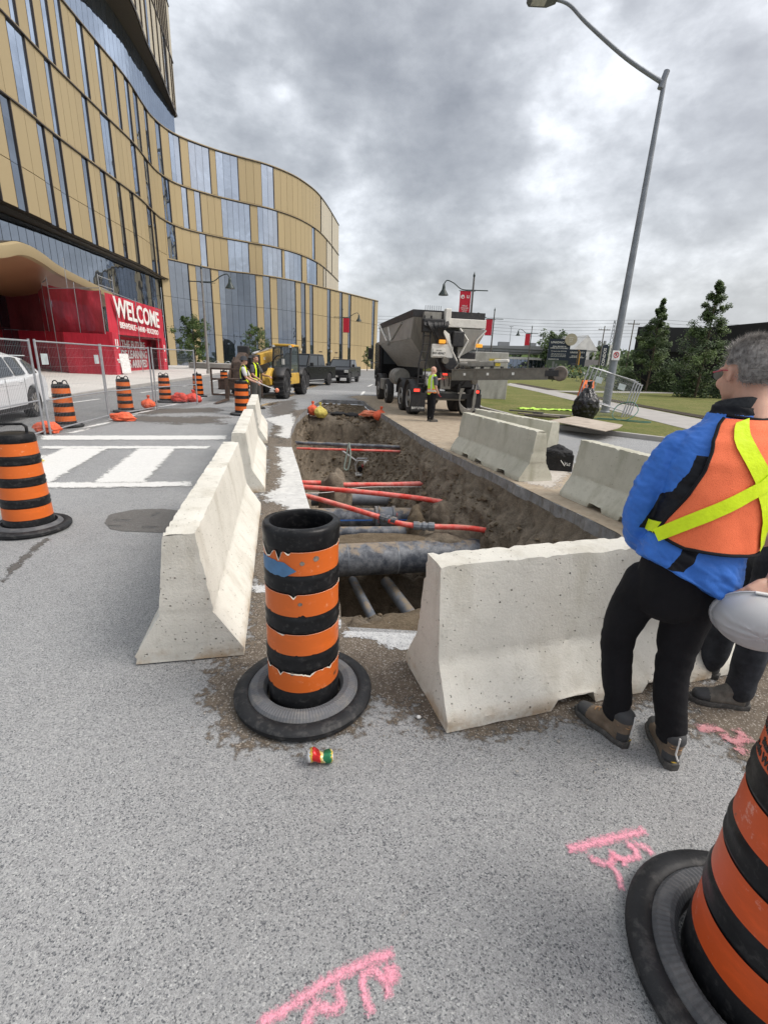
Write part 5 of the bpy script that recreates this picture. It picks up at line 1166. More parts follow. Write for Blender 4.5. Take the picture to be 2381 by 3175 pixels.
    hand('hand', t, W(1.27, 1.93, 1.0), (.3, -.1, -.9), (.5, -.3, 0), M_SKIN, .3, .8, -1)
    boot(t, (1.225-B.x, 1.86-B.y, 0), (-.50, .865), .98, top=.16); boot(t, (1.372-B.x, 1.735-B.y, 0), (.22, .975), .98, top=.16)
    return t
M_GLR = mat('red_glasses_arm', (.45, .03, .06), .35); M_LENS = mat('spectacle_lens', (.22, .26, .24), .1); M_BIND = fabric('black_binding', (.012, .012, .014)); M_COLL = fabric('charcoal_knit_collar', (.03, .032, .036), .4, 80)
man()
# hard hat held at his side
def hard_hat():
    t = thing('hard_hat', 'grey-white hard hat held upside by the person in blue, at the right picture edge', 'hard hat', (1.475, 1.635, .835))
    ax = Vector((-.50, -.84, -.12)).normalized(); sdd = Vector((.86, -.50, .06)); sdd = (sdd-ax*sdd.dot(ax)).normalized(); up = ax.cross(sdd)
    M = Matrix((sdd, up, ax)).transposed().to_4x4(); m = NT('hat_shell'); m.bump(m.noise(200, 2), .05, .0005); m.set(m.mix(m.noise(6, 5), (.42, .43, .44), (.50, .50, .51)), .3)
    mb = MB(); rs = []; n = 64
    for i in range(0, 16):
        e = R(92)*(1-i/15.5); r = sin(e); h = cos(e)
        ring = []
        for j in range(n):
            a = 2*pi*j/n; x, y = cos(a), sin(a); rid = 0
            for c, w in ((0, .05), (.34, .035), (-.34, .035)):
                if abs(y*r-c*(.45+.55*abs(x*r))) < w and r > .12: rid = .0035
            ring.append(M @ Vector((x*r*(.150+rid), y*r*(.113+rid), h*(.125+rid)-.02)))
        rs.append(ring)
    mb.rings(rs); mb.build('shell', m.m, t, smooth=50)
    mb = MB(); rs = []
    for k, h in ((1.0, -.018), (1.06, -.028), (1.07, -.024), (1.075, -.034), (.98, -.036)): rs.append([M @ Vector((cos(2*pi*j/n)*.150*k*(1.05 if cos(2*pi*j/n) > .3 else 1), sin(2*pi*j/n)*.113*k, h)) for j in range(n)])
    mb.rings(rs, caps=False); mb.build('brim', m.m, t, smooth=50)
    for s in (-1, 1): MB().box(-.03, .03, -.004, .004, -.028, -.012, M=M @ Matrix.Translation((0, s*.121, 0))).build('slot', M_WHP, t, bevel=.003)
hard_hat()
def figure(label, loc, rz, hands, tee, pants, vest=None, skin=None, hat=None, h=1.76, vox=.02, boots=None, lean=0, hairm=None, gloves=None, legs=((-.12, 0), (.12, 0)), vestband=None):
    s = h/1.76; t = thing('person', label, 'person', loc, rz, None, s); skin = skin or M_SKIN2
    mb = MB(); P, M3 = head_mesh(mb, (0, .03+lean, 1.635), (0, 1, -.03))
    limb(mb, [(0, 0, .95), (0, lean*.3, 1.15), (0, lean*.7, 1.35), (0, lean, 1.48)], [.15, .15, .17, .08], flat=.6, sub=4)
    j = MB(); tr = MB(); sh = {}
    limb(j, [(0, 0, .94), (0, lean*.3, 1.12), (0, lean*.7, 1.32), (0, lean, 1.43), (0, lean, 1.49)], [.172, .17, .188, .165, .09], flat=.62, sub=4)
    for sx, (el, wr_) in zip((-1, 1), hands):
        shp = (sx*.19, lean, 1.41); limb(mb, [shp, el, wr_], [.05, .042, .028], sub=4)
        e = Vector(el); a = Vector(shp); limb(j, [a, a+(e-a)*.45, a+(e-a)*.75], [.068, .066, .064], sub=3)
        d = (Vector(wr_)-e).normalized(); hand('glove' if gloves else 'hand', t, wr_, d, (0, 0, -1) if abs(d.z) < .7 else (0, 1, 0), gloves or skin, .5, 1.05, -sx, max(.0055, vox*.35))
    for sx, (dx, dy) in zip((-1, 1), legs):
        kx, ky = sx*.10+dx*.25, .02+dy*.5
        limb(mb, [(sx*.09, 0, .92), (kx, ky, .5), (dx, dy, .10)], [.085, .055, .036], sub=4)
        limb(tr, [(sx*.085, 0, .90), ((sx*.09+kx)/2, ky*.6, .70), (kx, ky, .50), ((kx+dx)/2, (ky+dy)/2, .3), (dx, dy, .10)], [.115, .10, .082, .075, .07], sub=4)
        boot(t, (dx, dy-.06, 0), (sx*.15, 1, 0), 1, boots or M_BOOT2, detail=False)
    limb(tr, [(0, 0, .86), (0, 0, 1.0)], [.165, .165], flat=.68, sub=2)
    fuse('body', mb, skin, t, min(vox, .011), 2); fuse('shirt', j, tee, t, vox, 3, .006, 7); fuse('trousers', tr, pants, t, vox, 3, .006, 8)
    eyes(t, P)
    if hat != 'bald': hair(t, P, M3, hairm or M_DHAIR)
    if vest:
        v = MB(); limb(v, [(0, 0, .92), (0, lean*.3, 1.12), (0, lean*.7, 1.32), (0, lean, 1.44)], [.195, .19, .198, .150], flat=.66, sub=4)
        for sx in (-1, 1): limb(v, [(sx*.11, lean, 1.40), (sx*.12, lean, 1.475)], [.055, .045], flat=1.3, sub=1)
        def asg(c, n):
            if vestband and .96 < c.z < 1.03: return 1
            if vestband and (abs(abs(c.x)-.11) < .03) and c.z > 1.03: return 1
            if vestband == 2 and .92 < c.z < 1.06: return 2
            return 0
        fuse('safety_vest', v, vest, t, vox*.8, 2, .004, 7, assign=asg, mats=[vest, M_SIL if vestband == 2 else M_LIME, M_VORB])
    if hat == 'bucket':
        b = MB(); b.lathe([(.150, -.015), (.152, -.005), (.105, .025), (.098, .09), (.06, .115), (.0, .12)], 28, c=(0, .015+lean, 1.675)); b.build('bucket_hat', fabric('grey_bucket_hat', (.045, .048, .055)), t, smooth=60)
    return t
figure('person in worn dark work trousers and dusty boots, mostly outside the right picture edge', (2.04, 2.28, 0), R(70), (((-.28, .05, 1.15), (-.22, .25, .98)), ((.28, .05, 1.15), (.22, .22, .98))), M_GTEE, M_PANT2, None, vox=.014, h=1.72, legs=((-.10, .02), (.16, .10)), skin=M_SKIN)
wa = figure('person in a grey bucket hat and lime vest holding a pink-ended pole', (-4.78, 16.1, 0), R(-80), (((-.22, .16, 1.12), (-.10, .40, 1.02)), ((.24, .10, 1.12), (.10, .38, .98))), M_TEE, M_GPANT, M_JBLK, hat='bucket', vestband=1, skin=M_SKIN)
figure('bareheaded person in a lime vest half hidden behind the bucket hat', (-4.68, 17.1, 0), R(-105), (((-.24, .14, 1.14), (-.12, .42, 1.10)), ((.26, .05, 1.15), (.2, .25, 1.0))), M_GTEE, M_GPANT, M_JBLK, vestband=1, h=1.84)
figure('bald person in a lime and orange vest pointing at the conveyor behind the mixer truck', (1.36, 15.35, 0), R(-62), (((-.30, .12, 1.30), (-.20, .45, 1.37)), ((.26, -.02, 1.12), (.22, .12, .92))), M_GTEE, M_PANT, M_VY, hat='bald', h=1.70, vestband=2, gloves=M_REDP, legs=((-.10, .03), (.12, -.03)), skin=M_SKIN)
o = MB().tube([(-4.32, 15.85, 1.0), (-3.62, 15.5, .80)], .016, 8).build('marking_pole', M_WHP, smooth=True); tag(o, 'white marking pole with a pink end held by the person in the bucket hat', 'pole')
e = MB(); ell(e, (-3.56, 15.47, .785), (.065, .065, .07)); e.build('pole_end', M_BAGS, o, smooth=True)
# ---------------- vehicles ----------------
M_TYR = mat('tyre_rubber', (.025, .025, .027), .8, var=.3, scale=6, dirt=(.14, .13, .12), damt=.4, bump=.3, bscale=20)
M_RIMS = mat('dusty_silver_rim', (.40, .39, .37), .45, .5, dirt=(.25, .2, .15), damt=.4); M_RIMB = mat('black_rim', (.03, .03, .033), .35, .3)
M_CHAS = mat('black_chassis', (.018, .018, .02), .55, var=.3, dirt=(.13, .11, .09), damt=.3); M_GLASSD = mat('dark_car_glass', (.035, .042, .05), .04, var=.05)
M_REDL = NT('lit_tail_lamp'); M_REDL.set((.5, .01, .01), .3, Emission_Color=(1, .05, .03), Emission_Strength=1.6); M_REDL = M_REDL.m
M_REDO = mat('red_lens', (.35, .01, .012), .3); M_AMB = NT('amber_lamp'); M_AMB.set((.8, .3, .02), .3, Emission_Color=(1, .45, .05), Emission_Strength=.4); M_AMB = M_AMB.m
M_HEAD = mat('clear_lamp', (.55, .55, .52), .15)
def wheel(par, x, y, r, w, rim, lugs=False, spokes=0, dual=False, rr=.6):
    s = 1 if x > 0 else -1
    Mx = Matrix.Translation((x, y, r)) @ Matrix.Rotation(R(90)*s, 4, 'Y')
    mb = MB(); mb.lathe([(r*rr, -w*.42), (r*.86, -w*.5), (r*.96, -w*.46), (r, -w*.36), (r, w*.36), (r*.96, w*.46), (r*.86, w*.5), (r*rr, w*.42)], 36, M=Mx, caps=True)
    if lugs:
        for k in range(22):
            a = 2*pi*k/22; mb.box(r*.93, r*1.05, -.035, .035, -w*.5, w*.5, M=Mx @ Matrix.Rotation(a, 4, 'Z'))
    t = mb.build('tyre', M_TYR, par, smooth=40)
    m = MB(); m.lathe([(r*rr*.98, w*.40), (r*rr*.94, w*.48), (r*rr*.8, w*.36 if not spokes else w*.2), (r*.2, w*.30 if not spokes else w*.2), (r*.16, w*.46), (0.001, w*.46)], 30, M=Mx, caps=False); m.build('rim', rim if not spokes else M_RIMB, t, smooth=35)
    if spokes:
        q = MB()
        for k in range(spokes): q.box(r*.10, r*rr*.95, -.012, .012, w*.36, w*.46, M=Mx @ Matrix.Rotation(2*pi*k/spokes+(.09 if k % 2 else -.09), 4, 'Z'))
        q.build('spokes', rim, t)
    return t
def side_poly(top, y0, y1, zb, wheels, r):
    """closed side outline (y, z): along the top from rear to front, back under with wheel arches"""
    P = list(top); P.append((y1, zb))
    for wy in sorted(wheels, reverse=True):
        for k in range(0, 13): a = pi*k/12; P.append((wy+r*cos(a), max(zb, r*.86+r*sin(a)*1.0) if 0 < k < 12 else zb))
    P.append((y0, zb)); return P
def shell(par, name, poly, hw, m, bev=.05, tuck=.0):
    mb = MB(); rs = [[Vector((x, y, z)) for y, z in poly] for x in (-hw, hw)]; mb.rings(rs); return mb.build(name, m, par, bevel=bev, seg=3, smooth=30)
def cabin(par, base, roof, hb, hr, zb, zr, m, split=(), name='cabin'):
    """base/roof = (rear y, front y)"""
    C = lambda hw, y, z: Vector((hw, y, z))
    b = [(-hb, base[0]), (hb, base[0]), (hb, base[1]), (-hb, base[1])]; r = [(-hr, roof[0]), (hr, roof[0]), (hr, roof[1]), (-hr, roof[1])]
    mb = MB(); mb.rings([[Vector((x, y, zb)) for x, y in b], [Vector((x, y, zr)) for x, y in r]]); mb.build('roof_frame', m, par, bevel=.05, smooth=30, seg=3)
    def pane(nm, i, f0, f1, lo=.08, hi=.86, out=.012):
        a0, a1 = Vector((*b[i], zb)), Vector((*b[(i+1) % 4], zb)); c0, c1 = Vector((*r[i], zr)), Vector((*r[(i+1) % 4], zr))
        def q(u, v): p0 = a0.lerp(a1, u); p1 = c0.lerp(c1, u); return p0.lerp(p1, v)
        n = (a1-a0).cross(c0-a0).normalized()*out
        if n.dot(Vector((a0+a1)/2)-Vector((0, (base[0]+base[1])/2, zb))) < 0: n = -n
        pts = [q(f0, lo)+n, q(f1, lo)+n, q(f1, hi)+n, q(f0, hi)+n]; k = MB(); k.rings([pts, [p-n*2.5 for p in pts]]); k.build(nm, M_GLASSD, par, bevel=.004)
    pane('windscreen', 2, .07, .93); pane('rear_window', 0, .1, .9)
    for i, rev in ((1, False), (3, True)):
        e = [0.0]+list(split)+[1.0]
        for a, c in zip(e, e[1:]):
            f0, f1 = (a, c) if not rev else (1-c, 1-a); pane('side_window', i, f0+.03, f1-.03)
def pickup(label, loc, rz, sc, body, L=5.9, W=1.0, H=1.95, bed=1.75, hoodz=1.22, hood=1.25):
    t = thing('pickup_truck', label, 'pickup truck', loc, rz, 'black pickup trucks on the road', sc); y0, y1 = -L/2, L/2; wf, wr = y1-.95, y0+1.15; r = .41
    top = [(y0, .55), (y0, hoodz+.02), (y0+bed, hoodz+.03), (y1-hood-.55, hoodz+.02), (y1-hood+.2, hoodz+.02), (y1-.25, hoodz-.12), (y1-.03, hoodz-.22), (y1, .62)]
    shell(t, 'body', side_poly(top, y0, y1, .42, (wf, wr), r*1.15), W, body, .06)
    cabin(t, (y0+bed+.03, y1-hood+.02), (y0+bed+.15, y1-hood-.62), W-.05, W-.17, hoodz-.02, H, body, (.47,))
    MB().box(-W+.12, W-.12, y0+.1, y0+bed-.08, hoodz+.012, hoodz+.03).build('bed_cover', M_CHAS, t)
    g = MB().box(-.62, .62, y1-.02, y1+.02, .66, 1.0).build('grille', M_CHAS, t, bevel=.02)
    for z in (.73, .82, .91): MB().box(-.58, .58, y1+.02, y1+.03, z, z+.02).build('grille_bar', M_RIMB, g)
    MB().box(-W+.04, W-.04, y1-.06, y1+.08, .42, .64).build('bumper', M_CHAS, t, bevel=.04); MB().box(-.16, .16, y1+.085, y1+.09, .46, .58).build('licence_plate', M_HEAD, t)
    for s in (-1, 1):
        MB().box(min(s*.64, s*.93), max(s*.64, s*.93), y1-.06, y1+.025, .80, 1.0).build('headlight', M_HEAD, t, bevel=.02); MB().box(min(s*W, s*(W+.22)), max(s*W, s*(W+.22)), y1-hood-.25, y1-hood-.12, hoodz+.0, hoodz+.22).build('wing_mirror', M_CHAS, t, bevel=.03)
        for yy in (wf, wr): wheel(t, s*(W-.13), yy, r, .27, M_RIMB, spokes=6)
        for yy in (y0+bed+1.0, y0+bed+.1): MB().box(s*W-.012, s*W+.012, yy+.1, yy+.26, hoodz-.2, hoodz-.17).build('door_handle', M_CHAS, t)
        MB().box(s*(W-.1)-.06, s*(W-.1)+.06, wr+.6, wf-.6, .30, .36).build('step_bar', M_CHAS, t)
        for yy in (y0+bed+.05, y0+bed+1.12, y1-hood-.1): MB().box(s*W-.003, s*W+.003, yy, yy+.012, .48, hoodz-.02).build('door_gap', M_INK, t)
    return t
M_BLKP = mat('glossy_black_paint', (.006, .0065, .008), .25, .0, var=.2, spec=.22); M_WHPNT = mat('pearl_white_paint', (.66, .68, .70), .2, var=.04)
pickup('large black crew-cab pickup behind the telehandler', (-5.95, 34.7, 0), R(166), 1.1, M_BLKP)
pickup('smaller black pickup farther down the road with a hood scoop', (-4.0, 42.9, 0), R(173), 1.06, M_BLKP, L=5.4, W=.95, H=1.8, bed=1.5)
def suv():
    t = thing('parked_car', 'white crossover car cut off by the left picture edge, behind the fence', 'car', (-10.05, 11.35, 0), R(196), None); L = 4.85; y0, y1 = -L/2, L/2; wf, wr = y1-.92, y0+1.05; r = .385; W = .95
    top = [(y0+.06, .50), (y0, .78), (y0+.10, 1.06), (y0+.42, 1.17), (y0+1.6, 1.06), (y1-1.5, 1.02), (y1-.5, .92), (y1-.08, .76), (y1, .5)]
    shell(t, 'body', side_poly(top, y0, y1, .30, (wf, wr), r*1.12), W, M_WHPNT, .09)
    # curved glasshouse from lofted sections
    st = [(y0+.16, 1.10, 1.14, .80), (y0+.42, 1.10, 1.36, .74), (y0+.85, 1.08, 1.57, .70), (y0+1.5, 1.05, 1.665, .68), (y0+2.3, 1.03, 1.67, .68), (y0+2.9, 1.01, 1.60, .69), (y0+3.5, 1.0, 1.32, .74), (y0+3.95, .98, 1.02, .80)]
    rs = []; gl = []
    for y, zb, zt, hr in st: rs.append([Vector((-.90, y, zb)), Vector((-.86, y, zb+(zt-zb)*.25)), Vector((-hr, y, zb+(zt-zb)*.86)), Vector((-hr+.2, y, zt)), Vector((hr-.2, y, zt)), Vector((hr, y, zb+(zt-zb)*.86)), Vector((.86, y, zb+(zt-zb)*.25)), Vector((.90, y, zb))])
    MB().rings(rs).build('roof_frame', M_WHPNT, t, bevel=.02, smooth=50)
    for s in (-1, 1):
        for a, b, nm in ((1.62, 2.62, 'front_window'), (.93, 1.52, 'rear_door_window'), (.40, .88, 'quarter_window')):
            top_, bot_ = [], []
            for k in range(7):
                y = y0+a+.9*(a > 1.5)*0+(b-a)*k/6+.0; y = y0+a*1.0+(b-a)*k/6+(.35 if a > .9 else .15)
                for q1, q2 in zip(st, st[1:]):
                    if q1[0] <= y <= q2[0]: f = (y-q1[0])/(q2[0]-q1[0]); zb, zt, hr = [q1[i]+(q2[i]-q1[i])*f for i in (1, 2, 3)]
                h = zt-zb; bot_.append(Vector((s*.915, y, zb+h*.12))); top_.append(Vector((s*(hr+.05), y, zb+h*.80)))
            MB().rings([bot_, top_], caps=False, closed=False).build(nm, M_GLASSD, t)
        for yy in (wf, wr): wheel(t, s*(W-.10), yy, r, .24, M_RIMS, spokes=20, rr=.72)
        for yy in (y0+1.62, y0+2.7): MB().box(s*W-.012, s*W+.02, yy, yy+.20, .93, .965).build('door_handle', M_WHPNT, t, bevel=.01)
        for yy in (y0+1.5, y0+2.55): MB().box(s*W-.003, s*W+.003, yy, yy+.010, .38, 1.05).build('door_gap', M_INK, t)
        MB().box(s*W-.02, s*W+.012, wr+.5, wf-.5, .26, .38).build('sill_trim', M_CHAS, t)
    MB().box(-.86, .86, y0-.012, y0+.04, .88, .98).build('tail_light', M_REDO, t, bevel=.01); MB().box(-.8, .8, y0-.0, y0+.1, .32, .5).build('rear_bumper_trim', M_CHAS, t, bevel=.02)
    MB().box(-.6, .6, y0+.30, y0+.62, 1.585, 1.605, M=Matrix.Translation((0, 0, -.02))).build('spoiler', M_WHPNT, t, bevel=.008)
suv()
# ---------------- mixer truck ----------------
M_HOP = NT('brushed_hopper_steel'); _x = M_HOP.noise(3, 6, .6, M_HOP.mapping((9, .6, .6))); M_HOP.set(M_HOP.mix(M_HOP.step(_x, .3, .7), (.27, .26, .24), (.40, .39, .36)), .45, .15); M_HOP.bump(_x, .1, .004); M_HOP = M_HOP.m
M_CREAM = mat('off_white_painted_steel', (.68, .66, .61), .5, var=.1, dirt=(.25, .2, .15), damt=.3); M_TBRN = mat('grimy_conveyor_steel', (.15, .14, .12), .6, .2, var=.25, dirt=(.24, .2, .15), damt=.4); M_TGREY = mat('dusty_grey_steel', (.27, .26, .235), .6, .2, var=.25, dirt=(.3, .26, .2), damt=.4)
def truck():
    t = thing('mixer_truck', 'volumetric concrete mixer truck with a grey hopper and side conveyor, seen from behind', 'truck', (2.02, 17.15, 0), R(10.5))
    # chassis, cab
    for x in (-.42, .42): MB().box(x-.05, x+.05, -.2, 9.6, .85, 1.12).build('frame_rail', M_CHAS, t)
    MB().box(-1.15, 1.15, 7.7, 9.3, 1.0, 2.75).build('cab', M_BLKP, t, bevel=.12); MB().box(-1.0, 1.0, 9.1, 10.3, .8, 1.75).build('bonnet', M_BLKP, t, bevel=.15)
    MB().box(-.95, .95, 7.66, 7.70, 1.7, 2.5).build('cab_rear_window', M_GLASSD, t)
    for s in (-1, 1):
        MB().box(s*1.5-.10, s*1.5+.10, 8.5, 8.62, 1.9, 2.45).build('wing_mirror', M_CHAS, t, bevel=.03); MB().tube([(s*1.1, 8.7, 1.75), (s*1.45, 8.58, 1.7), (s*1.5, 8.56, 1.95)], .02, 6).build('mirror_arm', M_ALU, t)
        wheel(t, s*1.08, 7.4, .54, .32, M_RIMS); wheel(t, s*1.06, 5.3, .53, .30, M_RIMS)
        for y in (.62, 2.0):
            wheel(t, s*1.02, y, .55, .42, M_RIMS)
            f = MB(); rs = [[Vector((s*x, y+.68*cos(a), .55+.68*sin(a))) for a in [R(8+164*k/14) for k in range(15)]] for x in (.76, 1.27)]; f.rings(rs, caps=False, closed=False); o = f.build('fender', M_CHAS, t, smooth=60); q = o.modifiers.new('s', 'SOLIDIFY'); q.thickness = .03
        f = MB(); rs = [[Vector((s*x, 7.4+.7*cos(a), .55+.7*sin(a))) for a in [R(5+170*k/14) for k in range(15)]] for x in (.85, 1.27)]; f.rings(rs, caps=False, closed=False); o = f.build('fender', M_CHAS, t, smooth=60); q = o.modifiers.new('s', 'SOLIDIFY'); q.thickness = .03
        fl = MB().box(s*1.02-.26, s*1.02+.26, -.13, -.115, .16, .80).build('mud_flap', M_CHAS, t, bevel=.01)
        text('BAY*LYNX', .105, M_WP, fl, face_M((s*1.02, -.137, .28), (0, -1, 0)), 'lettering', .001, bold=.003, xs=.9)
        lb_ = MB().box(s*1.08-.21, s*1.08+.15, -.17, -.13, .80, .97).build('tail_light_box', M_CHAS, t, bevel=.01); MB().box(s*1.08-.12, s*1.08+.08, -.178, -.168, .84, .93).build('tail_light', M_REDL, lb_)
    MB().box(-1.2, 1.2, -.12, -.02, .62, .80).build('rear_crossmember', M_CHAS, t, bevel=.01)
    MB().box(-.75, .75, .0, .5, .55, .85).build('rear_machinery', M_TGREY, t, bevel=.05)
    # fuel and water tanks
    for y0_, l in ((2.95, 1.15),):
        tk = MB().lathe([(.02, 0), (.30, .0), (.335, .04), (.335, l-.04), (.30, l), (.02, l)], 28, M=Matrix.Translation((-.98, y0_, 1.22)) @ Matrix.Rotation(R(-90), 4, 'X')).build('fuel_tank', M_TGREY, t, smooth=40)
        for y in (y0_+.25, y0_+.8): MB().lathe([(.345, -.03), (.35, 0), (.345, .03)], 28, M=Matrix.Translation((-.98, y, 1.22)) @ Matrix.Rotation(R(-90), 4, 'X'), caps=False).build('tank_strap', M_ALU, tk, smooth=40)
    MB().box(-1.25, -.8, 6.0, 6.7, .55, 1.05).build('battery_box', M_TGREY, t, bevel=.05)
    # hopper
    yb, yf = 1.0, 7.3
    def sec(y, lowz=1.62, k=1.0): return [Vector(p) for p in ((-1.25, y, 3.28), (-1.25, y, 2.62), (-.30, y, lowz), (.30, y, lowz), (1.25, y, 2.62), (1.25, y, 3.28))]
    h = MB(); h.rings([[Vector((p.x, yb-.75 if p.z > 3 else (yb-.45 if p.z > 2 else yb+.35), p.z)) for p in sec(yb)], sec(yb+.5), sec(yf)]); h.build('hopper', M_HOP, t)
    MB().rings([[Vector((s*(1.25+g), y, z)) for s, y in ((-1, yb-.78), (1, yb-.78), (1, yf+.03), (-1, yf+.03))] for g, z in ((.0, 3.27), (.03, 3.28), (.03, 3.50), (-.02, 3.50))]).build('hopper_rim', M_CHAS, t)
    for s in (-1, 1):
        for (ya, za), (yc, zc), nm in (((2.1, 3.2), (4.2, 2.62), 0), ((4.2, 2.62), (6.9, 3.2), 0), ((4.9, 3.2), (4.2, 2.62), 0)):
            MB().tube([(s*1.27, ya, za), (s*1.27, yc, zc)], .035, 6).build('side_brace', M_CREAM if s < 0 and ya > 4.5 else M_HOP, t)
        MB().box(s*1.25-.035, s*1.25+.035, yb, yf, 2.58, 2.66).build('hopper_ledge', M_HOP, t)
        MB().tube([(s*1.33, 6.9, 3.42), (s*1.33, 4.6, 2.55)], .04, 6).build('tarp_arm', M_CREAM, t); MB().box(s*1.32-.07, s*1.32+.07, 4.45, 4.7, 2.46, 2.66).build('tarp_motor', M_TGREY, t, bevel=.02)
    for k in range(4): MB().tube([(-1.26, yb+.3, 3.1), (-.32, yb+.6, 1.7)], .03, 6)
    # cream bin at the rear right with funnel faces
    MB().box(-.1, 1.25, -.02, .22, 2.98, 3.26).build('rear_bin', M_CREAM, t, bevel=.02)
    for (a, b, c, d), nm in ((((.30, -.05, 2.95), (1.24, -.05, 2.95), (.95, .05, 2.35), (.32, .05, 2.0)), 'chute_face'), (((1.24, -.05, 2.95), (1.24, .6, 2.95), (.95, .3, 2.3), (.95, .05, 2.35)), 'chute_side')):
        o = MB().quad(a, b, c, d).build(nm, M_HOP, t, fix=False); q = o.modifiers.new('s', 'SOLIDIFY'); q.thickness = .03
    MB().tube([(.30, -.09, 2.95), (.62, -.09, 2.58), (.33, -.09, 2.0)], .035, 6).build('chute_rim', M_CREAM, t); MB().tube([(1.24, -.09, 2.92), (.95, -.06, 2.6), (.9, -.06, 2.3)], .03, 6).build('chute_rim', M_CREAM, t)
    o = MB().add([(-.35, -.1, 2.95), (-.05, -.1, 2.75), (.05, -.15, 2.3), (.38, -.15, 1.75), (.30, .1, 1.6), (-.1, .1, 2.0)], [(0, 1, 2, 5), (2, 3, 4, 5)]).build('gate_chute', M_CREAM, t, fix=False); q = o.modifiers.new('s', 'SOLIDIFY'); q.thickness = .05
    MB().box(-.35, .30, .1, .5, 2.2, 2.9).build('dark_opening', M_CHAS, t); MB().box(-.25, -.05, -.15, .1, 3.05, 3.55).build('control_post', M_CREAM, t, bevel=.03)
    # valve bank and hoses
    MB().box(-.95, -.35, -.05, .15, 3.18, 3.42).build('valve_bank', M_TGREY, t, bevel=.01)
    for k in range(8): MB().tube([(-.92+.075*k, 0, 3.4), (-.92+.075*k, -.02, 3.62)], .008, 5).build('lever', M_CHAS, t)
    rnd = random.Random(8)
    for k in range(22):
        x = -.92+.06*k*.62; MB().tube(catmull([(x, -.06, 3.2), (x-.05, -.22-.1*rnd.random(), 3.0), (x*.5-.25, -.2, 2.75+.1*rnd.random()), (-.38+.02*k, -.05, 2.3)], 4), .022, 5).build('hydraulic_hose', M_CHAS, t, smooth=True)
    # ladder
    for x in (-.95, -.72): MB().tube([(x-.12, -.12, 1.0), (x-.12, -.14, 1.75), (x, -.10, 2.4), (x, -.10, 3.3)], .028, 6).build('ladder_rail', M_CHAS, t)
    for k in range(9): MB().tube([(-1.05+.012*k, -.13, 1.1+.26*k), (-.74+.0*k, -.13, 1.1+.26*k)], .016, 6).build('ladder_rung', M_CHAS, t)
    # plate, lights
    pl_ = MB().box(-.62, -.20, -.20, -.17, 2.02, 2.28).build('licence_plate', M_CREAM, t, bevel=.008); text('BW-80967', .10, M_INK, pl_, face_M((-.41, -.203, 2.12), (0, -1, 0)), 'lettering', .001, bold=.002); text('ONTARIO', .045, M_INK, pl_, face_M((-.41, -.203, 2.21), (0, -1, 0)), 'lettering', .001)
    MB().box(-.66, .1, -.16, -.08, 1.98, 2.42).build('plate_bracket', M_CREAM, t, bevel=.02)
    for x, z in ((-.32, 2.50), (1.0, 2.42)): MB().box(x-.11, x+.11, -.24, -.14, z-.06, z+.06).build('beacon_light', M_AMB, t, bevel=.02)
    MB().box(-.22, -.05, -.22, -.18, 1.42, 1.47).build('brake_light', M_REDL, t)
    MB().box(-.75, -.45, -.15, .1, 1.05, 1.45).build('tool_box', M_CREAM, t, bevel=.02); MB().box(-.25, .12, -.1, .1, .95, 1.5).build('side_plate', M_TGREY, t, bevel=.01)
    text('CAUTION', .07, mat('yellow_print', (.6, .45, .03), .6), t, face_M((-.06, -.105, 1.33), (0, -1, 0)), 'lettering', .001)
    MB().box(-.35, 1.0, .05, .4, 1.0, 2.2).build('pedestal', M_CHAS, t, bevel=.03)
    # motors, drum
    MB().lathe([(.0, -.14), (.19, -.14), (.2, 0), (.19, .14), (0, .14)], 20, M=Matrix.Translation((.0, -.2, 1.78)) @ Matrix.Rotation(R(90), 4, 'X')).build('drive_motor', M_CHAS, t, smooth=40)
    MB().lathe([(.0, -.3), (.16, -.3), (.16, .3), (0, .3)], 20, M=Matrix.Translation((.62, -.15, 1.82)) @ Matrix.Rotation(R(90), 4, 'Y')).build('winch_drum', M_TGREY, t, smooth=40)
    # hanging hoses behind
    for k in range(5): MB().tube(catmull([(.45+.03*k, -.25, 1.0), (.42, -.3, .55), (.55+.03*k, -.32, .18+.03*k), (.9, -.3, .2+.03*k), (1.02-.02*k, -.25, .7), (1.0, -.2, 1.1)], 5), .02, 6).build('hanging_hose', M_TGREY, t, smooth=True)
    MB().tube([(.98, -.2, .55), (.98, -.2, 1.15)], .03, 6).build('prop', M_CHAS, t)
    MB().box(-1.0, -.3, -.2, .1, 2.78, 3.2).build('valve_housing', M_CHAS, t, bevel=.03); MB().box(.05, .45, -.22, .0, 2.35, 2.85).build('gearbox', M_CHAS, t, bevel=.04)
    for x, z in ((-.2, 1.9), (.35, 1.55), (.9, 1.25)): MB().lathe([(0, -.08), (.11, -.08), (.12, 0), (.11, .08), (0, .08)], 16, M=Matrix.Translation((x, -.28, z)) @ Matrix.Rotation(R(90), 4, 'X')).build('pulley', M_TBRN, t, smooth=40)
    for k in range(5): MB().tube(catmull([(-.5+.2*k, -.1, 2.0), (-.4+.22*k, -.3, 1.7), (-.2+.2*k, -.26, 1.3), (-.1+.15*k, -.1, 1.05)], 4), .018, 5).build('hydraulic_hose', M_CHAS, t, smooth=True)
    # conveyor pointing right
    cv = Matrix.Translation((.05, -.55, 1.45)) @ Matrix.Rotation(R(-30), 4, 'Z') @ Matrix.Rotation(R(-3), 4, 'Y')
    Lc = 3.05
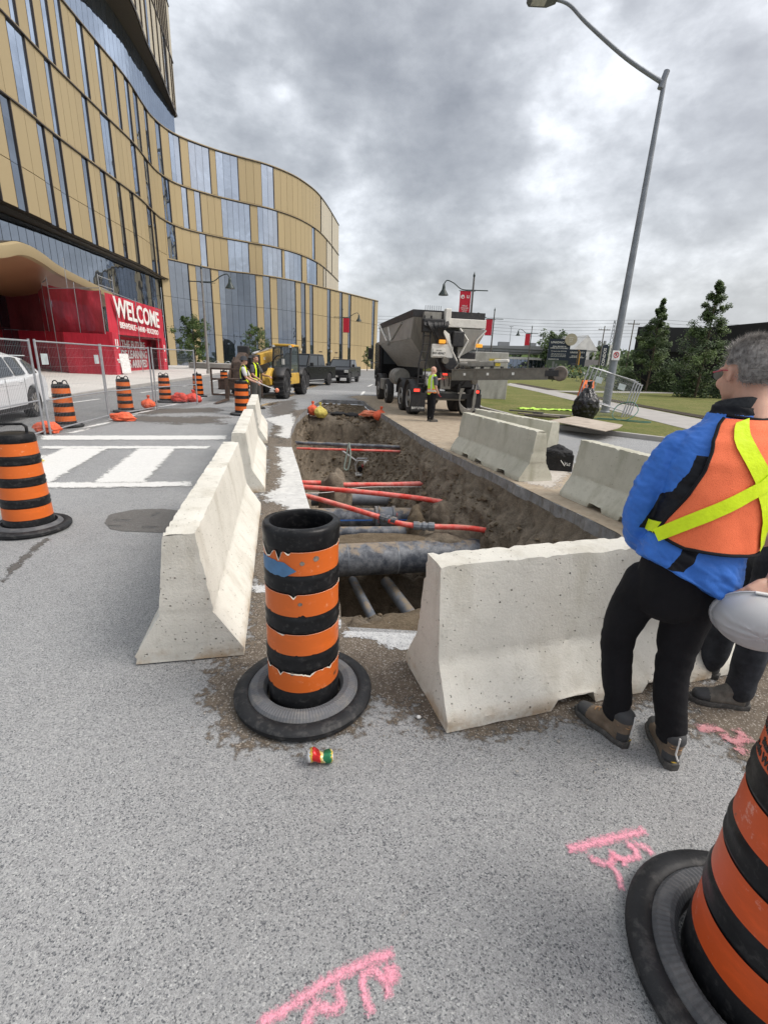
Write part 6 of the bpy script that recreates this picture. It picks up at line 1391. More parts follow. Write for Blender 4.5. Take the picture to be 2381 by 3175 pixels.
    for y in (-.28, .28):
        q = MB(); q.box(0, Lc, y-.02, y+.02, -.17, .17, M=cv); q.box(0, Lc, y-.05, y+.03, .155, .18, M=cv); q.box(0, Lc, y-.05, y+.03, -.18, -.155, M=cv)
        for x in (.02, .75, 1.6, Lc-.05): q.box(x, x+.04, y-.045, y+.03, -.165, .165, M=cv)
        q.build('conveyor_side', M_TBRN, t)
    MB().box(0, Lc+.1, -.25, .25, .10, .14, M=cv).build('belt', M_TYR, t)
    for x in (.4, 1.15, 1.95): MB().box(x, x+.07, -.325, -.3, -.03, .05, M=cv).build('sticker', M_WP, t)
    for k in range(9): MB().box(.3+.32*k, .33+.32*k, -.34, .34, .18, .24, M=cv).build('belt_cleat', M_CHAS, t)
    MB().tube([cv @ Vector((Lc-.05, 0, 0)), cv @ Vector((Lc+.30, 0, 0))], [.17, .21], 16).build('belt_wrap', M_TYR, t, smooth=50)
    MB().lathe([(.0, -.32), (.20, -.32), (.235, 0), (.20, .32), (0, .32)], 24, M=cv @ Matrix.Translation((Lc+.34, 0, .0)) @ Matrix.Rotation(R(90), 4, 'X')).build('belt_head_drum', mat('worn_belt', (.12, .10, .085), .8, var=.5, scale=5), t, smooth=50)
    MB().box(Lc-.1, Lc+.3, -.33, -.29, -.08, .10, M=cv).build('drum_bracket', M_CHAS, t, bevel=.01); MB().tube([cv @ Vector((.1, -.3, .2)), cv @ Vector((.3, -.3, .42)), cv @ Vector((.9, -.3, .42))], .02, 6).build('guard_rail', M_TGREY, t)
    MB().box(.5, 1.35, -.2, .2, .24, .42, M=cv).build('conveyor_hood', M_TGREY, t, bevel=.03); MB().box(1.35, 1.8, -.2, .2, .36, .46, M=cv).build('hood_cover', M_CREAM, t, bevel=.03)
truck()
# ---------------- telehandler ----------------
M_CAT = mat('worn_machine_yellow', (.60, .37, .05), .5, var=.2, scale=3, dirt=(.16, .11, .06), damt=.3); M_RUST = mat('rusty_dark_steel', (.065, .045, .035), .8, var=.5, scale=7, dirt=(.18, .10, .06), damt=.5)
def telehandler():
    t = thing('telehandler', 'yellow telehandler with rusty pallet forks, parked facing the trench', 'telehandler', (-5.75, 24.0, 0), R(176))
    for s in (-1, 1):
        for y in (1.65, -1.65):
            wheel(t, s*1.0, y, .64, .46, M_RIMB, lugs=True)
            f = MB(); rs = [[Vector((s*x, y+.74*cos(a), .64+.74*sin(a))) for a in [R(25+130*k/10) for k in range(11)]] for x in (.72, 1.26)]; f.rings(rs, caps=False, closed=False); o = f.build('fender', M_CHAS, t, smooth=60); q = o.modifiers.new('s', 'SOLIDIFY'); q.thickness = .03
    MB().prism([(-2.3, .55), (2.0, .55), (2.25, .8), (1.6, 1.05), (.9, 1.0), (-2.3, 1.25)], -.52, .52, axis='x').build('chassis', M_CAT, t, bevel=.03)
    for s in (-1, 1): MB().prism([(1.3, .62), (2.45, .62), (2.75, .95), (2.2, 1.35), (1.8, 1.3), (1.5, .95)], s*.62-.10, s*.62+.10, axis='x').build('front_plate', M_CAT, t, bevel=.02)
    # cab on the machine's left (to the right in view)
    cx = -.72
    for x in (cx-.42, cx+.42):
        for y, y2 in ((-.75, -.65), (.85, .55)): MB().tube([(x, y, .95), (x, y2, 2.35)], .045, 6).build('cab_pillar', M_CHAS, t)
    MB().box(cx-.47, cx+.47, -.75, .66, 2.32, 2.42).build('cab_roof', M_CAT, t, bevel=.04); MB().box(cx-.45, cx+.45, -.8, .85, .6, 1.12).build('cab_base', M_CAT, t, bevel=.03)
    MB().add([(cx-.41, .86, 1.12), (cx+.41, .86, 1.12), (cx+.41, .57, 2.32), (cx-.41, .57, 2.32)], [(0, 1, 2, 3)]).build('windscreen', M_GLASSB, t, fix=False)
    for x in (cx-.425, cx+.425): MB().add([(x, -.72, 1.1), (x, .84, 1.1), (x, .57, 2.32), (x, -.64, 2.32)], [(0, 1, 2, 3)]).build('side_glass', M_GLASSB, t, fix=False)
    for k in range(11): MB().tube([(cx-.36+.072*k, .865, 1.15), (cx-.36+.072*k, .60, 2.28)], .010, 5).build('windscreen_guard_bar', M_CHAS, t)
    MB().tube(catmull([(cx+.28, .95, 1.0), (cx+.32, 1.15, 1.5), (cx+.1, 1.2, 1.85), (cx-.2, 1.1, 1.95)], 5), .03, 7).build('exhaust_pipe', M_CHAS, t, smooth=True)
    for x in (cx-.4, cx+.4): MB().box(x-.06, x+.06, .60, .72, 2.25, 2.36).build('work_light', M_HEAD, t, bevel=.02)
    MB().box(cx-.55, cx-.47, .5, .6, 2.3, 2.4).build('marker_light', M_AMB, t, bevel=.015)
    MB().box(-1.05, -.95, 1.4, 1.5, 1.5, 1.75).build('mirror', M_HEAD, t)
    # boom sections
    Mb = Matrix.Translation((.35, -2.4, 2.05)) @ Matrix.Rotation(R(-6), 4, 'X')
    for (w, hh, a, b, m) in ((.34, .36, 0, 3.6, M_CAT), (.30, .31, 3.5, 4.1, M_CHAS), (.25, .26, 4.05, 4.75, M_CHAS)):
        MB().box(-w/2-.04, w/2+.04, a, b, -hh/2-.06, hh/2+.06, M=Mb).build('boom_section', m, t, bevel=.015)
    MB().tube([Mb @ Vector((0, 1.2, .32)), Mb @ Vector((0, 4.0, .30))], .05, 8).build('hydraulic_cylinder', M_ALU, t, smooth=True)
    MB().tube([Mb @ Vector((-.12, .8, .30)), Mb @ Vector((-.1, 2.2, .42)), Mb @ Vector((.0, 3.6, .28))], .025, 6).build('hydraulic_hose', M_CHAS, t)
    MB().box(-.75, -.35, -1.9, 1.0, .9, 1.5, M=Matrix.Translation((1.45, 0, 0))).build('engine_cover', M_CHAS, t, bevel=.06)
    MB().box(.62, 1.12, 1.15, 1.5, 1.45, 2.25).build('guard_panel', M_CHAS, t, bevel=.05)
    # boom head and carriage
    MB().prism([(2.35, 1.85), (2.7, 1.95), (3.35, 1.55), (3.5, .9), (3.85, .6), (3.6, .45), (3.15, .85), (2.9, 1.35)], .25, .62, axis='x').build('boom_head', M_RUST, t, bevel=.03)
    MB().prism([(2.7, 1.6), (3.0, 1.75), (3.9, .8), (3.75, .6)], .66, .72, axis='x').build('tilt_link', M_RUST, t, bevel=.01)
    yc = 4.55
    for z in (.28, .88, 1.28): MB().box(-1.0, 1.05, yc-.03, yc+.03, z-.035, z+.035).build('carriage_bar', M_RUST, t, bevel=.006)
    for x in (-1.0, -.3, .35, 1.05): MB().box(x-.03, x+.03, yc-.03, yc+.03, .25, 1.3 if abs(x) > .9 else .9).build('carriage_upright', M_RUST, t, bevel=.006)
    MB().box(.1, .8, 3.7, yc, .5, .9).build('quick_hitch', M_RUST, t, bevel=.03)
    for x in (.42, -.62): MB().prism([(yc-.02, .95), (yc+.08, .95), (yc+.1, .14), (yc+1.25, .05), (yc+1.25, .03), (yc, .06)], x-.07, x+.07, axis='x').build('fork', M_RUST, t, bevel=.006)
    text('CAT', .16, M_WP, t, Mb @ face_M((-.215, 3.0, 0), (-1, 0, 0)), 'lettering', .002, bold=.006)
M_GLASSB = NT('tinted_cab_glass'); M_GLASSB.set((.10, .13, .13), .05, 0, .6); M_GLASSB = M_GLASSB.m
telehandler()
# ---------------- campus building ----------------
def gold_mat(name, c, rough=.5, metal=.12):
    k = NT(name); rnd = k.n('ShaderNodeObjectInfo').outputs['Random']; v = k.math('ADD', .93, k.math('MULTIPLY', rnd, .14))
    st = k.noise(2, 4, .6, k.mapping((14, 14, .4), co=k.n('ShaderNodeNewGeometry').outputs['Position']))
    col = k.mix(1, c, k.ramp(k.math('MULTIPLY', v, k.math('ADD', .92, k.math('MULTIPLY', st, .16))), [(0, 0.), (1, 1.)]), 'MULTIPLY')
    pf = k.voro(7, out='Distance', co=k.n('ShaderNodeNewGeometry').outputs['Position']); col = k.mix(k.math('MULTIPLY', k.math('SUBTRACT', 1, k.step(pf, .0, .3)), .12), col, mul(c, .5))
    return k.set(col, rough, metal)
M_GOLD = gold_mat('champagne_gold_panel', (.40, .315, .175)); M_BEIGE = gold_mat('pale_bronze_tower_panel', (.52, .47, .37), .55, .1)
M_BRONZE = mat('dark_bronze_trim', (.055, .043, .035), .45, .4, var=.15); M_SHADOWGAP = mat('dark_bronze_backing', (.045, .037, .028), .7)
def glass_mat(name, tint, rough=.02, refl=.62):
    k = NT(name); rnd = k.n('ShaderNodeObjectInfo').outputs['Random']
    g = k.n('ShaderNodeBsdfGlossy'); g.inputs['Roughness'].default_value = rough; k.put((.66, .76, .92), g.inputs['Color'])
    pos = k.n('ShaderNodeNewGeometry').outputs['Position']
    b = k.n('ShaderNodeBump'); k.l(k.noise(.35, 2, .5, pos), b.inputs['Height']); b.inputs['Strength'].default_value = .10; b.inputs['Distance'].default_value = .4; k.l(b.outputs[0], g.inputs['Normal'])
    k.put(k.mix(rnd, mul(tint, .7), mul(tint, 1.3)), k.b.inputs['Base Color']); k.b.inputs['Roughness'].default_value = .1
    fr = k.n('ShaderNodeLayerWeight'); fr.inputs[0].default_value = .35
    m = k.n('ShaderNodeMixShader'); k.l(k.math('ADD', refl*.62, k.math('MULTIPLY', fr.outputs['Fresnel'], .6), clamp=True), m.inputs[0]); k.l(k.b.outputs[0], m.inputs[1]); k.l(g.outputs[0], m.inputs[2]); k.l(m.outputs[0], k.out.inputs[0]); return k.m
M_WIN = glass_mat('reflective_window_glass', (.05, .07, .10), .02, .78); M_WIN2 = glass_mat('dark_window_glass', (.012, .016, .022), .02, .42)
MAIN = [(-30, 20), (-30.2, 35), (-30.7, 45), (-31.4, 51), (-32, 60), (-32.5, 68), (-33.5, 74), (-33.9, 78), (-33, 82.5), (-29.3, 87), (-25.5, 90), (-22, 92.5), (-19, 96), (-17, 100), (-15.3, 106), (-14.3, 115), (-13.5, 128)]
PODC = [(-34.6, 77.3), (-29, 85.8), (-23, 89.5), (-17.8, 94.8), (-12.35, 103.8), (-3.3, 119.7)]
class Curve:
    def __init__(s, pts):
        s.P = [Vector((p.x, p.y)) for p in catmull([(*q, 0) for q in pts], 20)]; s.L = [0]
        for a, b in zip(s.P, s.P[1:]): s.L.append(s.L[-1]+(b-a).length)
    def at(s, l):
        import bisect
        i = max(1, min(len(s.P)-1, bisect.bisect(s.L, l))); f = (l-s.L[i-1])/max(1e-6, s.L[i]-s.L[i-1]); return s.P[i-1].lerp(s.P[i], f)
CM, CP = Curve(MAIN), Curve(PODC)
BLD = thing('campus_building', 'curving gold-panelled campus building with tall windows and a tower, left of the road', 'building', (-30, 70, .13))
Binv = Matrix.Translation((30, -70, -.13))
UNIT = MB().box(-.5, .5, -.5, .5, 0, 1).build('panel', M_GOLD); UM = UNIT.data; bpy.data.objects.remove(UNIT)
PANE = MB().box(-.5, .5, -.5, .5, 0, 1).build('pane', M_WIN); PM_ = PANE.data; bpy.data.objects.remove(PANE)
FIN = MB().box(-.5, .5, -.5, .5, 0, 1).build('fin', M_BRONZE); FM_ = FIN.data; bpy.data.objects.remove(FIN)
BEI = MB().box(-.5, .5, -.5, .5, 0, 1).build('tower_panel', M_BEIGE); BM_ = BEI.data; bpy.data.objects.remove(BEI)
PN2 = MB().box(-.5, .5, -.5, .5, 0, 1).build('pane2', M_WIN2); PM2 = PN2.data; bpy.data.objects.remove(PN2)
def piece(name, me, curve, s0, s1, z0, z1, out, th, gap=.02, parent=None):
    a, b = curve.at(s0+gap), curve.at(s1-gap); c = (a+b)/2; t = (b-a); L = t.length
    if L < 1e-4: return None
    t.normalize(); n = Vector((t.y, -t.x)); c = c+n*(out-th/2)
    o = bpy.data.objects.new(name, me); COL.objects.link(o); o.parent = parent or BLD
    o.matrix_local = Binv @ Matrix.Translation((c.x, c.y, z0)) @ Matrix.Rotation(math.atan2(t.y, t.x), 4, 'Z') @ Matrix.Diagonal((L, th, z1-z0, 1)); return o
def ribbon(name, curve, s0, s1, z0, z1, out, m, n=90, out1=None, parent=None):
    mb = MB(); A = [];
    for i in range(n+1):
        s = s0+(s1-s0)*i/n; p = curve.at(s); q = curve.at(min(s+.3, curve.L[-1])); r_ = curve.at(max(0, s-.3)); t = (q-r_).normalized(); nn = Vector((t.y, -t.x)); A.append((p, nn))
    def row(o_, z): return [Vector((p.x+nn.x*o_, p.y+nn.y*o_, z)) for p, nn in A]
    o1 = out if out1 is None else out1
    if out1 is None: rows = [row(out, z0), row(out, z1)]
    else: rows = [row(out, z0), row(out1, z0), row(out1, z1), row(out, z1), row(out, z0)]
    mb.rings(rows, caps=False, closed=False); return mb.build(name, m, parent or BLD, M=Binv)
def band(curve, s0, s1, z0, z1, wins, pw=1.36, split=None, beige_from=1e9, ledge=True, joints=()):
    zs = [z0]+list(joints)+[z1]; cuts = [(a, b) for a, b in wins if b > s0 and a < s1]; x = s0
    def gold(a, b):
        n = max(1, round((b-a)/pw))
        for i in range(n):
            for u, v in zip(zs, zs[1:]): piece('panel' if a < beige_from else 'tower_panel', UM if a < beige_from else BM_, curve, a+(b-a)*i/n, a+(b-a)*(i+1)/n, u+.03, v-.03, .10, .12)
    for a, b in cuts+[(s1, s1)]:
        if a > x+.1: gold(x, a)
        if b > a:
            n = max(1, round((b-a)/1.05))
            for i in range(n):
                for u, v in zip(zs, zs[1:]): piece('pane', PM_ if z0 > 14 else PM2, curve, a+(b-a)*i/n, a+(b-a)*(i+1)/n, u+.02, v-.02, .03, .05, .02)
            piece('window_reveal', FM_, curve, b-.04, b+.06, z0, z1, .14, .2, 0); piece('window_reveal', FM_, curve, a-.02, a+.02, z0, z1, .12, .2, 0)
        x = max(x, b)
    if ledge: ribbon('storey_ledge', curve, s0, s1, z1-.02, z1+.09, -.05, M_BRONZE, out1=.24); ribbon('storey_lip', curve, s0, s1, z1+.10, z1+.22, -.05, M_GOLD, out1=.16)
WT = [(26.6, 27.6), (29.3, 30.4), (31.8, 32.9), (34.1, 35.1), (37.7, 38.8), (41.1, 42.1), (44.9, 45.6), (47.5, 48.7), (50.1, 51.8), (54.4, 55.7), (58.3, 59.6), (61.6, 63.6), (65.0, 68.4), (69.4, 73.0), (76.9, 79.2), (94.7, 95.2), (105.4, 105.9)]
WM = [(21.5, 22.8), (25.8, 28.2), (31.0, 31.9), (36.9, 37.9), (40.4, 42.5), (47.4, 48.9), (52.1, 53.9), (58.8, 60.7), (63.2, 64.2), (65.4, 66.4), (69.9, 74.7), (76.0, 79.8), (89.9, 91.2), (99.5, 100.0), (105.5, 106.1)]
WL = [(20.5, 21.6), (23.4, 24.6), (28.0, 29.2), (30.6, 31.8), (35.3, 36.4), (38.8, 39.9), (42.3, 43.2), (45.5, 46.5), (51.1, 53.2), (53.9, 54.9), (58.9, 61.2), (65.8, 66.9), (70.6, 74.2), (76.6, 80.5), (81.1, 85.8), (87.6, 92.3), (96.6, 97.1), (98.8, 99.3)]
WP = [(1.3, 4.8), (6.1, 8.9), (10.3, 16.5), (17.8, 19.1), (20.5, 24.6), (25.9, 27.1), (28.3, 29.3), (33.8, 34.9), (38.0, 39.0), (41.2, 42.2), (50.9, 52.0)]
SE = CM.L[-1]-.2
band(CM, 14, SE, 26.45, 32.6, WT, beige_from=93); band(CM, 14, SE, 20.65, 26.2, WM, beige_from=91.5)
band(CM, 14, 58.4, 12.6, 20.4, WL, joints=(15.9,), pw=1.5); band(CM, 58.45, SE, 15.5, 20.4, WL, beige_from=93)
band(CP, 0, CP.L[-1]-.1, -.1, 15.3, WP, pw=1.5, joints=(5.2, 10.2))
core = mat('core_wall', (.03, .03, .03), .8)
ribbon('core_wall', CM, 0, SE, 12.4, 32.9, -.34, M_SHADOWGAP); ribbon('core_wall', CP, 0, CP.L[-1]-.1, -.1, 15.4, -.34, M_SHADOWGAP)
def cap_poly(name, curve, s0, s1, z, out, back, m, n=60):
    pts = []
    for i in range(n+1):
        s = s0+(s1-s0)*i/n; p = curve.at(s); q = curve.at(min(s+.3, curve.L[-1])); r_ = curve.at(max(0, s-.3)); t = (q-r_).normalized(); pts.append(Vector((p.x+t.y*out, p.y-t.x*out, z)))
    bk = [Vector((x, y, z)) for x, y in back]; mb = MB(); mb.add(pts+bk, [tuple(range(len(pts)+len(bk)))]); return mb.build(name, m, BLD, M=Binv)
cap_poly('roof_slab', CM, 0, SE, 32.7, .1, [(-40, 128), (-70, 100), (-70, 20)], M_BRONZE)
cap_poly('podium_roof', CP, 0, CP.L[-1]-.1, 15.42, .1, [(-25, 125), (-50, 110), (-50, 77)], M_BRONZE)
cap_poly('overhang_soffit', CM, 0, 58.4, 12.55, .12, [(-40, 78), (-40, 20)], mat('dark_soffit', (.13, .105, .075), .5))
q = MB(); 
for a, b in (((-3.4, 119.6), (-25, 128)),): q.box(0, 0.001, 0, .001, 0, .001)
MB().prism([(-3.35, 119.7), (-3.55, 119.9), (-24.8, 128.2), (-24.6, 127.8)], -.1, 15.4, M=Binv).build('end_wall', M_GOLD, BLD)
MB().prism([(-13.5, 128), (-40, 128), (-40, 128.3), (-13.5, 128.3)], 15.4, 32.7, M=Binv).build('end_wall', M_BEIGE, BLD)
MB().box(-38.2, -38.0, 15, 78, 0, 12.5, M=Binv).build('ground_core_wall', M_SHADOWGAP, BLD)
# recessed ground-storey glazing under the overhang
CG = Curve([(-32.3, 20), (-32.6, 40), (-33.4, 60), (-34.3, 72), (-34.8, 77.2)])
n = 34; s0 = 22
for i in range(n):
    for z0, z1 in ((0, 3.4), (3.4, 7.3), (7.3, 12.5)):
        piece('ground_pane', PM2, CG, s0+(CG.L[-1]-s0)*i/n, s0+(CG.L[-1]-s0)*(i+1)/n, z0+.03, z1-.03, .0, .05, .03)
# set-back storey and tower above
TW = [(-28.9, 52.0), (-29.3, 60.5), (-29.9, 65.7), (-30.6, 68.9), (-31.7, 72.9), (-32.4, 76.4), (-33.4, 81.0), (-34.9, 87.0), (-36, 91.8)]
TW = [(x*1.0, y*1.0) for x, y in TW]; CT = Curve(TW); CS = Curve([(-32.2, 50), (-32.6, 65.9), (-33.6, 74.9), (-34.9, 83.1), (-36.1, 90.8)])
n = 40
for i in range(n):
    for z0, z1 in ((32.8, 38.4),): piece('clerestory_pane', PM_, CS, CS.L[-1]*i/n, CS.L[-1]*(i+1)/n, z0, z1, .0, .05, .02)
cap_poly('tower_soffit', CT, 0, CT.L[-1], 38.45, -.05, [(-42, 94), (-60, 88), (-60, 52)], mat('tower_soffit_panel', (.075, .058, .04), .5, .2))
ribbon('tower_fascia', CT, 0, CT.L[-1], 38.4, 38.75, .12, M_BRONZE)
L = CT.L[-1]; n = 26; rnd = random.Random(2)
for zi, (z0, z1) in enumerate(((38.8, 45.5), (45.7, 52.5), (52.7, 59.5), (59.7, 67))):
    for i in range(n):
        piece('tower_panel', BM_ if rnd.random() > .22 else PM_, CT, L*i/n, L*(i+1)/n, z0, z1, .0, .1, .06)
        if i % 2 == 0 or rnd.random() > .6: piece('tower_fin', FM_, CT, L*i/n-.06, L*i/n+.10, z0, z1, .16, .3, 0)
    ribbon('tower_ledge', CT, 0, L, z1, z1+.2, -.1, M_BRONZE, out1=.12)
ribbon('tower_core', CT, 0, L, 38.5, 66, -.2, M_SHADOWGAP)
MB().prism([(-36, 91.8), (-36.3, 92.0), (-48, 94), (-48, 93.5)], 38.5, 66, M=Binv).build('tower_end_wall', M_BEIGE, BLD)
# doors, vents and wall lamps of the podium
for s in (30.6, 36.0):
    d = piece('door', FM_, CP, s, s+1.9, 0, 2.5, .14, .05, 0); piece('door_leaf', UM, CP, s+.1, s+.93, .05, 2.4, .15, .04, 0); piece('door_leaf', UM, CP, s+.97, s+1.8, .05, 2.4, .15, .04, 0); piece('vent_grille', FM_, CP, s+.5, s+1.5, 3.3, 3.5, .14, .06, 0)
for s in (25.3, 34.7, 48.0, 52.7): piece('wall_lamp', mat('wall_lamp_white', (.7, .7, .68), .4) and BM_, CP, s, s+.35, 3.4, 3.8, .45, .3, 0)
# merge everything beyond the first 300 alike panels
def cap300(parent, nm, limit=290):
    L_ = [o for o in COL.objects if o.parent == parent and o.name.split('.')[0] == nm]
    print('count', nm, len(L_))
    if len(L_) <= limit: return
    def key(o): c = o.matrix_local.translation; return (c-Vector((30, -70, 0))).length
    L_.sort(key=key); rest = L_[limit:]; by = {}
    for o in rest: by.setdefault(o.data.name, []).append(o)
    for dn, os_ in by.items():
        mb = MB(); me = bpy.data.meshes[dn]
        for o in os_: mb.add([o.matrix_local @ v.co for v in me.vertices], [tuple(p.vertices) for p in me.polygons])
        mb.build('far_'+nm+'s', me.materials[0], parent, kind='stuff')
        for o in os_: bpy.data.objects.remove(o)
for nm in ('panel', 'pane', 'tower_panel', 'ground_pane', 'window_reveal'): cap300(BLD, nm)
# ---------------- canopy ----------------
cn = thing('entrance_canopy', 'sweeping gold canopy over the red scaffold entrance', 'canopy', (-24, 45, .13)); Cinv = Matrix.Translation((24, -45, -.13))
edge = catmull([(-19.2, 18, 6.4), (-20.6, 26.5, 6.75), (-21.7, 30.6, 7.6), (-23.0, 34.0, 7.8), (-25.3, 39.5, 7.8), (-27.6, 47.2, 7.75), (-29.8, 54.5, 7.7), (-34.6, 62, 7.7)], 10)
def crow(dx, dz): return [Vector((p.x+dx, p.y, p.z+dz)) for p in edge]
mb = MB(); mb.rings([crow(-.35, -.66), crow(-.02, -.60), crow(.06, -.3), crow(.05, .0), crow(-.25, .10)], caps=False, closed=False); mb.build('fascia', M_GOLD, cn, M=Cinv, smooth=30)
M_SOFF = NT('copper_soffit'); g_ = M_SOFF.noise(.3, 4, .6); M_SOFF.set(M_SOFF.mix(g_, (.34, .17, .085), (.42, .24, .13)), .4, .3); M_SOFF = M_SOFF.m
rs = []
for k in range(8):
    f = k/7; rs.append([Vector((p.x-.35-(p.x+36)*f, p.y+1.5*f, p.z-.66-1.2*sin(f*pi)*.8*(1 if p.y < 45 else .3)-.5*f)) for p in edge])
MB().rings(rs, caps=False, closed=False).build('soffit', M_SOFF, cn, M=Cinv, smooth=60)
MB().rings([crow(-.25, .12), [Vector((-36, p.y+1.5, p.z+.2)) for p in edge]], caps=False, closed=False).build('canopy_roof', M_BRONZE, cn, M=Cinv)
# ---------------- red-wrapped scaffold ----------------
sc = thing('scaffold_entrance', 'scaffold wrapped in red mesh and hoarding with a WELCOME banner', 'scaffold', (-24, 45, .13)); Sinv = Matrix.Translation((24, -45, -.13))
def redmat(name, c, alpha=1.0, fine=60):
    k = NT(name); f = k.noise(.9, 5, .6, k.mapping((1.5, 1.5, .35))); col = k.mix(k.step(f, .3, .7), mul(c, .72), mul(c, 1.2)); k.bump(k.math('ADD', k.noise(1.6, 5, .6, k.mapping((2, 2, .4))), k.math('MULTIPLY', k.noise(fine, 2), .05)), .6, .12); return k.set(col, .75, 0, alpha)
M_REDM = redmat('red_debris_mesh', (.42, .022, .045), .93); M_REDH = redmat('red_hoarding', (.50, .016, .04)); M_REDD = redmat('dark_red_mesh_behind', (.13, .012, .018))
def sheet(name, a, b, z0, z1, m, parent=sc, nx=40, nzz=16, amp=.14, seed=0, sag=0, inv=None, hang=True):
    a, b = Vector((*a, 0)), Vector((*b, 0)); d = (b-a); n = Vector((d.y, -d.x, 0)).normalized(); g = []
    for i in range(nzz+1):
        v = i/nzz; row = []
        for k in range(nx+1):
            u = k/nx; zt = z1 if not isinstance(z1, tuple) else z1[0]+(z1[1]-z1[0])*u; zb = z0 if not isinstance(z0, tuple) else z0[0]+(z0[1]-z0[0])*u
            z = zb+(zt-zb)*v; w = amp*(sin(u*d.length*2.1+seed+v*1.5)*.5+fb((u*d.length*.7, v*1.6, seed), 1, seed, 3))*(.35+.65*sin(pi*v))
            z += (-sag*abs(sin(u*pi*max(1, round(d.length/2.4))))*v if v == 1 else 0)+.10*amp*nz((u*9, v*4, seed))
            p = a+d*u+n*w; row.append(Vector((p.x, p.y, z)))
        g.append(row)
    mb = MB(); mb.rings(g, caps=False, closed=False); return mb.build(name, m, parent, M=inv or Sinv, smooth=180, fix=False)
# corners on the plaza: A front-left block .. C nearest corner, D far right corner
sheet('hoarding', (-24.2, 36.9), (-20.7, 36.5), .13, (3.05, 3.0), M_REDH, amp=.05, seed=1); sheet('hoarding', (-27.6, 39.9), (-24.2, 36.9), .13, (3.15, 3.05), M_REDH, amp=.05, seed=2); sheet('hoarding', (-37, 44.5), (-29.2, 43.3), .13, 3.3, M_REDH, amp=.05, seed=3); sheet('hoarding', (-29.2, 43.3), (-27.6, 39.9), .13, 3.2, M_REDH, amp=.03, seed=4)
sheet('debris_mesh', (-25.6, 38.2), (-20.9, 36.7), 3.05, (6.35, 5.95), M_REDM, amp=.22, seed=5, sag=.1); sheet('debris_mesh', (-29.2, 42.2), (-25.6, 38.2), (3.2, 3.05), (6.8, 6.35), M_REDM, amp=.16, seed=6, sag=.1)
sheet('debris_mesh', (-37, 43.8), (-29.2, 42.4), 3.3, 6.6, M_REDD, amp=.15, seed=7)
wb = sheet('welcome_banner', (-20.75, 36.9), (-24.6, 54.2), (3.05, 3.35), (5.85, 6.3), M_REDH, amp=.10, seed=8, nx=70)
def onban(z): 
    a, b = Vector((-20.75, 36.9, 0)), Vector((-24.6, 54.2, 0)); d = (b-a).normalized(); nn = Vector((d.y, -d.x, 0))
    return face_M(a+(b-a)*.46+nn*.22+Vector((0, 0, z)), nn)
def btext(s, z, size, xs=1, bold=0, off=0): return text(s, size, M_WP, sc, Sinv @ onban(z) @ Matrix.Translation((off, 0, 0)), 'lettering', .01, xs=xs, bold=bold)
btext('WELCOME', 4.95, 2.0, 1.45, .045); btext('BIENVENUE \u2022 AANII \u2022 BOOZHOO', 3.78, .62, 1.35, .012)
def post_panel(c, w=.75, h=3.05, nrm=(.976, .217, 0)):
    n_ = Vector(nrm).normalized(); u = Vector((n_.y, -n_.x, 0))
    q = [Vector(c)+u*s*w/2+n_*o+Vector((0, 0, z)) for z in (0, h) for s, o in ((-1, 0), (1, 0), (1, -.6), (-1, -.6))]
    MB().rings([q[:4], q[4:]]).build('banner_post', M_REDH, sc, M=Sinv, bevel=.02)
    text('U', .9, M_WP, sc, Sinv @ face_M(Vector(c)+n_*.02+Vector((0, 0, 2.2)), n_), 'lettering', .01, xs=1.0, bold=.03); text('ONTARIO\nTECH', .17, M_WP, sc, Sinv @ face_M(Vector(c)+n_*.02+Vector((0, 0, 1.0)), n_), 'lettering', .01, bold=.004)
post_panel((-20.72, 37.6, .13), 1.5); post_panel((-24.45, 53.7, .13), 1.6, 3.3)
# inner back wall of the passage
a_, b_ = Vector((-22.5, 37.4, .13)), Vector((-26.3, 54.7, .13)); sheet('passage_wall', a_[:2], b_[:2], .13, 3.2, M_REDH, amp=.03, seed=9); d_ = (b_-a_).normalized(); n__ = Vector((d_.y, -d_.x, 0))
text('THE FUTURE\nOF LEARNING\nHAS ARRIVED', 1.0, mat('dull_silver_print', (.55, .53, .53), .5), sc, Sinv @ face_M(a_.lerp(b_, .60)+n__*.12+Vector((0, 0, 1.45)), n__), 'lettering', .01, xs=1.35, bold=.03, lines=.85, align='CENTER')
MB().prism([(-20.9, 37.0), (-24.6, 54.1), (-26.4, 54.8), (-22.6, 37.4)], 3.12, 3.2, M=Sinv).build('passage_ceiling', M_REDD, sc)
sheet('passage_end', (-24.6, 54.6), (-28.2, 55.4), .13, 3.2, M_REDD, amp=.02, seed=11)
for (x, y), z in (((-20.9, 36.6), 7.0), ((-25.6, 38.1), 6.9), ((-23.2, 37.4), 6.5), ((-29.2, 42.2), 7.3), ((-27.4, 40.1), 6.9), ((-21.2, 39.0), 7.2), ((-24.6, 54.2), 7.3), ((-24.0, 51.5), 6.9), ((-22.4, 44.5), 6.3), ((-24.2, 38.2), 8.2)): MB().tube([(x, y, .13), (x, y, z)], .025, 6, ).build('scaffold_pole', M_GALV, sc, M=Sinv)
for a, b, z in (((-20.9, 36.6), (-21.2, 39.0), 6.3), ((-20.9, 36.6), (-21.2, 39.0), 6.9), ((-25.6, 38.1), (-20.9, 36.6), 6.1), ((-29.2, 42.2), (-25.6, 38.1), 6.7), ((-20.9, 36.9), (-24.6, 54.2), 6.1), ((-35, 43), (-29.2, 42.2), 6.9)): MB().tube([(*a, z), (*b, z)], .03, 6).build('scaffold_rail', M_GALV, sc, M=Sinv)
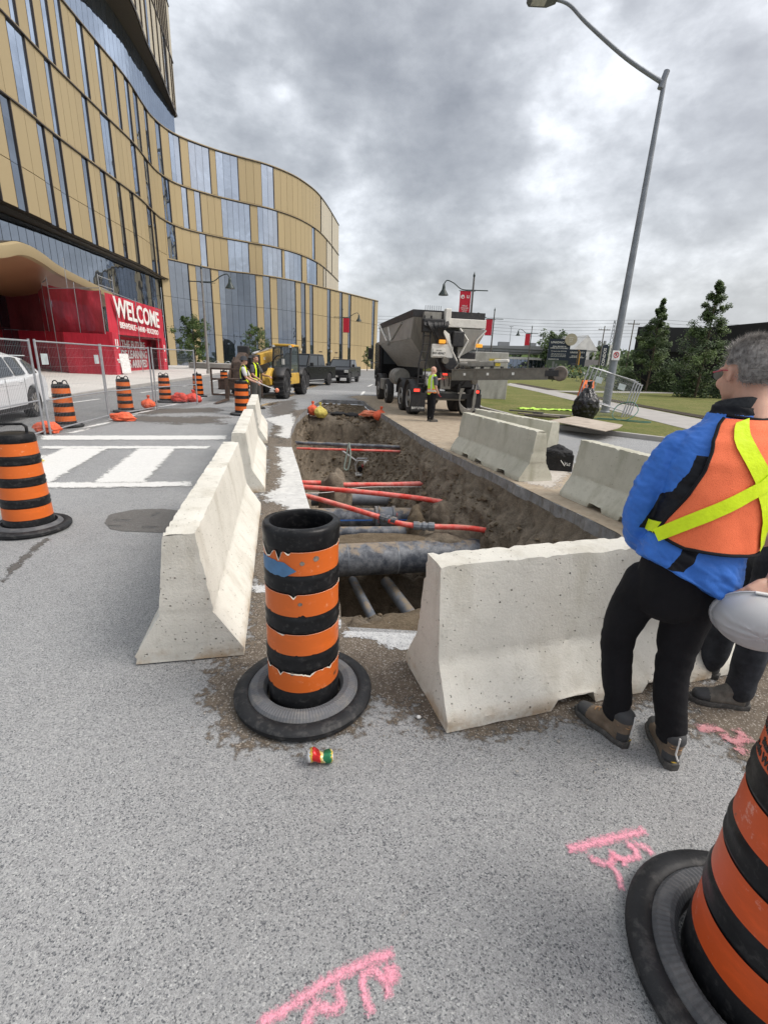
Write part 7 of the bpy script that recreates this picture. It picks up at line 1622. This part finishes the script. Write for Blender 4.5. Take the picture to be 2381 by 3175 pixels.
o = MB().box(-.45, .45, -.02, .02, .1, 1.55, M=Matrix.Rotation(R(-6), 4, 'X')).build('notice_board', M_WHP, bevel=.005); o.location = (-20.5, 38.2, .13); o.rotation_euler = (0, 0, R(75)); tag(o, 'white notice board leaning by the red entrance opening', 'sign')
# ---------------- decorative lamps ----------------
M_DKG = mat('dark_green_lamp_paint', (.02, .035, .033), .45); M_LPOLE = mat('brown_grey_lamp_pole', (.11, .105, .10), .6, .2); M_BAN = mat('red_banner_cloth', (.52, .012, .035), .7)
def deco(label, loc, sgn=1, pole=M_LPOLE, banner=None, group='gooseneck lamps along the road', rz=0, full=True):
    t = thing('gooseneck_lamp', label, 'street lamp', loc, rz, group)
    MB().tube([(0, 0, 0), (0, 0, 1.2), (0, 0, 9.2)], [.16, .13, .07], 12).build('pole', pole, t, smooth=50); MB().lathe([(.2, 0), (.2, .25), (.15, .32)], 14).build('base', pole, t, smooth=50)
    MB().lathe([(.09, 9.1), (.10, 9.25), (.05, 9.35), (.0, 9.55)], 10).build('finial', M_DKG, t)
    MB().tube(catmull([(-sgn*1.3, 0, 8.05), (0, 0, 8.05), (sgn*1.0, 0, 8.1), (sgn*1.7, 0, 8.55), (sgn*2.3, 0, 8.75), (sgn*2.55, 0, 8.45)], 6), .045, 8).build('arm', M_DKG, t, smooth=True)
    MB().lathe([(.03, 8.5), (.10, 8.45), (.13, 8.2), (.17, 8.0), (.42, 7.62), (.43, 7.55), (.30, 7.56), (.0, 7.58)], 20, c=(sgn*2.55, 0, 0)).build('lamp_shade', M_DKG, t, smooth=50)
    MB().tube([(sgn*-.2, 0, 7.97), (sgn*-1.2 if banner == -sgn else sgn*1.2, 0, 7.97)], .03, 6).build('banner_rod', M_DKG, t)
    if banner:
        s = banner; MB().tube([(0, 0, 5.85), (s*1.15, 0, 5.85)], .02, 6).build('banner_rod', M_DKG, t)
        b = MB().box(min(s*.15, s*1.1), max(s*.15, s*1.1), -.012, .012, 5.88, 7.95).build('banner', M_BAN, t)
        if full:
            EMX, UX = s*.62-.23, s*.62+.23; text('Official\nUniversity\nPartner\nof the\nToronto\nRaptors' if False else 'Official\nUniversity\nPartner\nof the', .165, M_WP, b, Matrix.Translation((s*.62, -.016, 6.52)) @ face_M((0, 0, 0), (0, -1, 0)), 'lettering', .003, bold=.002)
            MB().lathe([(.16, 0), (.16, .004), (0, .004)], 20, M=Matrix.Translation((EMX, -.016, 7.5)) @ Matrix.Rotation(R(90), 4, 'X')).build('round_emblem', M_WP, b); MB().lathe([(.07, 0), (.07, .004), (0, .004)], 16, M=Matrix.Translation((EMX+.03, -.022, 7.46)) @ Matrix.Rotation(R(90), 4, 'X')).build('emblem_hole', M_BAN, b)
            text('U', .34, M_WP, b, Matrix.Translation((UX, -.016, 7.5)) @ face_M((0, 0, 0), (0, -1, 0)), 'lettering', .003, bold=.012)
    return t
deco('tall gooseneck lamp on a pale post before the building glass, left of the telehandler', (-17.35, 47, .13), 1, mat('pale_lamp_post', (.22, .215, .20), .7))
deco('gooseneck lamp with a red banner in front of the plain gold wall', (-7.55, 78, .13), 1, banner=1, full=False)
deco('gooseneck lamp with the largest red banner, rising behind the mixer truck', (7.0, 45, 0), -1, banner=-1)
deco('gooseneck lamp right of the truck hopper with a dark banner', (14.3, 71, .1), -1, banner=-1, full=False)
deco('gooseneck lamp with a small red banner before the low grey-roofed building', (27.0, 97, .1), -1, banner=-1, full=False)
deco('farthest gooseneck lamp peeking over the tall dark billboard', (40.6, 128, .1), -1)
# ---------------- trees ----------------
def leaf_mats():
    out = []
    for n_, c in (('leaf_dark', (.035, .062, .02)), ('leaf_mid', (.062, .10, .03)), ('leaf_light', (.105, .155, .045))):
        k = NT(n_); f = k.noise(2, 3, .6); k.set(k.mix(f, mul(c, .7), mul(c, 1.35)), .6, 0, Specular_IOR_Level=.25); out.append(k.m)
    return out
LEAF = leaf_mats(); M_BARK = mat('tree_bark', (.09, .07, .05), .9, var=.3, bump=.6, bscale=12)
def tree(label, loc, h, w, shape='cone', seed=1, n=9000, ls=.12, trunk=.3, group=None, name='tree', cat='tree', tr=.09):
    t = thing(name, label, cat, loc, 0, group); rnd = random.Random(seed)
    mb = MB(); mb.tube([(0, 0, 0), (.02*w, 0, h*.35), (-.01*w, .02, h*.7), (0, 0, h*.93)], [tr, tr*.75, tr*.4, .015], 8); br = []
    nb = 26
    for i in range(nb):
        f = trunk*.6+(1-trunk*.6)*(i/nb); z = h*f; a = i*2.4+rnd.random(); 
        rr = w/2*((1-f)**1.0*1.25 if shape == 'cone' else math.sqrt(max(.05, 1-((f-.6)/.45)**2)))*rnd.uniform(.75, 1.15)
        e = Vector((cos(a)*rr, sin(a)*rr, z+rr*(.75 if shape == 'cone' else .35))); s = Vector((0, 0, z)); m = s.lerp(e, .5)+Vector((0, 0, -.05*rr)); mb.tube([s, m, e], [tr*.3, tr*.18, .01], 5); br.append((s, m, e))
    mb.build('trunk', M_BARK, t, smooth=True)
    cl = []
    for s, m, e in br:
        for k in range(5):
            f = rnd.uniform(.35, 1.05); p = s.lerp(e, f); sc_ = .35+.65*min(1, (e-s).length/(w*.5)); cl.append((p+Vector((rnd.gauss(0, .05*w), rnd.gauss(0, .05*w), rnd.gauss(0, .06*w)))*sc_, rnd.uniform(.06, .15)*w*sc_, rnd.random()))
    cl += [(Vector((rnd.gauss(0, .03*w), rnd.gauss(0, .03*w), h*rnd.uniform(.86, 1.0))), .05*w, rnd.random()) for _ in range(5)]
    c = MB(); 
    for i in range(n):
        p0, r_, tone = rnd.choice(cl); d = Vector((rnd.gauss(0, 1), rnd.gauss(0, 1), rnd.gauss(0, .8))).normalized()*r_*rnd.random()**.45; p = p0+d
        if p.z < h*trunk*.35: continue
        a = Vector((rnd.gauss(0, 1), rnd.gauss(0, 1), rnd.gauss(0, .6))).normalized(); b = a.orthogonal().normalized(); l = ls*rnd.uniform(.6, 1.3)
        c.cur = 2 if tone > .72 and rnd.random() < .7 else (0 if tone < .33 else 1)
        c.add([p-a*l*.5, p+b*l*.32, p+a*l*.5, p-b*l*.32], [(0, 1, 2, 3)])
    c.build('crown', LEAF, t, fix=False); return t
tree('tall pointed green tree before the slanted left edge of the black building', (23.1, 44, .1), 7.6, 4.0, seed=3, n=17000, ls=.15, trunk=.12)
tree('tallest pointed green tree beside the head of the person in blue, before the black building', (22.6, 36, .1), 7.9, 3.8, seed=8, n=17000, ls=.14, trunk=.1)
tree('bushy small tree in front of the tall podium glass beside the pale lamp post', (-24.5, 62, .13), 5.6, 4.2, 'round', 5, 7000, .2, .35)
tree('small tree rising behind the telehandler in front of the podium glass', (-20.5, 76, .13), 6.0, 3.6, 'round', 6, 4500, .2, .3)
tree('slender young tree by the plain gold wall near the far pickup', (-4.3, 95, .13), 4.4, 2.2, 'cone', 9, 1500, .2, .3)
def bush(label, loc, s, n, ls, seed, group):
    t = thing('bush', label, 'bush', loc, 0, group); rnd = random.Random(seed); c = MB()
    for i in range(n):
        a, r_, z = rnd.uniform(0, 2*pi), rnd.random()**.5, rnd.random(); k = math.sqrt(max(0, 1-z*z))*(1+.25*nz((cos(a)*2, sin(a)*2, z*3), 1, seed)); p = Vector((cos(a)*r_*s[0]*k, sin(a)*r_*s[1]*k, z*s[2]*(1+.3*nz((a, r_*3, 0), 1, seed))))
        q = Vector((rnd.gauss(0, 1), rnd.gauss(0, 1), rnd.gauss(0, .8))).normalized(); b = q.orthogonal().normalized(); l = ls*rnd.uniform(.6, 1.3); c.cur = rnd.choice((0, 0, 1, 1, 2) if z > .5 else (0, 0, 1)); c.add([p-q*l*.5, p+b*l*.3, p+q*l*.5, p-b*l*.3], [(0, 1, 2, 3)])
    c.build('foliage', LEAF, t, fix=False); MB().tube([(0, 0, 0), (0, 0, s[2]*.6)], .05, 6).build('stem', M_BARK, t); return t
for i, (x, y, s, l) in enumerate(((21.9, 45.0, (1.5, 1.0, 1.5), 'low bush left of the first pointed tree'), (24.9, 44.6, (1.7, 1.0, 1.8), 'broad bush right of the first pointed tree trunk'), (22.6, 36.6, (1.2, .9, 1.7), 'bush just left of the tallest pointed tree'), (25.2, 36.8, (1.4, 1.0, 1.6), 'bush between the tallest pointed tree and the head of the person in blue'), (27.4, 36.5, (1.8, 1.1, 1.9), 'bush at the right behind the head of the person in blue'))): bush(l, (x, y, .1), s, 2600, .16, i, 'bushes before the black building')
# ---------------- black building on the right ----------------
bb = thing('black_building', 'low black-clad building with a slanted corner behind the two pointed trees', 'building', (30, 44, .1)); Bi = Matrix.Translation((-30, -44, -.1)); M_BKB = NT('black_cladding'); M_BKB.bump(M_BKB.noise(1, 2, .5, M_BKB.mapping((8, 8, .1))), .2, .02); M_BKB.set(M_BKB.mix(M_BKB.noise(.5, 4), (.006, .007, .009), (.011, .012, .015)), .55); M_BKB = M_BKB.m
MB().rings([[Vector((23.6, 47.6, 0)), Vector((29.2, 47.4, 0)), Vector((36, 36, 0)), Vector((50, 40, 0)), Vector((45, 70, 0)), Vector((35, 64, 0))], [Vector((22.9, 47.0, 5.6)), Vector((28.6, 46.6, 5.7)), Vector((35.4, 33.5, 6.4)), Vector((50, 38, 6.6)), Vector((45, 70, 6.4)), Vector((34.5, 64, 6.0))]]).build('wall', M_BKB, bb, M=Bi)
MB().rings([[Vector((22.8, 46.9, 3.7)), Vector((28.5, 46.4, 3.7)), Vector((35.2, 33.2, 3.9))], [Vector((22.75, 46.8, 5.75)), Vector((28.45, 46.3, 5.85)), Vector((35.15, 33.0, 6.5))]], caps=False, closed=False).build('fascia', M_BKB, bb, M=Bi)
for k in range(5):
    a_, b_ = Vector((28.6, 46.35, 0)), Vector((35.2, 33.3, 0)); q_ = a_.lerp(b_, .12+k*.2); MB().box(q_.x-.05, q_.x+.05, q_.y-.1, q_.y+.02, .1, 3.7, M=Bi).build('panel_joint', M_INK, bb)
# ---------------- concrete block stack ----------------
bs = thing('concrete_blocks', 'stack of big concrete blocks with a yellow sign, right of the mixer truck', 'concrete block', (5.3, 26.3, .1)); M_BLKC = conc_mat('dirty_block_concrete', (.40, .39, .37), (.52, .51, .48), (.22, .21, .19), True, 1.2)
for (x0, x1, y0, y1, z0, z1) in ((-.75, .98, -.35, .6, 0, 1.17), (-.85, .9, -.3, .62, 1.2, 2.38)): MB().box(x0, x1, y0, y1, z0, z1).build('block', M_BLKC, bs, bevel=.03)
s_ = MB().box(-.10, .50, -.335, -.32, 1.70, 2.06).build('yellow_sign', mat('yellow_plate', (.62, .48, .05), .5), bs); text('STRONG', .13, M_INK, s_, face_M((.20, -.338, 1.88), (0, -1, 0)), 'lettering', .001, bold=.003); MB().tube([(-.02, -.34, 1.92), (.2, -.34, 2.02), (.42, -.34, 1.92)], .008, 5).build('roof_mark', M_INK, s_)
MB().tube([(-.3, .1, 2.38), (-.3, .1, 2.5), (.1, .1, 2.5), (.1, .1, 2.38)], .02, 6).build('lifting_loop', M_CHAS, bs)
# ---------------- billboards, excavator, low building ----------------
M_NAVY = mat('navy_billboard', (.012, .022, .042), .5, var=.1); M_WB = mat('billboard_print_white', (.8, .8, .8), .6)
def billboard(label, loc, rz, w, h, ph, group='dark billboards across the lawn'):
    t = thing('billboard', label, 'billboard', loc, rz, group); MB().box(-w/2, w/2, -.1, .1, .15, h).build('board', M_NAVY, t)
    k = NT('skyline_print'); x, y, z = k.sep(); k.set(k.mix(k.step(k.math('ADD', z, k.math('MULTIPLY', k.noise(.8, 4), .8)), ph*.3, ph*.55), (.06, .085, .06), k.mix(k.step(z, ph*.5, ph), (.50, .54, .58), (.20, .30, .42))), .6)
    MB().box(-w/2, w/2, -.105, -.102, .15, ph).build('picture_panel', k.m, t)
    for x0, w0, z1 in ((-.9, .42, .93), (-.3, .38, .80), (.55, .5, .72)): MB().box(x0*w/4, x0*w/4+w0*w/4.2, -.112, -.107, ph*.26, ph*z1).build('printed_tower', mat('printed_tower_grey', (.17, .18, .20), .6), t)
    q = lambda z, x=0: face_M((x, -.11, z), (0, -1, 0))
    text('UNIONCITY', w*.135, M_WB, t, q(h-.75), 'lettering', .004, bold=.01, spacing=1.15); text('FINAL RELEASE OF\nSUPER-NOW AVAILABLE', w*.075, M_WB, t, q(h-1.75), 'lettering', .004, bold=.006)
    if ph > 2: text('Occupancy Late 2027/2028', w*.065, M_WB, t, q(h-2.55), 'lettering', .004); text('Your last chance to own at\nboth of Canada\'s best-selling\nmaster-planned communities', w*.06, M_WB, t, q(h-3.35), 'lettering', .004); text('UNIONCITY.CA', w*.07, M_WB, t, q(h-4.25, -w*.2), 'lettering', .004, bold=.006)
    for x in (-w*.3, w*.3): MB().box(x-.1, x+.1, .1, .3, 0, h-.3).build('support_post', M_WHP, t)
    return t
b1 = billboard('large navy billboard with printed skyline towers across the lawn', (36.9, 109.5, .1), R(-12), 4.5, 8.0, 3.55)
MB().lathe([(0, 0), (1.25, 0), (1.25, .1), (0, .1)], 28, M=Matrix.Translation((2.2, -.2, 7.9)) @ Matrix.Rotation(R(90), 4, 'X')).build('round_badge', mat('beige_badge', (.48, .43, .33), .6), b1, smooth=40)
text('select\nlarge\nplan', .42, M_WB, b1, face_M((2.2, -.31, 7.9), (0, -1, 0)), 'lettering', .003)
billboard('smaller navy billboard standing farther back behind the excavator', (47.2, 126, .1), R(-12), 4.2, 6.6, 1.9)
ex = thing('excavator', 'orange-yellow excavator standing between the two navy billboards', 'excavator', (42.2, 112, .1), R(-20)); M_EXO = mat('excavator_orange', (.50, .26, .04), .5)
for s in (-1, 1): MB().box(s*1.2-.3, s*1.2+.3, -1.6, 1.6, 0, .8).build('track', M_CHAS, ex, bevel=.3)
MB().box(-1.3, 1.3, -1.2, 1.8, 1.0, 2.3).build('house', M_EXO, ex, bevel=.15); MB().box(-1.2, -.2, -1.9, -.3, 1.1, 3.0).build('cab', M_GLASSD, ex, bevel=.1)
MB().tube([(.2, -.8, 1.8), (.1, -3.0, 5.2), (0, -5.0, 5.6)], [.3, .3, .2], 6).build('boom', M_EXO, ex); MB().tube([(0, -5.0, 5.6), (.0, -5.6, 2.6)], [.2, .15], 6).build('stick', M_CHAS, ex); MB().box(-.5, .5, -6.1, -5.2, 1.8, 2.7).build('bucket', M_CHAS, ex, bevel=.1)
rl = thing('road_roller', 'small yellow roller parked below the excavator', 'roller', (39.0, 105, .1)); 
for y in (-.6, .6): MB().lathe([(0, -.5), (.38, -.5), (.38, .5), (0, .5)], 16, M=Matrix.Translation((0, y, .38)) @ Matrix.Rotation(R(90), 4, 'Y')).build('drum', M_CHAS, rl, smooth=40)
MB().box(-.5, .5, -.9, .9, .7, 1.2).build('body', M_CHAS, rl, bevel=.1); MB().box(-.35, .45, -.5, .3, 1.2, 1.9).build('hood', mat('bright_yellow', (.75, .5, .03), .4), rl, bevel=.1)
lb2 = thing('low_building', 'long low grey-roofed building with dark windows behind the lamps', 'building', (50, 200, 0)); Li = Matrix.Translation((-50, -200, 0)); M_LG = mat('grey_metal_roof', (.25, .26, .27), .6, var=.1, scale=.3); M_LW = mat('white_wall_band', (.55, .55, .54), .7)
MB().prism([(22, 5.8), (22, 8.2), (30, 9.6), (66, 10.5), (66, 7.6)], 199.5, 216, axis='y', M=Li).build('roof', M_LG, lb2)
MB().box(22, 66, 199.6, 215, 0, 5.9, M=Li).build('wall', M_LW, lb2)
for k in range(3): MB().box(22, 66, 199.2, 199.48, 6.6+k*1.1, 6.68+k*1.1, M=Li).build('roof_seam', M_CHAS, lb2)
for k in range(20): 
    w_ = MB().box(32+k*1.6, 33.45+k*1.6, 199.4, 199.55, .8, 5.0, M=Li).build('window', M_WIN2, lb2)
MB().box(22, 66, 199.3, 199.5, 5.0, 5.9, M=Li).build('eave', M_LW, lb2)
for x, l in ((44, 'left roof unit'), (55, 'right roof unit')): MB().box(x, x+4, 203, 206, 9.5, 11.6, M=Li).build('roof_unit', M_LG, lb2)
def house(label, x, y, w, d, h, r, m, mr, rz=0):
    t = thing('house', label, 'house', (x, y, 0), rz); MB().box(-w/2, w/2, -d/2, d/2, 0, h).build('wall', m, t); MB().prism([(-w/2-.3, h), (w/2+.3, h), (0, h+r)], -d/2-.3, d/2+.3, axis='y').build('roof', mr, t)
    for k in range(3): MB().box(-w/2+w*(.18+.27*k), -w/2+w*(.30+.27*k), -d/2-.03, -d/2+.01, h*.45, h*.75).build('window', M_WIN2, t)
    return t
M_WHW = mat('white_siding', (.58, .58, .57), .8, scale=.4); M_RFG = mat('grey_shingles', (.09, .085, .08), .9, scale=.5); M_BRK = mat('brown_brick', (.20, .12, .09), .9, scale=.5)
house('tall white house with a steep gable behind the smaller billboard', 66, 182, 10, 14, 8.5, 5.0, M_WHW, M_WHW, R(20)); house('brown house with a brown roof left of the tilted utility pole', 101, 250, 8, 9, 9, 4, M_BRK, M_BRK, R(15))
house('low white building with a dark gabled roof behind the galvanised pole', 67, 165, 9, 8, 3.0, 2.2, M_WHW, M_RFG, R(60)); house('far white low warehouse at the left of the dark trees', 90, 240, 20, 10, 5, 1.5, M_WHW, M_RFG)
rng = random.Random(21)
M_ORNS = mat('orange_roof_structure', (.4, .12, .05), .7)
house('tiny house with an orange roof seen between the building and the mixer truck', -8, 330, 16, 8, 5, 4, M_WHW, M_ORNS)
# far cars on the lot
far = None
for i, (x, y, rz, l, c) in enumerate(((57, 150, 60, 'white car parked below the low white building across the lawn', (.6, .6, .62)), (60, 158, 75, 'silver car parked left of the utility pole base across the lawn', (.35, .36, .38)), (66, 152, 60, 'white van-like car parked behind the leaning fence stack', (.65, .65, .65)), (50, 150, 90, 'pale car near the smaller billboard post', (.5, .5, .52)))):
    t = thing('parked_car', l, 'car', (x, y, .05), R(rz), 'cars on the far lot'); P_ = mat('far_car_paint_%d' % i, c, .25); shell(t, 'body', side_poly([(-2.2, .5), (-2.2, .95), (-.9, 1.0), (.9, .98), (2.1, .85), (2.2, .5)], -2.2, 2.2, .3, (1.35, -1.35), .38), .88, P_, .08); cabin(t, (-1.9, 1.1), (-1.3, .3), .82, .66, .95, 1.45, P_, (.5,))
    for s in (-1, 1):
        for yy in (1.35, -1.35): wheel(t, s*.8, yy, .33, .2, M_RIMB)
# utility poles, pylon, wires, flags
M_WOOD = mat('grey_utility_wood', (.13, .11, .09), .9)
def upole(label, x, y, h, lean=0, box=False):
    t = thing('utility_pole', label, 'utility pole', (x, y, 0)); t.rotation_euler = (0, lean, 0); MB().tube([(0, 0, 0), (0, 0, h)], [.2, .12], 8).build('pole', M_WOOD, t)
    MB().box(-1.5, 1.5, -.06, .06, h-1.0, h-.85).build('crossarm', M_WOOD, t)
    for s in (-1.4, -.8, .8, 1.4): MB().tube([(s, 0, h-.85), (s, 0, h-.6)], .06, 6).build('insulator', M_GALV, t)
    if box:
        for s in (-.7, .7): MB().lathe([(0, 0), (.35, 0), (.35, 1.0), (0, 1.05)], 12, c=(s, 0, h-4.6)).build('transformer', M_GALV, t)
upole('utility pole carrying two transformers left of the far lattice mast', 54.7, 130, 12.8, 0, True); upole('utility pole right of the galvanised street light', 61.95, 130, 14.4, 0)
upole('small utility pole seen between the building and the mixer truck', -1.6, 160, 11)
for i, (x, y, h, l) in enumerate(((59.3, 250, 21, 'tall light mast behind the low grey building'), (20.5, 170, 9, 'thin light pole above the roof of the low building'), (26.0, 150, 12.5, 'curved-arm light pole left of the red-banner lamp'))):
    t = thing('light_mast', l, 'light mast', (x, y, 0)); MB().tube([(0, 0, 0), (0, 0, h)], [.2, .12], 8).build('pole', M_GALV, t); MB().box(-.9, .9, -.2, .2, h-.1, h+.15).build('lamp_head', M_GALV, t)
def lattice():
    t = thing('lattice_mast', 'far lattice crane mast between the utility poles', 'mast', (175.5, 400, 0)); mb = MB(); h0, h1 = 0, 40
    for k in range(14):
        z0, z1 = k*40/14, (k+1)*40/14; w0, w1 = 3.2*(1-.7*(k/14)**2), 3.2*(1-.7*((k+1)/14)**2)
        for sx in (-1, 1):
            mb.tube([(sx*w0/2, 0, z0), (sx*w1/2, 0, z1)], .22, 4); mb.tube([(-sx*w0/2, 0, z0), (sx*w1/2, 0, z1)], .15, 4)
    mb.build('lattice', M_GALV, t)
lattice()
for l, x0, x1, z0, z1, m, s_ in (('dark feather flag with white lettering left of the galvanised pole', 50.7, 52.3, 2, 7.8, M_NAVY, M_WB), ('white feather flag beside the dark one', 52.5, 53.9, 2, 7.9, M_WHP, M_INK)):
    t = thing('feather_flag', l, 'flag', ((x0+x1)/2, 120, .1)); w_ = (x1-x0)/2; o = MB().prism([(-w_, z0), (w_*.8, z0), (w_, z1-.6), (w_*.4, z1), (-w_, z1-.3)], -.02, .02, axis='y').build('cloth', m, t); MB().tube([(-w_, 0, 0), (-w_, 0, z1)], .04, 6).build('flag_pole', M_GALV, t)
    text('CONDOS', .95, s_, t, Matrix.Translation((0, -.03, (z0+z1)/2)) @ face_M((0, 0, 0), (0, -1, 0)) @ Matrix.Rotation(R(90), 4, 'Z'), 'lettering', .003, bold=.01)
wr = MB()
for k in range(6):
    z = 9.5+k*1.0; pts = [(-40+14*i, 180-2.2*i, z+3.5-1.2*sin(pi*((i/14*3.2) % 1))) for i in range(15)]; wr.tube(pts, .035, 4)
o = wr.build('overhead_wires', mat('dark_wire', (.06, .06, .065), .7)); tag(o, 'thin overhead wires crossing the sky above the low building', 'wires')
# planter, bicycle racks
pt = MB(); A = [(-27, 66), (-22.5, 63.5), (-19.3, 62), (-17.2, 62.5), (-16.8, 64), (-18, 66), (-24, 70.5), (-28, 71)]; o = MB().prism(A, .13, .85).build('planter', M_WALK, bevel=.05); tag(o, 'long low curved concrete planter on the plaza before the podium glass', 'planter')
rk = thing('bicycle_rack', 'bicycle hoop by the podium glass, leftmost of the row', 'bicycle rack', (-28.4, 71.0, .13), 0, 'bicycle hoops before the podium'); MB().tube([(-.35, 0, 0), (-.35, 0, .6)]+[(-.35*cos(pi*k/8), 0, .6+.35*sin(pi*k/8)) for k in range(9)]+[(.35, 0, 0)], .035, 8).build('hoop', M_ALU, rk, smooth=True)
for k, (x, y) in enumerate(((-27.2, 72.4), (-25.9, 73.8), (-24.6, 75.0), (-22.8, 77.0), (-21.8, 78.0))): dup(rk, (x, y, .13), None, ['second bicycle hoop from the left before the podium glass', 'bicycle hoop behind the left half of the planter', 'bicycle hoop behind the right half of the planter', 'bicycle hoop left of the telehandler', 'bicycle hoop nearest the telehandler'][k])
# far treeline and low hills
def treeline(name, label, pts, hmin, hmax, n, seed, s=2.2):
    rnd = random.Random(seed); c = MB()
    for i in range(n):
        f = rnd.random()*(len(pts)-1); k = int(f); a, b = pts[k], pts[min(k+1, len(pts)-1)]; x = a[0]+(b[0]-a[0])*(f-k); y = a[1]+(b[1]-a[1])*(f-k)+rnd.gauss(0, 8)
        hh = hmin+(hmax-hmin)*(.5+.5*noise.noise(Vector((x*.05, y*.03, seed)))*1.4); z = hh*rnd.random()**.6; p = Vector((x+rnd.gauss(0, 3), y, z)); q = Vector((rnd.gauss(0, 1), rnd.gauss(0, 1), rnd.gauss(0, .8))).normalized(); b_ = q.orthogonal().normalized(); l = s*rnd.uniform(.5, 1.4); c.cur = rnd.choice((0, 0, 1, 1, 2)); c.add([p-q*l*.5, p+b_*l*.4, p+q*l*.5, p-b_*l*.4], [(0, 1, 2, 3)])
    o = c.build(name, LEAF, fix=False); tag(o, label, 'woods', kind='stuff')
treeline('far_woods', 'line of far green trees on the horizon', [(-120, 420), (-20, 380), (60, 360), (160, 330), (330, 300), (520, 280)], 7, 15, 9000, 3, 5)
treeline('roadside_thicket', 'dark green thicket behind the utility poles and the galvanised pole', [(70, 190), (85, 170), (110, 160), (140, 165)], 5, 10, 5000, 5, 1.6)
treeline('silver_shrubs', 'loose grey-green shrubs left of the first pointed tree', [(30, 70), (36, 76), (46, 84)], 1.5, 3.6, 2600, 8, .5)
tree('round dark tree behind the white house roof', (62, 190, 0), 14, 13, 'round', 14, 5000, .8, .2)
tree('dark tree between the brown house and the feather flags', (92, 215, 0), 11, 12, 'round', 15, 3500, .8, .2)
struct('grass_bank', MB().prism([(-2, 122), (14, 126), (12, 160), (-6, 200), (-14, 150)], .1, 1.0), M_LAWN)
# person glimpsed behind, hi-vis bits of the far worker and lawn litter
o = MB().box(-.5, .5, -.2, .2, 0, .02).build('scrap_board', M_WHP); o.location = (12.6, 50.5, .125); tag(o, 'pale scrap board lying far out on the lawn', 'board')
o = MB().box(-.3, .3, -.22, .22, 0, .01).build('pale_slurry_mark', M_WHP); bpy.data.objects.remove(o)
bpy.context.view_layer.update()
